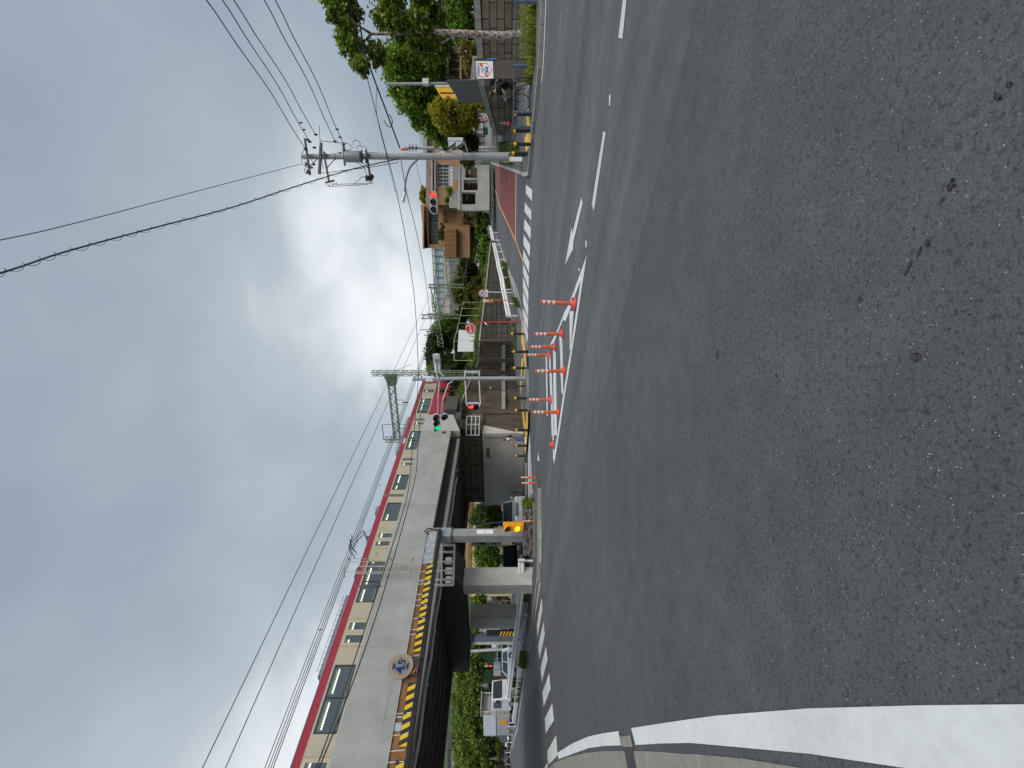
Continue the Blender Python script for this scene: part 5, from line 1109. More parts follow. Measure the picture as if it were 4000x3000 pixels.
# poles further up the side street
def far_pole(px, top, r, label, parent=None, orange=False, arms=()):
    b = gnd(*px, KH); root = empty('utility_pole', b, label, 'utility pole'); MB().tube([b, at(top, px[1], b.y)], [r, r*.75], 12).build('pole', CPOLE, root, smooth=True)
    for x in arms: MB().bar(at(x, px[1]-14, b.y-.2), at(x, px[1]+14, b.y-.2), .08).build('crossarm', DARKM, root)
    if orange: MB().tube([at(orange[0], px[1]+6, b.y-.3), at(orange[1], px[1]+6, b.y-.3)], .12, 8).build('orange_cover', ORG, root)
    return root
far_pole((1928, 578), 1577, .19, 'second utility pole up the side street with orange cable cover near its top', orange=(1567, 1594), arms=(1600, 1612, 1625))
far_pole((1925, 589), 1700, .08, 'thin pole just left of the second utility pole')
lb = gnd(1913, 866, KH); lp_ = empty('street_lamp', lb, 'white curved street lamp behind the far guard rail in front of the brown house', 'street lamp')
MB().tube([lb, at(1800, 865, lb.y), at(1778, 858, lb.y), at(1764, 845, lb.y), at(1755, 824, lb.y), at(1751, 812, lb.y)], [.13, .11, .10, .09, .08, .07], 9).build('pole', WHT, lp_, smooth=True); MB().tube([at(1753, 817, lb.y), at(1747, 802, lb.y)], [.16, .12], 8).build('lamp_head', SIG, lp_, smooth=True)
far_pole((1914, 879), 1774, .13, 'leaning white pole just left of the curved street lamp'); o_ = far_pole((1914, 874), 1735, .15, 'dark cluttered pole with boxes behind the curved street lamp', arms=(1742, 1752))
MB().obox(at(1770, 872, lb.y-.3), (.5, 0, 0), (0, .4, 0), (0, 0, 2.0)).build('dark_box', DARKM, o_)
# ------------------------------------------------------------------ overhead wires, each its own thing
def wire(pts, r, label, group): return cable(pts, r, None, BLK, 'overhead_wire', label, 'wire', group)
g1 = 'power lines leaving the utility pole to the upper right'
for (x0, y0), (x1, y1), d0, lab in (((801, 0), (1192, 581), 12, 'uppermost power line running from the pole top to the upper right'), ((868, 0), (1208, 552), 12.5, 'second power line from the top running to the upper right'),
        ((913, 0), (1235, 530), 13, 'third power line from the top running to the upper right'), ((1043, 0), (1313, 560), 13, 'fourth power line from the top running to the upper right'), ((1089, 0), (1342, 563), 13.5, 'fifth power line, with dark sleeves, running to the upper right')):
    a, b = at(x0-70, y0-100, d0-1.3), at(x1, y1, uY-.3); m_ = a.lerp(b, .5)-V((0, 0, .14)); wire([b, m_.lerp(b, .5)-V((0, 0, -.02)), m_, m_.lerp(a, .5), a, a+(a-m_)*1.5+V((0, 0, .5))], .017, lab, g1)
for x, y in ((700, 450), (850, 500), (735, 240), (790, 380), (790, 650), (860, 600), (110, 130), (165, 250)): MB().sphere(UP(x, y, -.5), (.04, .04, .10), 7, 5).build('sleeve', BLK, up_)
wire([at(1356, 41-90, 15)+V((9, -4.5, .3)), at(1356, 41-90, 15), at(1426, 271, 18), at(1507, 588, 21.2), at(1551, 760, 22), at(1596, 1000, 23.5), at(1622, 1200, 24.8), at(1636, 1480, pY)], .018, 'long cable passing in front of the street tree down to the signal pole', 'long cables crossing the street')
wire([at(1472, 330, 17), at(1472, 450, 18.3), at(1472+36, 600, 19.6), at(1544, 750, 20.6)], .010, 'thin line crossing behind the utility pole', 'long cables crossing the street')
wire([at(1400, 60, 17)+V((9, -4, .5)), at(1400, 60, 17), at(1435, 231, 19), at(1512, 443, 20.5), at(1562, 579, uY-.1)], .035, 'thick bundled cable from the street tree to the utility pole', 'long cables crossing the street')
wire([at(1520, 445, 20.4), at(1532, 470, 20.6), at(1528, 495, 20.8), at(1512, 490, 20.7), at(1500, 470, 20.6)], .02, 'coil of slack cable hanging from the thick bundle', 'long cables crossing the street')
e0 = at(-60, 950, 9.5); wire([e0+(e0-at(300, 870, 12))*2.2+V((0, 0, .8)), e0, at(300, 870, 12), at(700, 765, 16), at(1178, 640, uY-.1)], .012, 'smooth thin line rising from the pole top to the top of the picture', 'lines rising over the road')
hv = [at(-60, 1085, 9.5), at(250, 985, 12), at(600, 890, 15), at(900, 812, 17.5), at(1150, 730, 19.5), at(1380, 660, 21), at(1560, 620, uY-.1)]
hv = [hv[0]+(hv[0]-hv[1])*2.2+V((0, 0, .8))]+hv; wire(hv, .024, 'thick line wrapped with a spiral wire rising over the road', 'lines rising over the road')
sp = []; 
for i in range(len(hv)-1):
    a, b = hv[i], hv[i+1]; L0 = (b-a).length; n = int(L0/.07)
    for k in range(n): sp.append(a.lerp(b, k/n))
ang = 0; P = []
for i, p in enumerate(sp):
    d = (sp[min(i+1, len(sp)-1)]-sp[max(i-1, 0)]).normalized(); x = d.cross(V((0, 0, 1))).normalized(); y = x.cross(d); rr_ = .075 if i < len(sp)*.9 else .05; P.append(p+x*rr_*math.cos(ang)+y*(rr_*math.sin(ang)-.03)); ang += 2*PI*.07/.62
MB().tube(P, .007, 4).build('spiral_wire', BLK, label='loose spiral wire wound round the thick line over the road', cat='wire')
for (xa, ya), (xb, yb), (xc, yc), lab in (((1650, 1490), (1632, 1760), (1471, 2400), 'lower black cable stretching across the girder and the train'), ((1634, 1490), (1607, 1800), (1477, 2300), 'upper black cable stretching across the train windows')):
    c3 = {0: 0}; end = (1246, 3000) if xa == 1650 else (1235.6, 3000); mid2 = (1614, 1900) if xa == 1650 else (1587, 1950)
    wire([at(xa, ya, pY-.1), at(xb, yb, 22.5), at(*mid2, 19.5), at(xc, yc, 14), at(*end, 10.5), at(end[0]-130, end[1]+230, 9.3), at(end[0]-130, end[1]+230, 9.3)+V((-7, -5.5, .6))], .018, lab, 'black cables across the bridge')
for (xa, ya), (xb, yb), lab in (((1717, 640), (1706, 1400), 'distant line from the utility pole to the back of the signal'), ((1760, 640), (1730, 1130), 'lowest distant line left of the utility pole')): wire([at(xa-90, ya, uY), at((xa+xb)/2-12, (ya+yb)/2, 24), at(xb-40, yb, 25.6)], .010, lab, 'thin lines behind the red signal')
wire([at(1562, 600, uY), at(1590, 760, 23), at(1625, 900, 27), at(1660, 1080, 34), at(1680, 1240, 44)], .02, 'sagging line from the pole to the far gantries', 'thin lines behind the red signal')
# railway catenary, running parallel to the track
def cat_(t, xl, lab, r=.021, s0=-14, s1=95):
    z = pl(xl, 3000, t).z; return MB().tube([W(s, t, z) for s in np.linspace(s0, s1, 12)], r, 5).build('catenary_wire', M('wire_grey', (.06, .065, .07), .5), label=lab, cat='wire', group='catenary wires over the tracks', smooth=True)
for t, x, lab in ((-21.0, 790, 'highest single catenary wire above the train'), (-21.2, 880, 'second highest single catenary wire above the train'), (-24.6, 1034, 'upper contact wire just over the pantograph'), (-24.8, 1047, 'contact wire touching the pantograph'),
                  (-25.1, 1057, 'lowest contact wire over the train roof'), (-22.0, 1066, 'near side contact wire beside the pantograph')): cat_(t, x, lab)
for y in (2460, 1895): MB().tube([pl(1245 if y == 2460 else 1480, y, -24.8), pl(1256 if y == 2460 else 1487, y, -24.8)], .03, 5).build('wire_dropper', BLK, label='short clamp joining the contact wires '+('left of' if y == 2460 else 'ahead of')+' the pantograph', cat='clamp')
# ------------------------------------------------------------------ catenary gantries
GRN = M('gantry_green', (.17, .22, .155), .55, .12, 3, dirt=.3, dcol=(.09, .10, .07))
def lattice(mb, a, b, w, dp, side, r=.03, n=None):
    """truss of two pairs of chords with zigzag web"""
    a, b, side = V(a), V(b), V(side).normalized(); d = (b-a).normalized(); up2 = side.cross(d).normalized(); L0 = (b-a).length; n = n or max(2, int(L0/w))
    for s1_ in (-1, 1):
        for s2_ in (-1, 1): o_ = side*w/2*s1_+up2*dp/2*s2_; mb.bar(a+o_, b+o_, r*2, r*2)
    for i in range(n):
        p, q_ = a.lerp(b, i/n), a.lerp(b, (i+1)/n); sgn_ = 1 if i % 2 else -1
        for s2_ in (-1, 1): mb.bar(p-side*w/2*sgn_+up2*dp/2*s2_, q_+side*w/2*sgn_+up2*dp/2*s2_, r*1.2, r*1.2)
        for s1_ in (-1, 1): mb.bar(p-up2*dp/2*sgn_+side*w/2*s1_, q_+up2*dp/2*sgn_+side*w/2*s1_, r*1.2, r*1.2)
    return mb
ga = empty('catenary_gantry', W(39.4, -21, TB), 'large green lattice catenary gantry spanning the tracks above the train', 'gantry')
mR_t = pl(1450, 1458, -21); sG = st(mR_t.x, mR_t.y)[0]; zR = mR_t.z; bR = W(sG, -21, TB-1)
lattice(MB(), bR, W(sG, -21, zR), .42, .42, DS, .035).build('mast', GRN, ga)
bm1 = W(sG, -21.2, pl(1523, 1460, -21).z); bm2 = W(sG, -29.3, pl(1556, 1713, -29.3).z+.1)
lattice(MB(), bm1, bm2, .62, .5, (0, 0, 1), .04).build('beam', GRN, ga)
MB().prism([W(sG, -21.2, bm1.z+.75), W(sG, -21.2, bm1.z-.75), W(sG, -22.5, bm1.z-.40), W(sG, -22.5, bm1.z+.40)], DS*.1).build('gusset', GRN, ga)
lattice(MB(), W(sG, -29.4, TB-1), W(sG, -29.4, pl(1500, 1724, -29.4).z), .45, .45, DS, .035).build('mast', GRN, ga)
for tt, zz_ in ((-24.2, -.9), (-27.3, -.9)):
    zc = bm1.z+(bm2.z-bm1.z)*(tt+21.2)/(-8.1); mb = MB(); mb.tube([W(sG, tt, zc-.3), W(sG, tt, zc-1.0), W(sG, tt-.6, zc-1.0), W(sG, tt-.6, zc-.3)], .03, 5); mb.tube([W(sG, tt-.3, zc-1.0), W(sG, tt-.3, zc-1.5)], [.07, .07], 6)
    mb.build('hanger', DARKM, ga)
zt2 = pl(1494, 1730, -29.4).z; MB().tube([W(sG, -29.4, zt2), W(sG, -29.4, zt2), pl(1492, 1660, -27.5), pl(1543, 1657, -27.5)], .05, 6).build('outrigger', GRN, ga)
MB().tube([pl(1535, 1450, -21), pl(1575, 1436, -20.6), pl(1610, 1423, -20)], .02, 5).build('tension_arm', DARKM, ga)
def small_gantry(pa, pb_2, ztop, Y, label, post_lo):
    root = empty('catenary_gantry', at(post_lo, pa[1], Y), label, 'gantry', 'far green catenary gantries')
    for (x, y), xt in ((pa, ztop), (pb_2, ztop)): lattice(MB(), at(post_lo, y, Y), at(xt, y, Y), .5, .4, (1, 0, 0), .05).build('mast', GRN, root)
    lattice(MB(), at(pa[0], pa[1], Y), at(pb_2[0], pb_2[1], Y), .7, .5, (0, 0, 1), .05).build('beam', GRN, root)
    for k in (.2, .45, .7): c0 = at(pa[0], pa[1], Y).lerp(at(pb_2[0], pb_2[1], Y), k); MB().tube([c0-V((0, 0, .4)), c0-V((0, 0, 2.0)), c0+V((-.6, 0, -2.4))], .05, 5).build('hanger', GALV, root)
    return root
small_gantry((1747, 1013), (1760, 1158), 1738, 76, 'far green gantry frame standing before the grey station wall', 1830)
small_gantry((1690, 1118), (1712, 1232), 1673, 68, 'far green gantry with slender lattice beam left of the brown house', 1812)
for y, x0, x1, Y, l_ in ((1237, 1646, 1735, 62, 'pair of slim lattice masts against the bright cloud'), (1302, 1665, 1702, 60, 'low bracket mast behind the trees on the bank')):
    root = empty('catenary_mast', at(x1+60, y, Y), l_, 'mast'); lattice(MB(), at(x1+60, y, Y), at(x0, y, Y), .55, .4, (1, 0, 0), .04).build('mast', GRN, root)
    MB().bar(at(x0+6, y-9, Y), at(x0+6, y+12, Y), .09).build('crossarm', GRN, root)
lattice(MB(), at(1692, 1165, 66), at(1722, 1350, 55), .6, .5, (0, 0, 1), .04).build('lattice_beam', GRN, label='long slender lattice beam slanting above the trees on the bank', cat='beam')
MB().tube([at(1725, 1288, 60), at(1644, 1288, 60)], .05, 6).build('lightning_rod', DARKM, label='thin upright rod against the bright cloud above the bank trees', cat='rod')
# ------------------------------------------------------------------ cones, net
def cone():
    r = empty('traffic_cone', (0, 0, 0), 'x', 'traffic cone'); CR = M('cone_red', (.62, .03, .02), .45, .1, 6)
    MB().lathe((0, 0, 0), [(.19, 0), (.19, .03)], 4).build('base', CR, r, local=True)
    for i, (z0, z1) in enumerate(((.03, .16), (.16, .26), (.26, .36), (.36, .46), (.46, .54), (.54, .70))):
        f_ = lambda z: .14*(1-z/.78); MB().lathe((0, 0, z0), [(f_(z0), 0), (f_(z1), z1-z0)], 14).build('stripe_white' if i % 2 else 'stripe_red', (WS if i % 2 else CR), r, smooth=True, local=True)
    return r
cn = cone()
for i, (px, l_) in enumerate((((1998, 480), 'red and white cone standing at the end of the block wall'), ((1918, 462), 'red and white cone leaning on top of the wall end under the shrub'), ((1922, 470), 'second red and white cone beside the one under the shrub'))):
    Yc = gnd(1999, 480, KH).y; loc = gnd(1999, 480, KH) if i == 0 else at(px[0], px[1], Yc+1.5); put(i > 0, cn, loc, l_, 'red and white cones by the wall', rz=i, sc=1.1)
# ================================================================== right-hand block wall, hoarding, buildings
wpx = [(2032, -90), (2030, 60), (2027, 300), (2010, 390), (1988, 450), (1963, 506)]; wtp = [1846, 1853, 1869, 1894, 1912, 1930]
wb_ = [gnd(x, y, KH) for x, y in wpx]
B1 = (.21, .175, .13); B2 = (.14, .118, .088)
rwl = empty('block_wall', wb_[2], 'brown grey block retaining wall with dark joints behind the cyclist', 'wall')
capM = concrete('wall_cap', (.30, .29, .27), .4, 2)
for i in range(5):
    a, b = wb_[i], wb_[i+1]; za = at(wtp[i], wpx[i][1], a.y).z; zb = at(wtp[i+1], wpx[i+1][1], b.y).z; ang = math.atan2(b.y-a.y, b.x-a.x)
    bw = blockwall('blocks_%d' % i, ang, B1, B2, (.012, .011, .01), .95, .36, .022, .35, .37)
    d_ = (V((b.x-a.x, b.y-a.y, 0))).normalized(); n_ = V((d_.y, -d_.x, 0)); n_ = n_ if n_.y > 0 else -n_
    cz = .3; lo_ = V((0, 0, -.4))
    MB().add([a+lo_, b+lo_, b+n_*.4+lo_, a+n_*.4+lo_, V((a.x, a.y, za-cz)), V((b.x, b.y, zb-cz)), V((b.x, b.y, zb-cz))+n_*.4, V((a.x, a.y, za-cz))+n_*.4],
             [(3, 2, 1, 0), (4, 5, 6, 7), (0, 1, 5, 4), (1, 2, 6, 5), (2, 3, 7, 6), (3, 0, 4, 7)]).build('blockwork', bw, rwl)
    o_ = -n_*.05; MB().add([V((a.x, a.y, za-cz))+o_, V((b.x, b.y, zb-cz))+o_, V((b.x, b.y, zb-cz))+n_*.45, V((a.x, a.y, za-cz))+n_*.45, V((a.x, a.y, za))+o_, V((b.x, b.y, zb))+o_, V((b.x, b.y, zb))+n_*.45, V((a.x, a.y, za))+n_*.45],
             [(3, 2, 1, 0), (4, 5, 6, 7), (0, 1, 5, 4), (1, 2, 6, 5), (2, 3, 7, 6), (3, 0, 4, 7)]).build('coping', capM, rwl)
# raised garden behind the wall
zg = at(1880, 200, wb_[2].y).z
gv = [wb_[0]+V((0, .4, 0)), wb_[2]+V((.2, .45, 0)), wb_[5]+V((.4, .4, 0)), wb_[5]+V((12, 2, 0)), V((60, 42, 0)), V((60, 20, 0))]
MB().prism([V((p.x, p.y, -.5)) for p in gv], (0, 0, zg+.5)).build('garden_terrace', BANKM, kind='structure', local=True)
# debris net draped on the wall end
NET = M('net_rust_red', (.32, .07, .035), .8, .3, 20)
nv = [(1858, 400), (1880, 395), (1905, 412), (1942, 440), (1965, 458), (1990, 462), (1990, 490), (1970, 470), (1935, 456), (1905, 440), (1880, 430), (1856, 420)]
Yn = wb_[4].y-.4; MB().prism([at(x, y, Yn+(0 if x > 1930 else 1.5)) for x, y in nv], (0, .06, 0)).build('debris_net', NET, label='rust red netting draped over the end of the block wall above the cones', cat='net')
# corrugated hoarding and yellow banner
HM = M('hoarding_grey', (.15, .165, .165), .5, .1, 2, .3, dirt=.3); yh0, yh1 = 23.0, 25.2
ho = empty('hoarding', at(1880, 330, 23), 'dark grey corrugated metal hoarding standing on the block wall', 'hoarding')
mb = MB(); n = 40; top = [V(at(1743+57*(k/n), 313+87*(k/n), yh0+(yh1-yh0)*k/n)) for k in range(n+1)]; bot = [at(1873+26*(k/n), 313+87*(k/n), yh0+(yh1-yh0)*k/n) for k in range(n+1)]
for k in range(n):
    o1 = V((0, -.05 if k % 2 else .05, 0)); mb.quad(bot[k]+o1, bot[k+1]+o1, top[k+1]+o1, top[k]+o1)
    if k: o0 = V((0, .05 if k % 2 else -.05, 0)); mb.quad(bot[k]+o0, bot[k]+o1, top[k]+o1, top[k]+o0)
o = mb.build('sheets', HM, ho); md = o.modifiers.new('t', 'SOLIDIFY'); md.thickness = .02
for k in (8, 20, 31): MB().bar(bot[k]-V((0, .12, 0)), top[k]-V((0, .12, 0)), .06).build('upright', GALV, ho)
MB().prism([at(1870, 218, 23.5), at(1870, 314, 23.5), at(1838, 314, 23.5), at(1846, 218, 23.5)], (0, .06, 0)).build('mesh_panel', M('mesh_panel_grey', (.25, .25, .24), .7, .5, 12), ho)
by_ = empty('yellow_banner', at(1775, 350, 25), 'bright yellow and white banner with dark stripes above the dark hoarding', 'banner')
BY = M('banner_yellow', (.78, .42, .02), .5, .06, 3)
def BN(pts, mt, nm, d=0): return MB().prism([at(x, y, 25.3-d) for x, y in pts], (0, .04, 0)).build(nm, mt, by_)
BN([(1697, 328), (1752, 328), (1785, 384), (1730, 384), (1716, 366), (1703, 345)], BY, 'sheet'); BN([(1697, 331), (1753, 331), (1758, 339), (1700, 339)], M('banner_white', (.6, .6, .6), .5), 'white_band', .02)
BN([(1700, 328), (1746, 328), (1748, 331), (1700, 331)], BLK, 'dark_band', .03); BN([(1718, 360), (1776, 361), (1778, 364), (1719, 364)], BLK, 'dark_band', .03); BN([(1742, 374), (1756, 374), (1757, 382), (1743, 382)], M('banner_mark', (.25, .12, .02), .5), 'mark', .03)
gp = empty('grey_pole', at(1765, 326, 24), 'slim grey pole with a small white box in front of the round tree', 'pole'); MB().tube([at(1770, 326, 24), at(1506, 328, 24)], .07, 10).build('pole', GALV, gp, smooth=True)
MB().obox(at(1663, 321, 23.8), (.3, 0, 0), (0, .2, 0), (0, 0, .33)).build('box', SIG, gp)
# houses at the right edge
TILE = M('roof_tile_dark', (.07, .06, .06), .6, .3, 6, bump=.4, bsc=20); WOOD = M('wood_dark', (.09, .05, .03), .7, .35, 5, stretch=(8, 8, 1)); SHED = M('shed_white', (.55, .54, .48), .5, .05, 2, dirt=.2)
h1 = empty('garden_house', at(1845, 150, 36), 'dark timber house half hidden behind the street tree', 'house')
def blk(nm, y0, y1, x0, x1, Y, dp, mt, par, bevel=0):
    """a block whose front lies at distance Y"""
    a, b = at(x1, y0, Y), at(x0, y1, Y)
    x0_, x1_, z0_, z1_ = min(a.x, b.x), max(a.x, b.x), min(a.z, b.z), max(a.z, b.z); sl = (x0_+x1_)/2/Y if dp > 1 else 0
    return MB().prism([(x0_, Y, z0_), (x1_, Y, z0_), (x1_, Y, z1_), (x0_, Y, z1_)], (sl*dp, dp, 0)).build(nm, mt, par, bevel=bevel)
blk('wall', 180, 312, 1752, 1850, 34, 6, WOOD, h1); blk('roof', 172, 320, 1738, 1752, 33.2, 7.5, TILE, h1); blk('window', 240, 290, 1800, 1825, 33.9, .1, GLASSD, h1); blk('veranda_beam', 185, 312, 1796, 1802, 33.6, .2, M('wood_ochre', (.40, .25, .10), .6), h1)
for y in (205, 235, 268): blk('post', y, y+3, 1755, 1850, 33.7, .15, M('wood_grey', (.16, .14, .12), .8), h1)
h2 = empty('white_shed', at(1720, 20, 30), 'small cream shed with dark opening at the right edge behind the leaves', 'shed')
blk('wall', -60, 27, 1668, 1710, 30, 4, SHED, h2); blk('opening', -30, 20, 1711, 1740, 30.2, 3, BLK, h2); blk('roof', -62, 30, 1664, 1669, 29.6, 5, M('shed_roof', (.4, .4, .38), .5), h2)
h3 = empty('gabled_house', at(1620, 90, 48), 'pale gable end of a house seen through the tree leaves', 'house')
MB().prism([at(1700, 60, 48), at(1700, 125, 48), at(1612, 115, 48), at(1590, 40, 48), at(1640, 20, 48)], (0, 6, 0)).build('gable', M('wall_pale', (.55, .55, .53), .6, .05, 1), h3); MB().prism([at(1640, 15, 47.5), at(1586, 38, 47.5), at(1612, 118, 47.5), at(1618, 118, 47.5), at(1594, 42, 47.5), at(1646, 20, 47.5)], (0, 7, 0)).build('roof', TILE, h3)
# ---- brown house at the head of the side street
BRN = M('render_brown', (.30, .17, .08), .8, .08, .8, dirt=.15, bump=.2, bsc=60); BRD = M('brown_dark_trim', (.11, .06, .03), .7); SLAT = M('timber_slats', (.27, .12, .045), .7, .3, 1, stretch=(14, 1, 1)); FRW = M('frame_white', (.6, .6, .58), .4)
GLA = M('window_dark', (.045, .05, .055), .15, .5, 1.5, spec=.8); ROOFP = M('roof_pinkish', (.26, .17, .13), .7, .15, 3, stretch=(1, 8, 1)); GCON = concrete('garage_concrete', (.36, .37, .34), .15, .6)
bh = empty('brown_house', at(1905, 800, 60), 'brown rendered house with timber deck and long window band at the street head', 'house')
YA = 60
def PX(Y): return lambda u, v: at(v, -u, Y)       # u is minus the picture row, so that it grows to the right
mb = MB(); P = PX(YA); holed(mb, P, -969, -800, 1655, 1840, [(-955, -822, 1675, 1713), (-872, -820, 1732, 1802), (-872, -820, 1806, 1852)]); mb.build('wall', BRN, bh)
MB().prism([at(1642, 800, YA), at(1660, 969, YA), at(1662, 969, YA), at(1672, 969, YA), at(1656, 800, YA)], (2.9, 8, 0)).build('parapet', BRN, bh)
blk('roof_slab', 803, 972, 1650, 1656, YA-.6, 9, M('parapet_cap', (.33, .19, .10), .7), bh)
blk('balcony_recess', 822, 955, 1675, 1713, YA+1.6, .2, BRD, bh); blk('side_wall', 955, 969, 1660, 1840, YA+.02, 7, BRN, bh)
for k in range(9):
    y0 = 824+k*14.5; w_ = blk('window', y0, y0+13, 1678, 1712, YA+1.2, .1, GLA if k % 3 else M('curtain', (.35, .36, .34), .7), bh)
    for y in (y0, y0+6.5): blk('frame', y, y+1, 1677, 1713, YA+1.1, .1, FRW, w_)
blk('frame_rail', 822, 955, 1694, 1695.5, YA+1.05, .1, FRW, bh)
for (a, b, c, d) in ((820, 872, 1732, 1802), (820, 872, 1806, 1852)): blk('recess', a, b, c, d, YA+.5, .2, BRN, bh)
dk = blk('deck_fence', 894, 1006, 1736, 1779, YA-2.0, .2, SLAT, bh)
for k in range(22): blk('slat', 895+k*5, 898+k*5, 1736, 1779, YA-2.12, .1, SLAT, dk)
blk('deck_floor', 894, 1008, 1779, 1783, YA-2.3, 4.5, BRD, bh); blk('lower_wall', 880, 1006, 1783, 1835, YA-1.6, 6, BRN, bh)
YB = 56
P = PX(YB); mb = MB(); holed(mb, P, -800, -628, 1697, 1812, [(-727, -641, 1709, 1769)]); mb.build('wall', BRN, bh)
blk('roof', 622, 802, 1664, 1687, YB+1, 8, ROOFP, bh); blk('gutter', 620, 760, 1687, 1690, YB-.6, .3, FRW, bh); blk('eave', 620, 800, 1690, 1697, YB-.3, 1, BRD, bh)
for k in range(6):
    y0 = 642+k*14; w_ = blk('window', y0, y0+13, 1711, 1752, YB+.3, .1, GLA, bh); blk('frame', y0, y0+1.4, 1709, 1769, YB+.2, .15, FRW, w_); blk('lower_pane', y0+1, y0+13, 1753, 1768, YB+.25, .1, M('frosted_panel', (.55, .58, .6), .4), w_)
for x in (1709, 1731, 1752): blk('frame', 641, 727, x, x+1.4, YB+.18, .1, FRW, bh)
blk('awning', 653, 704, 1772, 1798, YB-2, 1.5, M('awning_grey', (.20, .20, .20), .6), bh); blk('canopy', 745, 812, 1755, 1790, YB-2.5, 2, M('awning_grey2', (.24, .235, .225), .7), bh)
blk('wall', 560, 628, 1700, 1800, YB+2, 6, BRN, bh); blk('window', 590, 603, 1712, 1738, YB+1.9, .1, FRW, bh)
YC = 50; P = PX(YC); mb = MB(); garage = [(-695, -655, 1817, 1864), (-743, -702, 1811, 1866), (-798, -751, 1804, 1857)]
gr_ = empty('garage_block', at(1905, 730, YC), 'pale concrete garage block with three dark openings below the brown house', 'garage')
holed(mb, P, -819, -645, 1797, 1912, garage); o = mb.build('front_wall', GCON, gr_); md = o.modifiers.new('t', 'SOLIDIFY'); md.thickness = .5; md.offset = 1
MB().prism([at(1793, 645, YC-.1), at(1786, 819, YC-.1), at(1798, 819, YC-.1), at(1798, 645, YC-.1)], (2.2, 5, 0)).build('roof_edge', GCON, gr_)
for a, b, c, d in garage:
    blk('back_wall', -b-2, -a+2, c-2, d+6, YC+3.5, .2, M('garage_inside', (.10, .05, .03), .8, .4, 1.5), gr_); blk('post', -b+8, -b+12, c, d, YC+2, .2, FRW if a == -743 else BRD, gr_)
    blk('frame', -b+10, -a-14, (c+d)/2-8, (c+d)/2-5, YC+1.6, .1, FRW, gr_)
blk('floor', 645, 819, 1868, 1912, YC+.55, 4, GCON, gr_)
blk('side_wall', 819, 822, 1790, 1905, YC, 4, GCON, gr_)
blk('lower_wall', 815, 885, 1786, 1862, YA-1, 5, BRN, bh); blk('shutter', 834, 846, 1806, 1840, YA-1.1, .1, FRW, bh)
# houses right of the pole, far
fh = empty('far_house', at(1760, 540, 66), 'far brown and grey house showing between the round tree and the utility poles', 'house')
blk('wall', 505, 600, 1690, 1800, 66, 6, BRN, fh); blk('upper_wall', 512, 590, 1668, 1692, 67, 6, M('wall_pale', (.55, .55, .53)), fh); blk('roof', 508, 600, 1652, 1668, 65.5, 8, M('roof_grey', (.26, .27, .27), .6, .1, 2), fh)
blk('window', 520, 545, 1675, 1686, 66.8, .1, GLA, fh); blk('roof_terrace', 520, 570, 1640, 1653, 69, 5, GALV, fh)
sg_ = empty('street_sign', at(1850, 512, 44), 'small white sign with dark mark before the dark shrubs', 'sign'); blk('plate', 501, 521, 1839, 1853, 44, .08, WS, sg_); MB().prism([at(x, y, 43.95) for x, y in ((1843, 516), (1846, 506), (1848, 511), (1852, 505), (1849, 515))], (0, .03, 0)).build('mark', BLK, sg_)
MB().tube([at(1853, 511, 44.1), at(1895, 511, 44.1)], .04, 6).build('pole', GALV, sg_)
blk('green_net_heap', 497, 527, 1886, 1903, 42, 1.5, M('net_teal', (.0, .10, .06), .8, .3, 8), None).name = 'green_net_heap'
o = bpy.data.objects['green_net_heap']; tag(o, 'folded teal green net at the roadside under the small white sign', 'net')
bf = empty('roadside_barrier', at(1890, 560, 41), 'dark pipe barrier with a reddish stretch on the right side of the side street', 'barrier')
for x in (1869, 1878, 1887): MB().tube([at(x, 470, 40), at(x+3, 570, 44)], .04, 6).build('rail', DARKM if x != 1878 else M('rail_rusty', (.25, .06, .04), .6), bf)
for y in (478, 505, 532, 558): MB().tube([at(1864, y, 41.5), at(1897, y, 41.5)], .05, 6).build('post', DARKM, bf)
blk('van', 480, 520, 1866, 1890, 47, 2, M('van_white', (.5, .5, .5), .4), None).name = 'parked_vehicle_cover'
o = bpy.data.objects['parked_vehicle_cover']; o.name = 'tarpaulin_stack'; tag(o, 'pale covered stack behind the dark pipe barrier', 'stack')
fw = empty('far_house', at(1900, 500, 75), 'low grey house and wall across the end of the narrow right hand lane', 'house')
blk('wall', 420, 610, 1850, 1965, 75, 5, M('house_grey_far', (.30, .30, .28), .8, .1, .6), fw); blk('roof', 415, 612, 1838, 1850, 74, 7, TILE_, fw) if False else blk('roof', 415, 612, 1838, 1850, 74, 7, TILE, fw)
for y in (450, 505, 560): w_ = blk('window', y, y+22, 1866, 1884, 74.9, .1, GLA, fw); blk('frame', y+10.3, y+11.7, 1866, 1884, 74.8, .1, FRW, w_); blk('sill', y-1, y+23, 1884, 1886, 74.7, .3, FRW, w_)
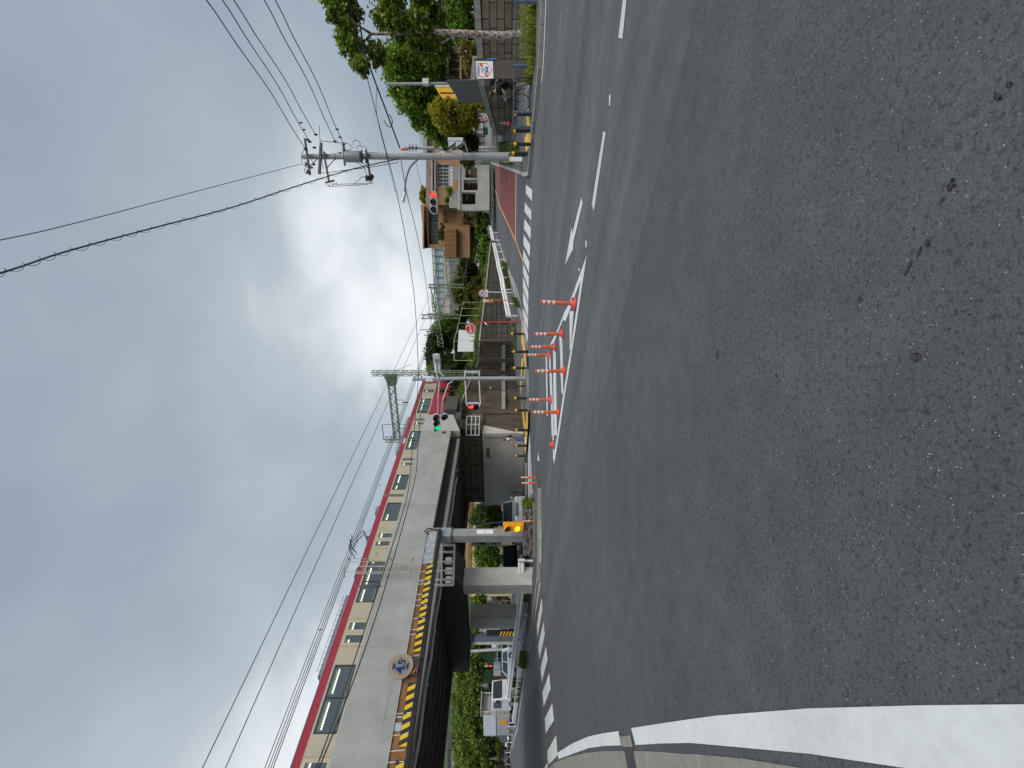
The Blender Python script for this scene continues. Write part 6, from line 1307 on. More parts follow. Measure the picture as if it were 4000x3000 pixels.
# ---- station side building with glazed wall
SGL = M('station_glass', (.34, .42, .48), .25, .12, .5); SWH = M('station_white', (.52, .54, .54), .5, .05, 1)
stn = empty('station_building', at(1800, 1100, 92), 'long white station building with pale blue glazing beyond the green gantries', 'station building')
MB().prism([at(1757, 968, 92), at(1692, 968, 92), at(1708, 1235, 92), at(1712, 1260, 92), at(1757, 1260, 92)], (0, 8, 0)).build('wall', SWH, stn)
for k in range(10):
    y0 = 974+k*27.5; xt = 1694+k*1.75; MB().prism([at(1731, y0, 91.8), at(xt+6, y0, 91.8), at(xt+7, y0+24, 91.8), at(1731, y0+24, 91.8)], (0, .1, 0)).build('glazing', SGL, stn)
    MB().bar(at(1733, y0-1.8, 91.6), at(xt-6, y0-1.8, 91.6), .22).build('column', GRN, stn)
MB().tube([at(1687, 965, 91.6), at(1704, 1240, 91.6)], .12, 6).build('top_rail', GRN, stn); MB().tube([at(1699, 965, 91.5), at(1715, 1240, 91.5)], .1, 6).build('mid_rail', GRN, stn)
blk('base_wall', 1000, 1290, 1733, 1757, 90, 3, M('station_base', (.36, .34, .29), .8, .1, 1), stn); blk('dark_platform', 900, 1240, 1758, 1795, 88, 3, M('platform_grey', (.13, .13, .13), .8, .2, 1), stn)
blk('platform_edge', 900, 1240, 1787, 1790, 86, 2, GALV, stn)
# far wooded hill
HM_ = leafmat('hill_leaf', (.02, .035, .012), (.05, .08, .02))
rg = random.Random(11)
mb = MB(); n = 60
for k in range(n+1):
    u = k/n; x = -230+420*u; z0 = 24+7*math.sin(u*5.3+.6)+3*math.sin(u*17)+rg.uniform(-1, 1)
    for j, (yy, zz) in enumerate(((175, 0), (190, z0*.7), (215, z0), (260, z0*.9))): mb.v.append((x, yy, zz))
for k in range(n):
    for j in range(3): a = k*4+j; mb.f.append((a, a+4, a+5, a+1))
mb.build('hills', M('hill_green', (.035, .055, .022), .95, .4, .08, bump=1, bsc=1.2), kind='structure', local=True, smooth=True)
# ================================================================== vegetation
BARK = M('bark', (.14, .115, .095), .9, .35, 6, bump=.8, bsc=25); BARKD = M('bark_dark', (.05, .035, .028), .9, .3, 6, bump=.6)
def leaves(name, blobs, n, size, mat, parent=None, seed=1, label=None, cat=None, group=None, clump=.22, kind=None, per=46):
    """leaf clusters gathered in clumps over the surface of several ellipsoids, with gaps between the clumps"""
    rng = np.random.default_rng(seed); vol = np.array([b[1][0]*b[1][1]*b[1][2] for b in blobs])**(2/3); vol = vol/vol.sum(); cs = []
    for (c, r), f in zip(blobs, vol):
        m_ = max(6, int(n*f/per)); d = rng.normal(size=(m_, 3)); d /= np.linalg.norm(d, axis=1)[:, None]
        rad = 1-np.abs(rng.normal(0, .16, m_)); rad[:m_//4] = rng.uniform(.2, .8, m_//4)
        cc = np.array(tuple(c))+d*np.array(r)*rad[:, None]; k = int(n*f/m_)+1; sg = clump*np.array(r).mean()
        sg = min(sg, 1.1); s_ = rng.uniform(.55, 1.25, m_)
        p = cc[:, None, :]+rng.normal(size=(m_, k, 3))*sg*s_[:, None, None]*np.array([1, 1, .7]); cs.append(p.reshape(-1, 3))
    P = np.concatenate(cs); N_ = len(P); a = rng.normal(size=(N_, 3)); a[:, 2] *= .6; a /= np.linalg.norm(a, axis=1)[:, None]; b = rng.normal(size=(N_, 3)); b -= a*(a*b).sum(1)[:, None]; b /= np.linalg.norm(b, axis=1)[:, None]
    s = size*rng.uniform(.6, 1.35, N_)[:, None]; up_ = np.array([0, 0, .25])*s
    v = np.stack([P-a*s*.55, P+b*s*.34+up_*.4, P+a*s*.6-up_*.5, P-b*s*.34+up_*.4], 1).reshape(-1, 3)
    me = bpy.data.meshes.new(name); me.vertices.add(4*N_); me.vertices.foreach_set('co', (v-np.array(tuple(origin(parent) if parent else V((0, 0, 0))))).ravel().astype(np.float32))
    me.loops.add(4*N_); me.loops.foreach_set('vertex_index', np.arange(4*N_, dtype=np.int32)); me.polygons.add(N_); me.polygons.foreach_set('loop_start', np.arange(0, 4*N_, 4, dtype=np.int32)); me.polygons.foreach_set('loop_total', np.full(N_, 4, dtype=np.int32)); me.update(); me.validate()
    me.materials.append(mat); o = bpy.data.objects.new(name, me); C.objects.link(o)
    if parent: o.parent = parent
    return tag(o, label, cat, group, kind)
def bp(x0, x1, y0, y1, Y, dp=None):
    c = at((x0+x1)/2, (y0+y1)/2, Y); rx = (y1-y0)/2*Y/F; rz = (x1-x0)/2*Y/F; return c, (rx, dp or min(rx, rz)*.9+.2, rz)
def tree(name, label, base, blobs, n, size, mat, trunk_r=.14, group=None, seed=1, bark=None, clump=.22, per=46, limbs=3):
    root = empty(name, base, label, 'tree' if 'tree' in name else 'shrub', group); top = max(blobs, key=lambda b: b[0].z)[0]
    if trunk_r:
        rg = random.Random(seed); pts = [base-V((0, 0, .2))]; 
        for k in (.3, .6, .85): p = V(base).lerp(top, k); pts.append(p+V((rg.uniform(-.12, .12), rg.uniform(-.12, .12), 0)))
        mb = MB().tube(pts, [trunk_r, trunk_r*.8, trunk_r*.55, trunk_r*.3], 9)
        for b in blobs[:limbs+3]:
            s0_ = pts[1].lerp(pts[2], rg.random()); mb.tube([s0_, s0_.lerp(b[0], .5)+V((0, 0, .15)), b[0]], [trunk_r*.4, trunk_r*.28, trunk_r*.1], 6)
        mb.build('trunk', bark or BARK, root, smooth=True)
    leaves('crown', blobs, n, size, mat, root, seed, clump=clump, per=per); return root
LA = leafmat('leaf_plane_tree', (.06, .10, .014), (.19, .27, .03), (.40, .36, .06)); LB = leafmat('leaf_round_tree', (.05, .11, .012), (.18, .30, .028), (.34, .40, .05))
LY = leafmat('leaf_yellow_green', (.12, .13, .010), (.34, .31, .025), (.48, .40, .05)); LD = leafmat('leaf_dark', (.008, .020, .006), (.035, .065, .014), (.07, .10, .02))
LO = leafmat('leaf_olive', (.04, .055, .012), (.13, .135, .024), (.26, .22, .04)); LG_ = leafmat('leaf_bright', (.04, .09, .012), (.15, .26, .03), (.28, .34, .05)); LW = leafmat('leaf_row_trees', (.04, .08, .014), (.16, .25, .04), (.30, .33, .07))
# street tree at the right
tb = gnd(2045, 137, KH); tY = tb.y; root = empty('street_tree', tb, 'mottled barked street tree with open crown at the right edge', 'tree')
tp_ = [tb-V((0, 0, .1)), at(1960, 141, tY), at(1900, 137, tY), at(1830, 132, tY), at(1760, 127, tY), at(1695, 125, tY), at(1600, 128, tY), at(1510, 132, tY), at(1450, 132, tY)]
rad = [.20, .16, .15, .135, .12, .10, .08, .065, .05]; mb = MB().tube(tp_, rad, 14)
mb.tube([at(1450, 132, tY), at(1415, 110, tY-.3), at(1360, 70, tY-.5)], [.06, .045, .02], 7); mb.tube([at(1450, 132, tY), at(1425, 160, tY+.2), at(1380, 200, tY+.4)], [.06, .04, .02], 7)
mb.tube([at(1640, 126, tY), at(1600, 90, tY), at(1560, 30, tY-.5)], [.07, .05, .02], 7); mb.tube([at(1780, 128, tY), at(1740, 160, tY+.3), at(1700, 180, tY+.6)], [.06, .05, .03], 7); mb.tube([at(1560, 130, tY), at(1500, 170, tY), at(1470, 220, tY)], [.05, .04, .02], 7)
MOT = new_mat('bark_mottled'); v_ = tcoord((1, 1, .8)); vo = N('ShaderNodeTexVoronoi', i_Scale=9.0); nt.links.new(v_, vo.inputs[0]); c_m = ramp(mathn('ADD', mathn('MULTIPLY', vo.outputs['Distance'], .5), mathn('MULTIPLY', noise(v_, 6, 5, .7), .7)), [(.40, (.07, .05, .042)), (.55, (.22, .16, .135)), (.66, (.42, .36, .32))]); bsdf(c_m, .9, 0, noise(v_, 20, 5), .8, .03)
mb.build('trunk', MOT, root, smooth=True)
bl_ = [bp(1254, 1345, -60, 50, tY), bp(1320, 1405, 0, 80, tY), bp(1275, 1320, 20, 85, tY-1), bp(1312, 1400, 85, 190, tY), bp(1340, 1430, 150, 245, tY), bp(1385, 1440, 225, 300, tY-.5), bp(1445, 1585, -40, 95, tY), bp(1440, 1505, 165, 250, tY+.3)]
leaves('crown', bl_, 8500, .17, LA, root, 3, clump=.2, per=26)
bl_ = [bp(1510, 1590, 60, 140, tY), bp(1590, 1680, 60, 150, tY), bp(1600, 1720, 120, 200, tY+.5), bp(1610, 1690, -40, 40, tY+.8), bp(1650, 1740, 30, 90, tY+1), bp(1680, 1750, 150, 230, tY+1)]
leaves('crown', bl_, 10500, .17, LA, root, 4, clump=.2, per=30)
# round tree, yellow shrub and others behind the wall
Yr = 29; root_b = V((at(1850, 330, Yr).x, Yr, zg))
tree('round_tree', 'large dense round green tree behind the banner and hoarding', root_b, [bp(1530, 1720, 165, 300, Yr), bp(1512, 1690, 240, 360, Yr, 2.5), bp(1530, 1730, 300, 420, Yr+1, 2.5), bp(1570, 1740, 380, 470, Yr+1), bp(1610, 1740, 430, 520, Yr+1.5), bp(1640, 1740, 180, 340, Yr-1), bp(1560, 1700, 130, 240, Yr+1), bp(1665, 1780, 470, 560, Yr+3)], 36000, .22, LB, .25, seed=5, clump=.15, per=34)
tree('yellow_shrub', 'yellow green bushy shrub above the end of the block wall', V((at(1890, 440, 26).x, 26, zg-.2)), [bp(1690, 1790, 405, 500, 27), bp(1740, 1850, 400, 480, 27), bp(1695, 1760, 388, 450, 27), bp(1780, 1840, 420, 505, 27), bp(1800, 1860, 400, 470, 26.5), bp(1862, 1905, 395, 425, 26), bp(1720, 1790, 470, 520, 27), bp(1672, 1700, 400, 440, 27.2), bp(1830, 1870, 455, 500, 27)], 16000, .13, LY, .07, seed=6, clump=.2, per=34)
tree('dark_shrub', 'dark green shrubs between the yellow shrub and the utility poles', at(1880, 530, 36), [bp(1730, 1800, 490, 560, 36), bp(1780, 1850, 500, 575, 36), bp(1800, 1870, 530, 590, 37), bp(1720, 1770, 510, 580, 38)], 9000, .18, LD, .08, seed=7)
tree('garden_shrub', 'tall green shrubs on the terrace behind the street tree trunk', V((at(1850, 60, 26).x, 26, zg-.1)), [bp(1745, 1850, 20, 100, 27), bp(1770, 1852, 80, 170, 27), bp(1740, 1800, -60, 40, 27), bp(1790, 1852, -60, 40, 26), bp(1700, 1760, 100, 180, 29)], 15000, .14, LG_, .06, seed=8, per=34)
tree('garden_shrub', 'dry straw coloured grassy shrub behind the notice board', V((at(1860, 240, 25).x, 25, zg-.1)), [bp(1795, 1860, 165, 225, 25), bp(1815, 1862, 215, 285, 25)], 3600, .12, leafmat('leaf_straw', (.10, .08, .03), (.30, .23, .10), (.42, .34, .18)), .04, seed=9)
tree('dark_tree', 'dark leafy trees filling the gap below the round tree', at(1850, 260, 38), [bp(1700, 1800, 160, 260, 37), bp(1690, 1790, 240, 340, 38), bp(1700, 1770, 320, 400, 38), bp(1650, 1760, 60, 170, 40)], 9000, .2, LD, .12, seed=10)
tree('pole_ivy_shrub', 'ivy like shrub growing around the utility pole at mirror height', at(1900, 600, 27.0), [bp(1795, 1845, 588, 615, 27), bp(1800, 1850, 610, 650, 27), bp(1770, 1812, 580, 600, 27)], 3600, .13, LO, .04, seed=11)
rg = random.Random(4)
def patch(k, quad, n, dz=KH): 
    out_ = []
    for _ in range(n):
        u, v = rg.random(), rg.random(); a, b, c, d = quad; x = (a[0]*(1-u)+b[0]*u)*(1-v)+(d[0]*(1-u)+c[0]*u)*v; y = (a[1]*(1-u)+b[1]*u)*(1-v)+(d[1]*(1-u)+c[1]*u)*v
        out_.append(gnd(*q(k, x, y), dz))
    return out_
blades('verge_grass', patch('F', [(2050, -30), (2095, -30), (2093, 250), (2052, 250)], 3600)+patch('F', [(2060, 240), (2092, 240), (2078, 330), (2062, 330)], 500), leafmat('grass_verge', (.08, .11, .015), (.27, .31, .045), (.5, .42, .14)), (.06, .36), .022, 'long unmown grass along the kerb under the street tree')
blades('verge_grass', patch('D1', [(1480, 640), (1760, 640), (1790, 790), (1480, 800)], 1200)+patch('D1', [(1500, 945), (1680, 955), (1690, 1005), (1560, 1000)], 260), leafmat('grass_corner', (.03, .055, .01), (.09, .14, .02), (.2, .2, .04)), (.15, .5), .02, 'weeds at the foot of the big utility pole')
blades('verge_grass', patch('D2', [(1520, 920), (1580, 940), (1650, 1400), (1580, 1400)], 900)+patch('D2', [(1690, 1500), (1730, 1500), (1790, 1659), (1760, 1659)], 300)+patch('C4', [(1345, 250), (1365, 250), (1375, 480), (1355, 480)], 260), leafmat('grass_corner'  , (.03, .055, .01), (.09, .14, .02)), (.08, .35), .02, 'weeds along the foot of the white guard rail')
blades('verge_grass', patch('C1', [(1735, 450), (1765, 450), (1760, 580), (1725, 560)], 500)+patch('C1', [(1700, 640), (1725, 650), (1705, 820), (1690, 800)], 400)+patch('C2', [(1880, 900), (1930, 900), (1925, 1000), (1890, 1000)], 200), leafmat('grass_corner', (.03, .055, .01), (.09, .14, .02)), (.08, .4), .02, 'weeds growing under the guard rail beside the zebra crossing')
# embankment trees
def sb(x0, x1, y0, y1, t, dp=None):
    c = pl((x0+x1)/2, (y0+y1)/2, t); return bp(x0, x1, y0, y1, c.y, dp)
gb = pl(1830, 1420, -22.5)
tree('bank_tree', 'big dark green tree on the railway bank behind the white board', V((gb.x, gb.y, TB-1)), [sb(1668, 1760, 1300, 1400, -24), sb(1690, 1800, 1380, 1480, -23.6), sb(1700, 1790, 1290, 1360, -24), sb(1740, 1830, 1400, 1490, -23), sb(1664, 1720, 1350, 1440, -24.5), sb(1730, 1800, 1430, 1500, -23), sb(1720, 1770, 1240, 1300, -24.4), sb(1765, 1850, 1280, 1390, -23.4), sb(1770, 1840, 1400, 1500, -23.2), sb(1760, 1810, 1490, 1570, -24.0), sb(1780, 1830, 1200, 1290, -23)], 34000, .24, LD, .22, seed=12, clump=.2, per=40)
gb = pl(1800, 1250, -23)
tree('bank_tree', 'brighter green leafy tree on the railway bank under the slim masts', V((gb.x, gb.y, TB-1)), [sb(1690, 1790, 1250, 1330, -25), sb(1665, 1700, 1330, 1420, -25.5), sb(1672, 1740, 1420, 1470, -24.8), sb(1740, 1800, 1235, 1290, -23.5)], 15000, .26, LG_, .16, seed=13)
gb = pl(1890, 1110, -20.6)
tree('bank_bush', 'large olive and dark bush spilling over the block wall behind the no parking sign', V((gb.x, gb.y, wtop(st(gb.x, gb.y)[0])-.3)), [sb(1815, 1870, 1030, 1100, -20.4), sb(1830, 1890, 1090, 1160, -20.2), sb(1850, 1905, 1120, 1185, -20), sb(1815, 1860, 1120, 1180, -20.6), sb(1865, 1900, 1080, 1130, -20), sb(1880, 1908, 1160, 1205, -19.8)], 20000, .26, LO, .12, seed=14, clump=.2)
gb = pl(1880, 900, -20.6)
tree('creeper_bush', 'bright green climbing growth on the slope below the brown house', V((gb.x, gb.y, wtop(st(gb.x, gb.y)[0])-.3)), [sb(1845, 1878, 880, 950, -20.6), sb(1830, 1875, 930, 990, -20.8), sb(1810, 1870, 970, 1030, -21), sb(1858, 1878, 820, 890, -20.5), sb(1795, 1835, 985, 1030, -21.5), bp(1858, 1888, 822, 880, 58), bp(1862, 1900, 870, 930, 56), bp(1878, 1912, 920, 980, 54), bp(1870, 1905, 960, 1030, 56), bp(1885, 1915, 830, 880, 52)], 24000, .3, LG_, .1, seed=15, clump=.2)
tree('hillside_shrub', 'shrubs on the slope between the brown house and the station wall', at(1840, 960, 66), [bp(1780, 1850, 880, 960, 64), bp(1800, 1860, 840, 900, 60), bp(1790, 1840, 1000, 1100, 74), bp(1770, 1830, 1090, 1200, 74), bp(1800, 1850, 1180, 1250, 70)], 14000, .42, LO, .1, seed=16)
tree('balcony_plants', 'green plants hanging below the long window band of the brown house', at(1740, 920, YA-1.6), [bp(1712, 1735, 895, 945, YA-1.5), bp(1722, 1735, 870, 900, YA-1.2)], 1800, .22, LO, 0, seed=17)
tree('balcony_plants', 'green plants on the canopy of the brown house', at(1770, 750, YB-2.5), [bp(1744, 1768, 735, 770, YB-2.2), bp(1738, 1755, 770, 800, YB-2)], 1600, .2, LG_, 0, seed=18)
tree('hill_tree', 'yellow green tree top rising behind the brown house roof', at(1700, 766, 90), [bp(1643, 1680, 735, 790, 90)], 2400, .5, LY, .2, seed=19)
for i, (x0, x1, y0, y1, lab) in enumerate(((1702, 1750, 1510, 1545, 'spiky palm like plant beside the nose of the train'), (1715, 1765, 1545, 1585, 'palm like tuft on the bank left of the train nose'))):
    c = pl((x0+x1)/2+20, (y0+y1)/2, -21.3); root = empty('palm_shrub', c-V((0, 0, 1.0)), lab, 'shrub', 'palm like shrubs on the bank'); mb = MB(); rg2 = random.Random(i)
    for k in range(46):
        a = rg2.uniform(0, 2*PI); e = rg2.uniform(.1, 1.4); L_ = rg2.uniform(.7, 1.3); d = V((math.cos(a)*math.cos(e), math.sin(a)*math.cos(e), math.sin(e))); s_ = V((-math.sin(a), math.cos(a), 0))*.035
        mb.quad(c-s_, c+s_, c+d*L_*.6+s_, c+d*L_*.6-s_); mb.add([c+d*L_*.6-s_, c+d*L_*.6+s_, c+d*L_-V((0, 0, .25))], [(0, 1, 2)])
    mb.build('fronds', leafmat('leaf_palm', (.03, .05, .015), (.10, .13, .03)), root); MB().tube([c-V((0, 0, 1.1)), c], [.1, .08], 7).build('trunk', BARKD, root)
# island shrub
ib = at(2065, 1978, 20.6); tree('island_shrub', 'small fresh green shrub at the right end of the stone plinth', at(2085, 1978, 20.6), [bp(2040, 2075, 1950, 1985, 20.6), bp(2048, 2085, 1965, 1996, 20.4), bp(2068, 2090, 1948, 1975, 20.5)], 3200, .075, LG_, .02, seed=20, per=26)
# trees seen under the bridge
for i, (y0, y1, Y, lab, tr) in enumerate(((2460, 2560, 52, 'rightmost leafy tree of the row seen under the bridge beside the grey column', .2), (2545, 2680, 50, 'leafy tree of the row behind the far traffic lamp', .2), (2660, 2790, 52, 'leafy tree of the row behind the white truck cab', .2),
        (2770, 2900, 54, 'leafy tree of the row above the dark box van', .2), (2880, 3090, 56, 'leftmost leafy tree of the row at the picture edge', .2))):
    g_ = at(1975, (y0+y1)/2, Y); x1 = [1900, 1890, 1900, 1895, 1905][i]
    tree('row_tree', lab, V((g_.x, g_.y, terr(g_.x, g_.y))), [bp(1772+i, x1-35, y0, (y0+y1)/2+10, Y), bp(1778, x1-25, (y0+y1)/2-15, y1, Y), bp(1815, x1, y0+10, y1-10, Y-1), bp(1768, x1-60, y0+20, y1-30, Y+1)], 13000, .27, LW, tr, 'row of trees beyond the bridge', 21+i, BARKD, .2, 40)
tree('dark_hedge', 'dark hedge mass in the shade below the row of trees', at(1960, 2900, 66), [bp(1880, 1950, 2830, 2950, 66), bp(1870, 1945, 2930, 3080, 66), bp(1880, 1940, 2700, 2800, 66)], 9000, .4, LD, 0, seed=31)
tree('ochre_hedge', 'yellowish clipped hedge behind the parked dark cars', at(1960, 2880, 58), [bp(1938, 1968, 2850, 2900, 58), bp(1940, 1975, 2895, 2960, 60), bp(1940, 1968, 2950, 3050, 60)], 4200, .2, LY, 0, seed=32)
for i, (a_, Y, n_, mt, lab) in enumerate(((((1850, 1940, 1970, 2030), (1860, 1930, 2020, 2070), (1835, 1870, 2010, 2045)), 43.5, 9000, LG_, 'leafy bushes behind the silver car under the bridge'), (((1850, 1950, 2120, 2180), (1860, 1965, 2160, 2215), (1840, 1880, 2080, 2130), (1900, 1960, 2085, 2130)), 44, 12000, LG_, 'leafy bushes behind the black van under the bridge'),
        (((1850, 1900, 2325, 2365),), 44, 2500, LG_, 'small leafy bush showing between the two piers'))):
    bs_ = [bp(*p, Y) for p in a_]; g_ = at(1990, (a_[0][2]+a_[0][3])/2, Y); tree('under_bridge_bush', lab, V((g_.x, g_.y, terr(g_.x, g_.y))), bs_, n_, .2, mt, .06, 'bushes beyond the bridge', 41+i)
# ================================================================== vehicles
LAMPC = M('lamp_clear', (.65, .68, .72), .15, .1, 12, spec=.9); LAMPR = M('lamp_red', (.35, .01, .01), .3, .1, 9); CHR = M('chrome', (.55, .56, .58), .25, .1, 8, .9); PLATE = M('plate_white', (.7, .7, .68), .4)
def paint(nm, c): return M('car_'+nm, c, .3, .04, .6, coat=.6)
def car(name, label, loc, head, Ln, Wd, Ht, mt, kind='suv', cat='car', group=None):
    """local frame: +x is the nose; head is the compass direction of the nose in plan"""
    root = empty(name, loc, label, cat, group, rz=head); h = Wd/2; belt = Ht*{'suv': .58, 'van': .52, 'hatch': .56, 'sedan': .60}[kind]; hood = belt*{'suv': .98, 'van': .92, 'hatch': .93, 'sedan': .92}[kind]
    f, r = Ln/2, -Ln/2; ws = {'suv': f-Ln*.24, 'van': f-Ln*.12, 'hatch': f-Ln*.23, 'sedan': f-Ln*.27}[kind]; wr = {'suv': f-Ln*.34, 'van': f-Ln*.24, 'hatch': f-Ln*.38, 'sedan': f-Ln*.42}[kind]
    rr, rb = {'suv': (r+.25, r+.05), 'van': (r+.15, r+.04), 'hatch': (r+.35, r+.06), 'sedan': (r+Ln*.24, r+Ln*.14)}[kind]
    tail = belt if kind != 'sedan' else belt*.97; wrad = .33 if kind != 'suv' else .37; ax = (f-Ln*.19, r+Ln*.18)
    def arch(xc): return [(xc+(wrad+.05)*math.cos(a), max(.2, wrad-.02+(wrad+.05)*math.sin(a))) for a in np.linspace(0, PI, 9)]
    low = [(f-.04, .22)]+[(x, z) for x, z in arch(ax[0])]+[(x, z) for x, z in arch(ax[1])]+[(r+.04, .24)]
    prof = low+[(r, .5), (r+.02, tail-.1), (rb, tail), (ws, belt), (f-.35, hood), (f-.06, hood-.13), (f, .5)]
    mb = MB(); n = len(prof); cx_ = 0
    for y, ins in ((-h, .05), (-h+.07, .0), (h-.07, .0), (h, .05)):
        for x, z in prof: mb.v.append((x*(1-ins*.25), y, z if z < .45 else z-ins*.4))
    for k in range(3):
        for j in range(n): mb.f.append((k*n+j, k*n+(j+1) % n, (k+1)*n+(j+1) % n, (k+1)*n+j))
    mb.f.append(tuple(range(n))[::-1]); mb.f.append(tuple(range(3*n, 4*n)))
    body = mb.build('body', mt, root, local=True, bevel=.02, smooth=True)
    hr = h-.17; b4 = [(ws, -h+.05), (ws, h-.05), (rb, h-.05), (rb, -h+.05)]; t4 = [(wr, -hr), (wr, hr), (rr, hr), (rr, -hr)]
    B_ = [V((x, y, belt-.02)) for x, y in b4]; T_ = [V((x, y, Ht-.03)) for x, y in t4]
    mb = MB(); mb.add(B_+T_, [(0, 1, 5, 4), (1, 2, 6, 5), (2, 3, 7, 6), (3, 0, 4, 7), (4, 5, 6, 7)]); mb.build('cabin', mt, root, local=True, bevel=.05, smooth=True)
    def pane(a, b, c, d, m0, m1, t0_, t1_, nm):
        P_ = lambda u, v: a.lerp(b, u).lerp(d.lerp(c, u), v); nrm = (b-a).cross(d-a).normalized(); cc = (a+b+c+d)/4
        if nrm.dot(cc-V(((ws+rb)/2, 0, belt))) < 0: nrm = -nrm
        o_ = nrm*.008; return MB().quad(P_(m0, t0_)+o_, P_(m1, t0_)+o_, P_(m1, t1_)+o_, P_(m0, t1_)+o_).build(nm, GLASSD, root, local=True)
    pane(B_[0], B_[1], T_[1], T_[0], .07, .93, .08, .93, 'windscreen'); pane(B_[2], B_[3], T_[3], T_[2], .1, .9, .15, .9, 'rear_window')
    for (i, j) in ((1, 2), (3, 0)):
        sp2 = ((.06, .46), (.5, .78), (.82, .95)) if kind in ('suv', 'van') else ((.10, .50), (.54, .90))
        for a, b in sp2: pane(B_[i], B_[j], T_[j], T_[i], a if i == 1 else 1-b, b if i == 1 else 1-a, .12, .88, 'side_window')
    for x in ax:
        for s in (-1, 1):
            w_ = MB().tube([(x, s*(h-.18), wrad), (x, s*(h+.0), wrad)], wrad, 18).build('wheel', RUBBER, root, local=True); MB().tube([(x, s*(h-.02), wrad), (x, s*(h+.012), wrad)], wrad*.6, 14).build('rim', CHR, w_, local=True)
    for s in (-1, 1):
        MB().box((f-.03, s*(h-.24), hood-.2), (.08, .32, .14)).build('headlight', LAMPC, root, local=True, bevel=.02)
        MB().box((r+.02, s*(h-.15), tail-.22), (.06, .18, .26)).build('tail_light', LAMPR, root, local=True); MB().box((ws-.05, s*(h+.08), belt+.08), (.1, .16, .13)).build('mirror', mt, root, local=True, bevel=.02)
    g_ = MB().box((f-.005, 0, hood-.24), (.05, Wd*.48, .20)).build('grille', BLK, root, local=True)
    for k in range(4): MB().box((f+.025, 0, hood-.31+.045*k), (.015, Wd*.47, .012)).build('grille_bar', CHR, g_, local=True)
    MB().box((f-.01, 0, .34), (.06, Wd*.7, .14)).build('lower_intake', BLK, root, local=True); MB().box((f+.03, 0, .42), (.012, .33, .165)).build('number_plate', PLATE, root, local=True); MB().box((r-.012, 0, .62), (.012, .33, .165)).build('number_plate', PLATE, root, local=True)
    return root
def gl(x, y, Y, up=0): p = at(x, y, Y); return V((p.x, p.y, terr(p.x, p.y)+up))
SILV = paint('silver', (.42, .44, .47)); BLKP = paint('black', (.012, .013, .018)); WP = paint('white', (.62, .63, .63)); BLU = paint('pale_blue', (.36, .43, .50)); DKP = paint('charcoal', (.045, .05, .055))
def face(ang): return R(ang)
hd = lambda dx, dy: math.atan2(dy, dx)
car('parked_car', 'silver off road car facing the camera between the stone plinth and the abutment', gl(2040, 2008, 32.0), hd(.50, -1), 3.9, 1.78, 1.84, SILV, 'suv')
car('parked_car', 'black boxy car behind the white guard rail left of the gantry post', gl(2040, 2172, 33), hd(.35, -1), 3.9, 1.72, 1.78, BLKP, 'van')
car('parked_car', 'pale blue silver hatchback parked side on behind the guard rail', gl(2030, 2585, 40), hd(-1, .08)+PI*0, 3.9, 1.62, 1.32, BLU, 'hatch')
car('parked_car', 'small blue and white car mostly hidden behind the second pier', gl(2020, 2452, 42), hd(.3, -1), 3.4, 1.5, 1.5, paint('blue', (.03, .08, .30)), 'hatch')
car('parked_car', 'dark car with number plate right behind the left end of the guard rail', gl(2002, 2858, 50), hd(.45, -1)*1.0, 4.3, 1.72, 1.5, DKP, 'sedan', group='dark cars at the far left')
car('parked_car', 'black sedan with pale windscreen between two dark cars at the far left', gl(1990, 2935, 60), hd(.4, -1), 4.5, 1.75, 1.45, BLKP, 'sedan', group='dark cars at the far left')
car('parked_car', 'dark car cut by the picture edge at the far left', gl(1985, 3010, 60), hd(.4, -1), 4.3, 1.72, 1.5, DKP, 'hatch', group='dark cars at the far left')
car('parked_car', 'far white van under the leaves behind the pale blue hatchback', gl(1975, 2548, 62), hd(1, -.3), 4.2, 1.7, 1.9, WP, 'van', 'van')
# cab-over truck with open frame body and white box
tl_ = gl(2035, 2690, 38); tr_ = empty('truck', tl_, 'white small truck with a pale box and frame body facing the road under the bridge', 'truck', rz=hd(.93, -.37))
WM = paint('white', (.62, .63, .63)); FR = M('truck_frame_beige', (.42, .39, .34), .5)
cab = [(0, .45), (0, 1.15), (-.18, 2.15), (-1.5, 2.2), (-1.55, .45)]
MB().prism([(x, -.86, z) for x, z in cab], (0, 1.72, 0)).build('cab', WM, tr_, local=True, bevel=.05)
MB().quad((-.012, -.76, 1.28), (-.012, .76, 1.28), (-.165, .72, 2.05), (-.165, -.72, 2.05)).build('windscreen', GLASSD, tr_, local=True)
for o in tr_.children: 
    if o.name.startswith('windscreen'): o.location = (.0, 0, 0); o.data.transform(Matrix.Translation((.03, 0, 0)))
for s in (-1, 1):
    MB().prism([(-.3, s*.868, 1.3), (-.42, s*.868, 1.98), (-1.2, s*.868, 1.98), (-1.2, s*.868, 1.3)], (0, s*.006, 0)).build('side_window', GLASSD, tr_, local=True)
    MB().box((.02, s*.62, .88), (.06, .3, .16)).build('headlight', LAMPC, tr_, local=True); MB().box((-.1, s*1.02, 1.6), (.08, .18, .32)).build('mirror', BLK, tr_, local=True)
    for x in (-.65, -4.0): w_ = MB().tube([(x, s*.62, .36), (x, s*.86, .36)], .36, 16).build('wheel', RUBBER, tr_, local=True); MB().tube([(x, s*.8, .36), (x, s*.875, .36)], .2, 12).build('rim', CHR, w_, local=True)
MB().box((.01, 0, .62), (.07, 1.4, .18)).build('bumper', M('bumper_grey', (.3, .3, .31), .5), tr_, local=True); MB().box((.06, 0, .62), (.012, .33, .165)).build('number_plate', PLATE, tr_, local=True)
MB().box((-3.3, 0, .68), (3.4, 1.7, .14)).build('bed', M('truck_bed_grey', (.36, .37, .38), .5), tr_, local=True)
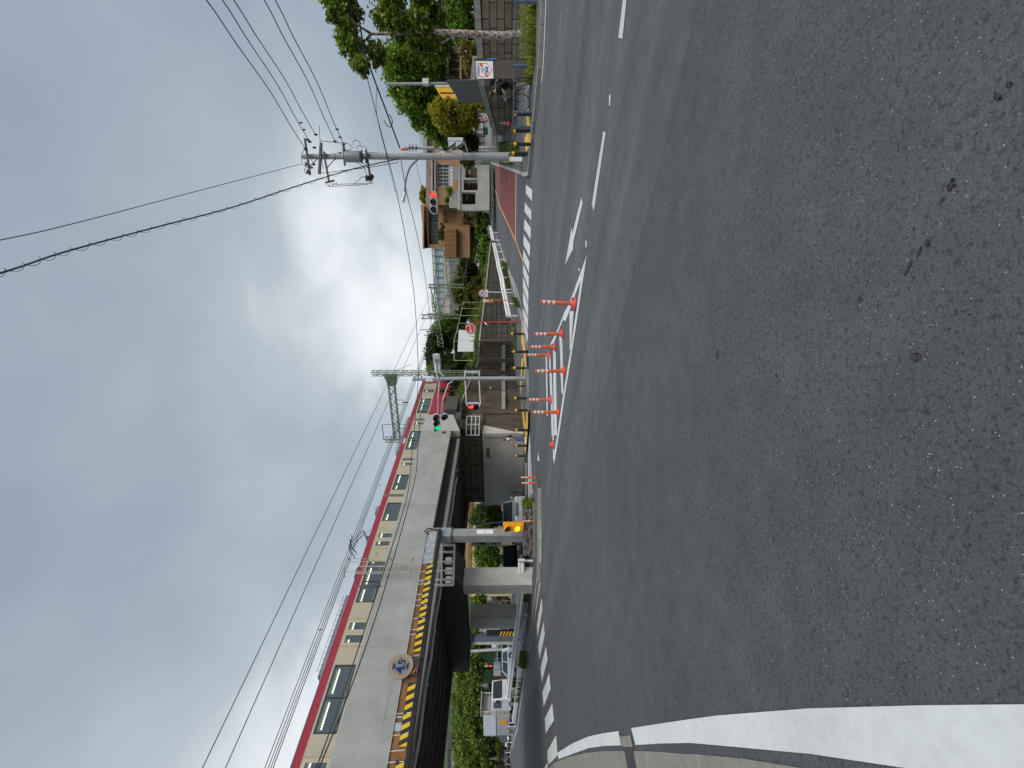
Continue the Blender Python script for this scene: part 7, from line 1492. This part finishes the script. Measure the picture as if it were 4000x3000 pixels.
MB().box((-3.6, 0, 2.35), (2.7, 1.72, 1.1)).build('box_upper', M('truck_box_white', (.60, .64, .69), .4, .04, 1), tr_, local=True, bevel=.02); MB().box((-3.6, 0, 1.25), (2.66, 1.68, 1.0)).build('box_lower', M('truck_box_grey', (.36, .38, .39), .5, .06, 2), tr_, local=True)
MB().box((-3.1, -.87, 1.15), (.45, .04, .7)).build('orange_panel', OB, tr_, local=True); MB().box((-3.1, .87, 1.15), (.45, .04, .7)).build('orange_panel', OB, tr_, local=True)
mb = MB()
for x in (-1.75, -2.2): mb.box((x, -.8, 1.9), (.07, .07, 2.4)); mb.box((x, .8, 1.9), (.07, .07, 2.4)); mb.box((x, 0, 3.06), (.07, 1.66, .07)); mb.box((x, 0, 2.4), (.06, 1.6, .06))
for s in (-.8, .8): mb.box((-1.97, s, 3.06), (.5, .07, .07)); mb.bar((-1.75, s, 2.4), (-2.2, s, 3.0), .05)
mb.build('frame', FR, tr_, local=True); MB().box((-1.95, 0, 3.12), (.75, 1.75, .06)).build('frame_top', FR, tr_, local=True)
# ---- other clutter under and beyond the bridge
def bb(nm, y0, y1, x0, x1, Y, dp, mt, label, cat): o = blk(nm, y0, y1, x0, x1, Y, dp, mt, None); return tag(o, label, cat)
CRH = M('house_cream', (.66, .55, .32), .7, .05, .6); HGY = M('house_grey', (.33, .33, .32), .8, .08, .6); HRD = M('house_reddish', (.20, .09, .075), .8, .1, .6)
def house(name, label, y0, y1, x0, x1, Y, wall, roofm, wins=(), gable=True, dp=5):
    r = empty(name, gl(1990, (y0+y1)/2, Y), label, 'house', 'houses beyond the bridge'); blk('wall', y0, y1, x0+5, 2000, Y, dp, wall, r)
    blk('roof', y0-4, y1+4, x0, x0+6, Y-.5, dp+1, roofm, r)
    for a, b, c, d in wins: w_ = blk('window', a, b, c, d, Y-.05, .1, GLA, r); blk('frame', a-1, b+1, c-1.2, c, Y-.1, .15, FRW, w_); blk('frame', (a+b)/2-.5, (a+b)/2+.5, c, d, Y-.1, .12, FRW, w_); blk('sill', a-1, b+1, d, d+1.2, Y-.15, .2, FRW, w_)
    return r
h_ = house('cream_house', 'cream house with a long brown eave beam seen under the bridge behind the gantry post', 1930, 2330, 1795, 2000, 47, CRH, TILE, ((1990, 2006, 1858, 1885), (2075, 2095, 1868, 1890), (2225, 2245, 1868, 1895)))
MB().prism([at(1848, 1955, 45), at(1834, 1955, 45), at(1822, 2330, 45), at(1838, 2330, 45)], (0, .8, 0)).build('eave_beam', M('eave_brown', (.27, .15, .045), .6, .08, 1), h_)
house('grey_house', 'grey walled house behind the far utility pole under the bridge', 2330, 2520, 1842, 2000, 78, HGY, TILE, ((2350, 2370, 1900, 1925), (2470, 2500, 1905, 1930)))
house('reddish_house', 'reddish brown walled house behind the row of trees', 2830, 2915, 1762, 2000, 74, HRD, TILE, ((2850, 2870, 1890, 1920),)); house('white_house', 'white house wall at the far left above the row of trees', 2930, 3120, 1748, 2000, 78, SHED, TILE, ((2980, 3010, 1900, 1930),))
house('pale_house', 'pale house with a tiled roof peeping over the row of trees behind the truck', 2700, 2830, 1762, 2000, 76, M('wall_pale', (.55, .55, .53)), TILE, ((2800, 2815, 1766, 1778), (2740, 2760, 1900, 1925)))
house('brown_shop', 'dark timber walled building behind the pale blue hatchback', 2515, 2700, 1905, 2000, 70, WOOD, TILE, ((2560, 2590, 1930, 1955),))
NG = M('net_green', (.006, .045, .012), .9, .25, 3, bump=.5, bsc=30); nf = empty('net_screen', gl(1990, 2610, 60), 'tall dark green net screen behind the far traffic lamp', 'screen')
blk('net', 2546, 2672, 1852, 1930, 60, .1, NG, nf)
for y in (2546, 2588, 2630, 2670): MB().tube([at(1848, y, 59.9), at(1990, y, 59.9)], .06, 6).build('post', DARKM, nf)
# grey column with hazard stripes, far utility pole, lamps
hc = gl(2010, 2500, 39); hcr = empty('striped_column', hc, 'blue grey steel column with yellow and black stripes at its foot beyond the piers', 'column')
blk('column', 2487, 2506, 1840, 2012, 39, .55, M('column_blue_grey', (.10, .12, .16), .5, .1, 1), hcr); blk('column_side', 2506, 2519, 1840, 2012, 39.1, .45, M('column_pale', (.42, .44, .40), .6, .1, 1), hcr); blk('guard_plate', 2466, 2487, 1900, 2010, 39.2, .3, BLK, hcr)
for k in range(5): x = 1950+k*12; MB().prism([at(x, 2487, 39.1), at(x+5, 2487, 39.1), at(x+13, 2468, 39.1), at(x+8, 2468, 39.1)], (0, .05, 0)).build('stripe', YEL, hcr)
blk('cap', 2480, 2522, 1832, 1842, 38.8, .8, DARKM, hcr)
fp = empty('utility_pole', gl(1940, 2540, 47), 'leaning grey utility pole beyond the striped column', 'utility pole'); MB().tube([at(2000, 2533, 47), at(1783, 2548, 47)], [.17, .13], 10).build('pole', CPOLE, fp, smooth=True)
for x in (1790, 1799): MB().bar(at(x, 2505, 46.8), at(x, 2556, 46.8), .1).build('crossarm', GALV, fp)
blk('meter_box', 2510, 2530, 1920, 1938, 46.6, .4, SIG, fp)
sl_ = at(1908, 2605, 56); fs_ = empty('traffic_lamp', sl_, 'small distant traffic lamp with a lit red light and amber cap under the bridge', 'traffic lamp')
MB().tube([at(1990, 2600, 56), at(1860, 2597, 56)], .05, 6).build('pole', DARKM, fs_); MB().sphere(at(1917.5, 2604.5, 55.8), .16, 10, 7).build('red_light', emis('lens_red2', (1, .04, .02), 2.0, (.8, .02, .01)), fs_); MB().cyl(at(1903, 2593, 55.8), at(1889, 2591, 55.8), .12, .10).build('amber_cap', ORG, fs_)
MB().tube([at(1898+10*math.cos(a), 2605+12*math.sin(a), 55.8) for a in np.linspace(0, 2*PI, 16)[:-1]], .05, 5, close=True).build('yellow_ring', YEL, fs_); MB().box(tuple(at(1898, 2604, 55.8)), (.3, .1, .4)).build('white_plate', WS, fs_)
mb = empty('meter_cabinets', gl(1990, 2618, 46), 'two grey mesh cabinets standing beside the pale blue hatchback', 'cabinet')
blk('cabinet', 2598, 2616, 1928, 1954, 46, .6, GALV, mb); blk('cabinet', 2618, 2640, 1928, 1956, 46, .6, M('cabinet_grey', (.3, .31, .31), .5), mb)
fpl = empty('pole_banner', gl(1960, 2680, 50), 'white and grey narrow banner post rising above the truck cab', 'post'); blk('banner', 2670, 2682, 1828, 1903, 50, .15, M('banner_pale', (.5, .48, .48), .6, .2, 3), fpl)
lwp = [gnd(*p, .1) for p in ((2040, 2590), (2034, 2650), (2027, 2700), (2019, 2760), (2012, 2810))]; lw_ = MB()
for a, b in zip(lwp, lwp[1:]):
    d_ = (b-a).normalized(); n_ = V((-d_.y, d_.x, 0))*sgn; lw_.add([a, b-d_*.05, b+n_*.3-d_*.05, a+n_*.3]+[p+V((0, 0, .26)) for p in (a, b-d_*.05, b+n_*.3-d_*.05, a+n_*.3)], [(3, 2, 1, 0), (4, 5, 6, 7), (0, 1, 5, 4), (1, 2, 6, 5), (2, 3, 7, 6), (3, 0, 4, 7)])
lw_.build('low_block_wall', WHT, label='low white concrete blocks in a line behind the guard rail', cat='blocks')
rk = MB(); rg = random.Random(2)
for (y0, y1, x0, x1, Y) in ((1975, 2040, 1920, 1960, 45), (2100, 2160, 1930, 1990, 49), (2330, 2352, 1930, 1990, 50)):
    rr2 = MB()
    for _ in range(14): rr2.sphere(at(rg.uniform(x0, x1), rg.uniform(y0, y1), Y+rg.uniform(-.4, .8)), (rg.uniform(.3, .8), .4, rg.uniform(.2, .5)), 7, 5)
    rr2.build('boulder_slope', M('rock_brown', (.11, .08, .055), .9, .4, 1.2, bump=1, bsc=4), label='brown rocky slope patch '+{1975: 'above the roof of the silver car', 2100: 'between the gantry post and the black boxy car', 2330: 'between the two piers'}[y0], cat='rocks')
for (x0, y0), (x1, y1), Y, lab in (((1848, 2052), (1965, 2038), 34, 'thin leaning pipe rising behind the silver car'), ((1840, 2130), (2032, 2132), 33, 'thin pale upright pipe right of the black boxy car'), ((1990, 2870), (1890, 2876), 56, 'white and green slim post between the dark cars'), ((1990, 2968), (1880, 2962), 60, 'pale green lamp post at the far left')):
    r_ = MB().tube([at(x0, y0, Y), at(x1, y1, Y)], .04 if Y < 40 else .07, 6).build('thin_pipe', PIPE, label=lab, cat='pipe')
ch = [gnd(x, y, .0) for x, y in ((2016, 2838), (2010, 2870), (2004, 2900), (1998, 2940), (1994, 2985), (1990, 3040))]; pts_ = []
cr_ = empty('chain_barrier', ch[0], 'drooping white chain beside the kerb at the far left', 'chain')
for p in ch: MB().tube([p, p+V((0, 0, .7))], .03, 6).build('post', WHT, cr_)
for a, b in zip(ch, ch[1:]): MB().tube([a.lerp(b, k/8)+V((0, 0, .65-.18*math.sin(PI*k/8))) for k in range(9)], .02, 5).build('chain', WHT, cr_)
# ================================================================== people and the bicycle
SKIN = M('skin', (.50, .30, .22), .55, .06, 20); HAIR = M('hair_black', (.012, .010, .010), .5, .2, 30); JEAN = M('denim_blue', (.035, .09, .24), .8, .15, 20); TOPW = M('top_white', (.72, .70, .71), .7, .08, 10); BAGP = M('bag_pink_brown', (.42, .24, .21), .6, .08, 10); NVY = M('shirt_navy', (.004, .005, .012), .8, .2, 10); SHOE = M('shoe_white', (.7, .7, .68), .6, .05, 20)
def skinmesh(name, joints, edges, mat, parent, root=0, sub=1):
    """one continuous surface grown round a skeleton: joints are (x, y, z, radius or (rx, ry))"""
    me = bpy.data.meshes.new(name); me.from_pydata([j[:3] for j in joints], edges, []); o = bpy.data.objects.new(name, me); C.objects.link(o)
    md = o.modifiers.new('skin', 'SKIN'); md.use_smooth_shade = True
    if not me.skin_vertices: me.attributes
    for i, j in enumerate(joints):
        r = j[3] if isinstance(j[3], tuple) else (j[3], j[3]); me.skin_vertices[0].data[i].radius = r
    me.skin_vertices[0].data[root].use_root = True
    sb_ = o.modifiers.new('sub', 'SUBSURF'); sb_.levels = sub; sb_.render_levels = sub
    dg = bpy.context.evaluated_depsgraph_get(); m2 = bpy.data.meshes.new_from_object(o.evaluated_get(dg)); bpy.data.objects.remove(o); m2.name = name; m2.materials.clear(); m2.materials.append(mat)
    if len(m2.polygons): m2.polygons.foreach_set('use_smooth', [True]*len(m2.polygons))
    o = bpy.data.objects.new(name, m2); C.objects.link(o); o.parent = parent; return o
def hand(J, E, wi, d, side, curl=.5):
    """palm, four unequal fingers and a thumb, growing out of wrist joint wi; d is the arm direction"""
    w = V(J[wi][:3]); d = V(d).normalized(); s = V(side).normalized(); n = d.cross(s).normalized()
    J.append((*(w+d*.045), .026)); pi_ = len(J)-1; E.append((wi, pi_))
    for k, (off, ln) in enumerate(((-.030, .062), (-.010, .074), (.011, .070), (.030, .055))):
        a = w+d*.085+s*off; J.append((*a, .0095)); E.append((pi_, len(J)-1)); b = a+(d*(1-curl*.5)+n*curl*.6).normalized()*ln*.5; J.append((*b, .0085)); E.append((len(J)-2, len(J)-1))
        c = b+(d*(1-curl)+n*curl).normalized()*ln*.5; J.append((*c, .0072)); E.append((len(J)-2, len(J)-1))
    a = w+d*.05-s*.038+n*.01; J.append((*a, .0105)); E.append((pi_, len(J)-1)); b = a+(d*.7-s*.6+n*.3).normalized()*.045; J.append((*b, .009)); E.append((len(J)-2, len(J)-1))
def head(mb, c, fwd, r=.105):
    """a head with brow, nose, mouth, chin and ears, looking along fwd"""
    f = V(fwd).normalized(); sd_ = V((0, 0, 1)).cross(f).normalized(); u = f.cross(sd_).normalized()
    m0 = MB().sphere((0, 0, 0), 1, 18, 14); M3 = Matrix((f, sd_, u)).transposed()
    for p in m0.v:
        x, y, z = p; k = r; px_ = x*k*.92; py_ = y*k*.74; pz_ = z*k*1.14
        if z < -.25: py_ *= 1-.25*min(1, (-z-.25)/.6); px_ *= 1-.08*(-z-.25); px_ += .008 if x > 0 else 0
        mb.v.append(tuple(V(c)+M3 @ V((px_, py_, pz_))))
    n0 = len(mb.v)-len(m0.v); mb.f += [tuple(i+n0 for i in f_) for f_ in m0.f]
    def Lc(x, y, z): return V(c)+M3 @ V((x*r, y*r, z*r))
    mb.add([Lc(.88, -.12, .12), Lc(.88, .12, .12), Lc(.80, .17, -.22), Lc(1.12, 0, -.20), Lc(.80, -.17, -.22)], [(0, 1, 3), (1, 2, 3), (0, 3, 4), (2, 4, 3)])
    for s in (-1, 1): mb.sphere(Lc(-.02, s*.76, -.02), (.018, .012, .032), 6, 5)
    mb.tube([Lc(.86, -.2, -.48), Lc(.93, 0, -.47), Lc(.86, .2, -.48)], .009, 5)
    return Lc
def eyes(Lc, parent):
    for s in (-1, 1): MB().sphere(Lc(.84, s*.30, .10), .011, 8, 6).build('eye', HAIR, parent)
# woman walking under the wall, facing left
wpz = gnd(2056, 1716, KH); hgt = (2056-1966)*wpz.y/F*1.0; k_ = hgt/1.60
wo = empty('person', wpz, 'woman in white top and blue jeans walking left with a black backpack and pinkish bag', 'person', rz=PI+.35)
def body_person(root, sc, pose):
    J, E = pose; J = [(x*sc, y*sc, z*sc, (r[0]*sc, r[1]*sc) if isinstance(r, tuple) else r*sc) for x, y, z, r in J]; return J, E
# local frame: +x forward, +y left
J = [(0, 0, .88, (.08, .07)), (0, 0, 1.02, (.07, .06)), (.01, 0, 1.20, (.08, .07)), (.02, 0, 1.31, (.06, .05)), (.035, 0, 1.37, .045), (.055, 0, 1.44, .048),
     (.01, .085, .84, .06), (.09, .09, .47, .05), (.13, .09, .09, .036), (.24, .09, .04, .032), (.01, -.085, .84, .06), (-.03, -.09, .47, .05), (-.14, -.09, .11, .036), (-.04, -.09, .045, .032),
     (.01, .165, 1.30, .050), (-.04, .21, 1.06, .038), (.10, .20, .88, .026), (.01, -.165, 1.30, .050), (.02, -.20, 1.06, .038), (.19, -.15, .98, .026)]
E = [(0, 1), (1, 2), (2, 3), (3, 4), (4, 5), (0, 6), (6, 7), (7, 8), (8, 9), (0, 10), (10, 11), (11, 12), (12, 13), (3, 14), (14, 15), (15, 16), (3, 17), (17, 18), (18, 19)]
hand(J, E, 16, (.4, 0, -.9), (.8, .3, .3)); hand(J, E, 19, (.8, .1, -.3), (0, 0, 1), .8)
J, E = body_person(wo, k_, (J, E)); skinmesh('body', J, E, SKIN, wo)
hb_ = MB(); Lc = head(hb_, (.075*k_, 0, 1.50*k_), (.97, .1, -.22), .100*k_); hb_.build('head', SKIN, wo, local=True, smooth=True); eyes(Lc, wo) if False else None
for s in (-1, 1): MB().sphere(Lc(.84, s*.30, .10), .010, 6, 5).build('eye', HAIR, wo, local=True)
MB().sphere(Lc(-.14, 0, .16), (.100*k_, .088*k_, .118*k_), 14, 10).sphere(Lc(-.45, 0, -.6), (.05*k_, .075*k_, .085*k_), 10, 7).build('hair', HAIR, wo, local=True, smooth=True)
def scl(P): return [(x*k_, y*k_, z*k_, (r[0]*k_, r[1]*k_) if isinstance(r, tuple) else r*k_) for x, y, z, r in P]
skinmesh('top', scl([(0, 0, .95, (.155, .125)), (0, 0, 1.08, (.14, .11)), (.01, 0, 1.22, (.15, .115)), (.02, 0, 1.32, (.11, .085)), (.01, .165, 1.30, .066), (-.025, .195, 1.13, .058), (.01, -.165, 1.30, .066), (.02, -.19, 1.13, .058), (.035, 0, 1.36, .06)]), [(0, 1), (1, 2), (2, 3), (3, 4), (4, 5), (3, 6), (6, 7), (3, 8)], TOPW, wo)
skinmesh('jeans', scl([(0, 0, .95, (.14, .11)), (0, 0, .86, (.145, .11)), (.01, .085, .80, .098), (.085, .09, .47, .075), (.12, .09, .14, .06), (.01, -.085, .80, .098), (-.03, -.09, .47, .075), (-.125, -.09, .16, .06)]), [(0, 1), (1, 2), (2, 3), (3, 4), (1, 5), (5, 6), (6, 7)], JEAN, wo)
for x, y, z in ((.19, .09, .05), (-.08, -.09, .055)): MB().sphere((x*k_, y*k_, z*k_), (.13*k_, .05*k_, .05*k_), 10, 6).build('shoe', SHOE, wo, local=True, smooth=True)
bk_ = empty('backpack', wpz+V((0, 0, 1.0*k_)), 'black backpack carried by the walking woman', 'backpack'); bv = Matrix.Rotation(PI+.35, 4, 'Z')
def wl2(x, y, z): return wpz+bv @ V((x*k_, y*k_, z*k_))
MB().sphere(wl2(-.19, 0, 1.16), (.11*k_, .13*k_, .20*k_), 12, 8).build('bag', BLK, bk_, smooth=True)
for s in (-1, 1): MB().tube([wl2(-.12, s*.10, 1.30), wl2(.02, s*.11, 1.37), wl2(.14, s*.10, 1.25), wl2(.10, s*.12, 1.08), wl2(-.10, s*.12, 1.02)], .018*k_, 6).build('strap', BLK, bk_, smooth=True)
bg_ = empty('shoulder_bag', wl2(.2, -.05, .86), 'pinkish brown bag held in front of the walking woman', 'bag'); MB().sphere(wl2(.20, -.02, .98), (.10*k_, .10*k_, .13*k_), 10, 8).build('pouch', BAGP, bg_, smooth=True); MB().tube([wl2(.2, .06, 1.05), wl2(.16, .04, 1.22), wl2(.06, .02, 1.34)], .012*k_, 5).build('strap', BAGP, bg_)
# bicycle: built in the plane of its wheels, nose towards the left
bw_ = gnd(2070, 402, KH); rw_ = gnd(2069, 283, KH); ax_f = V((bw_.x, bw_.y, 0)); ax_r = V((rw_.x, rw_.y, 0)); fd = (ax_f-ax_r).normalized(); zb = (bw_.z+rw_.z)/2; wr_ = 31.5*bw_.y/F; wb2 = 3.35*wr_
f0 = V((bw_.x, bw_.y, zb)); r0 = f0-fd*wb2; sc3 = wr_/.33; sd3 = V((-fd.y, fd.x, 0))
bk = empty('bicycle', (f0+r0)/2, 'black bicycle with a front basket facing left behind the pipe railing', 'bicycle')
def bp_(x, z, y=0): return f0-fd*(x*sc3)+V((0, 0, z*sc3))+sd3*(y*sc3)        # x back from the front axle
for x in (0, wb2/sc3):
    cc = bp_(x, .33); w_ = MB().tube([cc+fd*math.cos(a)*wr_*.96+V((0, 0, math.sin(a)*wr_*.96)) for a in np.linspace(0, 2*PI, 33)[:-1]], .022*sc3, 7, close=True).build('wheel', RUBBER, bk, smooth=True)
    MB().tube([cc+fd*math.cos(a)*wr_*.89+V((0, 0, math.sin(a)*wr_*.89)) for a in np.linspace(0, 2*PI, 33)[:-1]], .010*sc3, 5, close=True).build('rim', CHR, w_, smooth=True)
    mb = MB().tube([cc-sd3*.05, cc+sd3*.05], .03, 8)
    for k in range(14): a = 2*PI*k/14; mb.tube([cc, cc+fd*math.cos(a)*wr_*.89+V((0, 0, math.sin(a)*wr_*.89))], .0022, 3)
    mb.build('spokes', CHR, w_)
    MB().tube([cc+fd*math.cos(a)*wr_*1.1+V((0, 0, math.sin(a)*wr_*1.1)) for a in (np.linspace(.9, 3.2, 12) if x else np.linspace(.2, 2.0, 10))], .02, 5).build('mudguard', BLK, bk)
wbn = wb2/sc3; mb = MB()
for a, b, r in (((0, .33), (.16, .86), .017), ((.14, .80), (.55, .34), .02), ((.15, .72), (.62, .42), .014), ((.55, .30), (.68, .80), .017), ((.55, .30), (wbn, .33), .012), ((.66, .62), (wbn, .33), .010)): mb.tube([bp_(*a), bp_(*b)], r*sc3, 7)
mb.build('frame', BLK, bk, smooth=True)
MB().tube([bp_(.16, .86), bp_(.17, .98), bp_(.17, 1.0, .26), bp_(.32, 1.0, .30)], .013*sc3, 6).tube([bp_(.17, .98), bp_(.17, 1.0, -.26), bp_(.32, 1.0, -.30)], .013*sc3, 6).build('handlebar', CHR, bk, smooth=True)
MB().tube([bp_(.68, .80), bp_(.70, .86)], .014, 6).sphere(bp_(.72, .885), (.13, .09, .04), 10, 6).build('saddle', BLK, bk, smooth=True)
bs2 = MB(); c0_ = bp_(-.02, .86); 
for (x, z, w2) in ((0, 0, .0),): bs2.obox(c0_, fd*.26, sd3*.32, (0, 0, .23))
bs2.build('basket', BLK, bk, bevel=.02)
MB().tube([bp_(wbn-.35, .72), bp_(wbn+.15, .72)], .012, 6).tube([bp_(wbn+.05, .72), bp_(wbn, .35)], .01, 5).build('rack', BLK, bk)
MB().disc(bp_(.55, .30, .04), sd3, .09, .01, 16).tube([bp_(.55, .30, .05), bp_(.53, .14, .06)], .012, 5).tube([bp_(.53, .14, .05), bp_(.53, .14, .15)], .02, 5).tube([bp_(.55, .30, -.05), bp_(.57, .46, -.06)], .012, 5).build('crank', CHR, bk)
# cyclist, standing astride and leaning to the bars
cy = empty('person', bp_(.62, .0, .18)+V((0, 0, .0)), 'cyclist in dark navy shirt and shorts leaning over the handlebar of the bicycle', 'person')
def CP(x, z, y, r): p = bp_(x, z, y)-origin(cy); return (p.x, p.y, p.z, r)
J = [CP(.70, .90, 0, (.09, .09)), CP(.62, 1.06, 0, (.08, .08)), CP(.52, 1.24, 0, (.09, .08)), CP(.44, 1.36, 0, (.06, .06)), CP(.40, 1.42, 0, .05), CP(.36, 1.46, 0, .052),
     CP(.68, .86, .10, .07), CP(.55, .52, .17, .062), CP(.60, .12, .20, .042), CP(.48, .05, .20, .036), CP(.68, .86, -.10, .07), CP(.52, .56, -.14, .066), CP(.60, .18, -.14, .042), CP(.50, .10, -.14, .036),
     CP(.44, 1.33, .17, .055), CP(.42, 1.14, .24, .042), CP(.24, 1.02, .27, .030), CP(.44, 1.33, -.17, .055), CP(.42, 1.14, -.24, .042), CP(.24, 1.02, -.27, .030)]
E = [(0, 1), (1, 2), (2, 3), (3, 4), (4, 5), (0, 6), (6, 7), (7, 8), (8, 9), (0, 10), (10, 11), (11, 12), (12, 13), (3, 14), (14, 15), (15, 16), (3, 17), (17, 18), (18, 19)]
hand(J, E, 16, fd*.8-V((0, 0, .5)), sd3, .9); hand(J, E, 19, fd*.8-V((0, 0, .5)), -sd3, .9)
skinmesh('body', J, E, SKIN, cy)
hb_ = MB(); hc_ = bp_(.30, 1.53, 0); Lc = head(hb_, hc_, fd*.9-V((0, 0, .35)), .112); hb_.build('head', SKIN, cy, smooth=True)
for s in (-1, 1): MB().sphere(Lc(.84, s*.30, .10), .011, 6, 5).build('eye', HAIR, cy)
MB().sphere(Lc(-.12, 0, .18), (.118, .105, .122), 14, 10).build('hair', HAIR, cy, smooth=True)
skinmesh('shirt', [CP(.72, .86, 0, (.22, .19)), CP(.64, 1.04, 0, (.23, .19)), CP(.53, 1.22, 0, (.24, .20)), CP(.44, 1.36, 0, (.17, .15)), CP(.44, 1.33, .17, .09), CP(.40, 1.10, .24, .075), CP(.44, 1.33, -.17, .09), CP(.40, 1.10, -.24, .075)], [(0, 1), (1, 2), (2, 3), (3, 4), (4, 5), (3, 6), (6, 7)], NVY, cy)
skinmesh('shorts', [CP(.71, .96, 0, (.18, .16)), CP(.69, .86, 0, (.18, .16)), CP(.67, .78, .10, .135), CP(.575, .55, .17, .11), CP(.67, .78, -.10, .135), CP(.55, .60, -.14, .11)], [(0, 1), (1, 2), (2, 3), (1, 4), (4, 5)], NVY, cy)
for x, z, y in ((.53, .05, .20), (.54, .11, -.14)): MB().obox(bp_(x, z, y), fd*.25, sd3*.09, (0, 0, .075)).build('shoe', SHOE, cy, bevel=.02)
b_g = empty('waist_bag', bp_(.86, 1.16, 0)-V((0, 0, .15)), 'small black bag slung on the cyclist back', 'bag'); MB().sphere(bp_(.76, 1.25, 0), (.14, .13, .17), 10, 8).build('pouch', BLK, b_g, smooth=True); MB().tube([bp_(.70, 1.38, .1), bp_(.5, 1.42, .12), bp_(.36, 1.25, .05)], .015, 5).build('strap', M('strap_grey', (.3, .3, .3), .6), b_g)
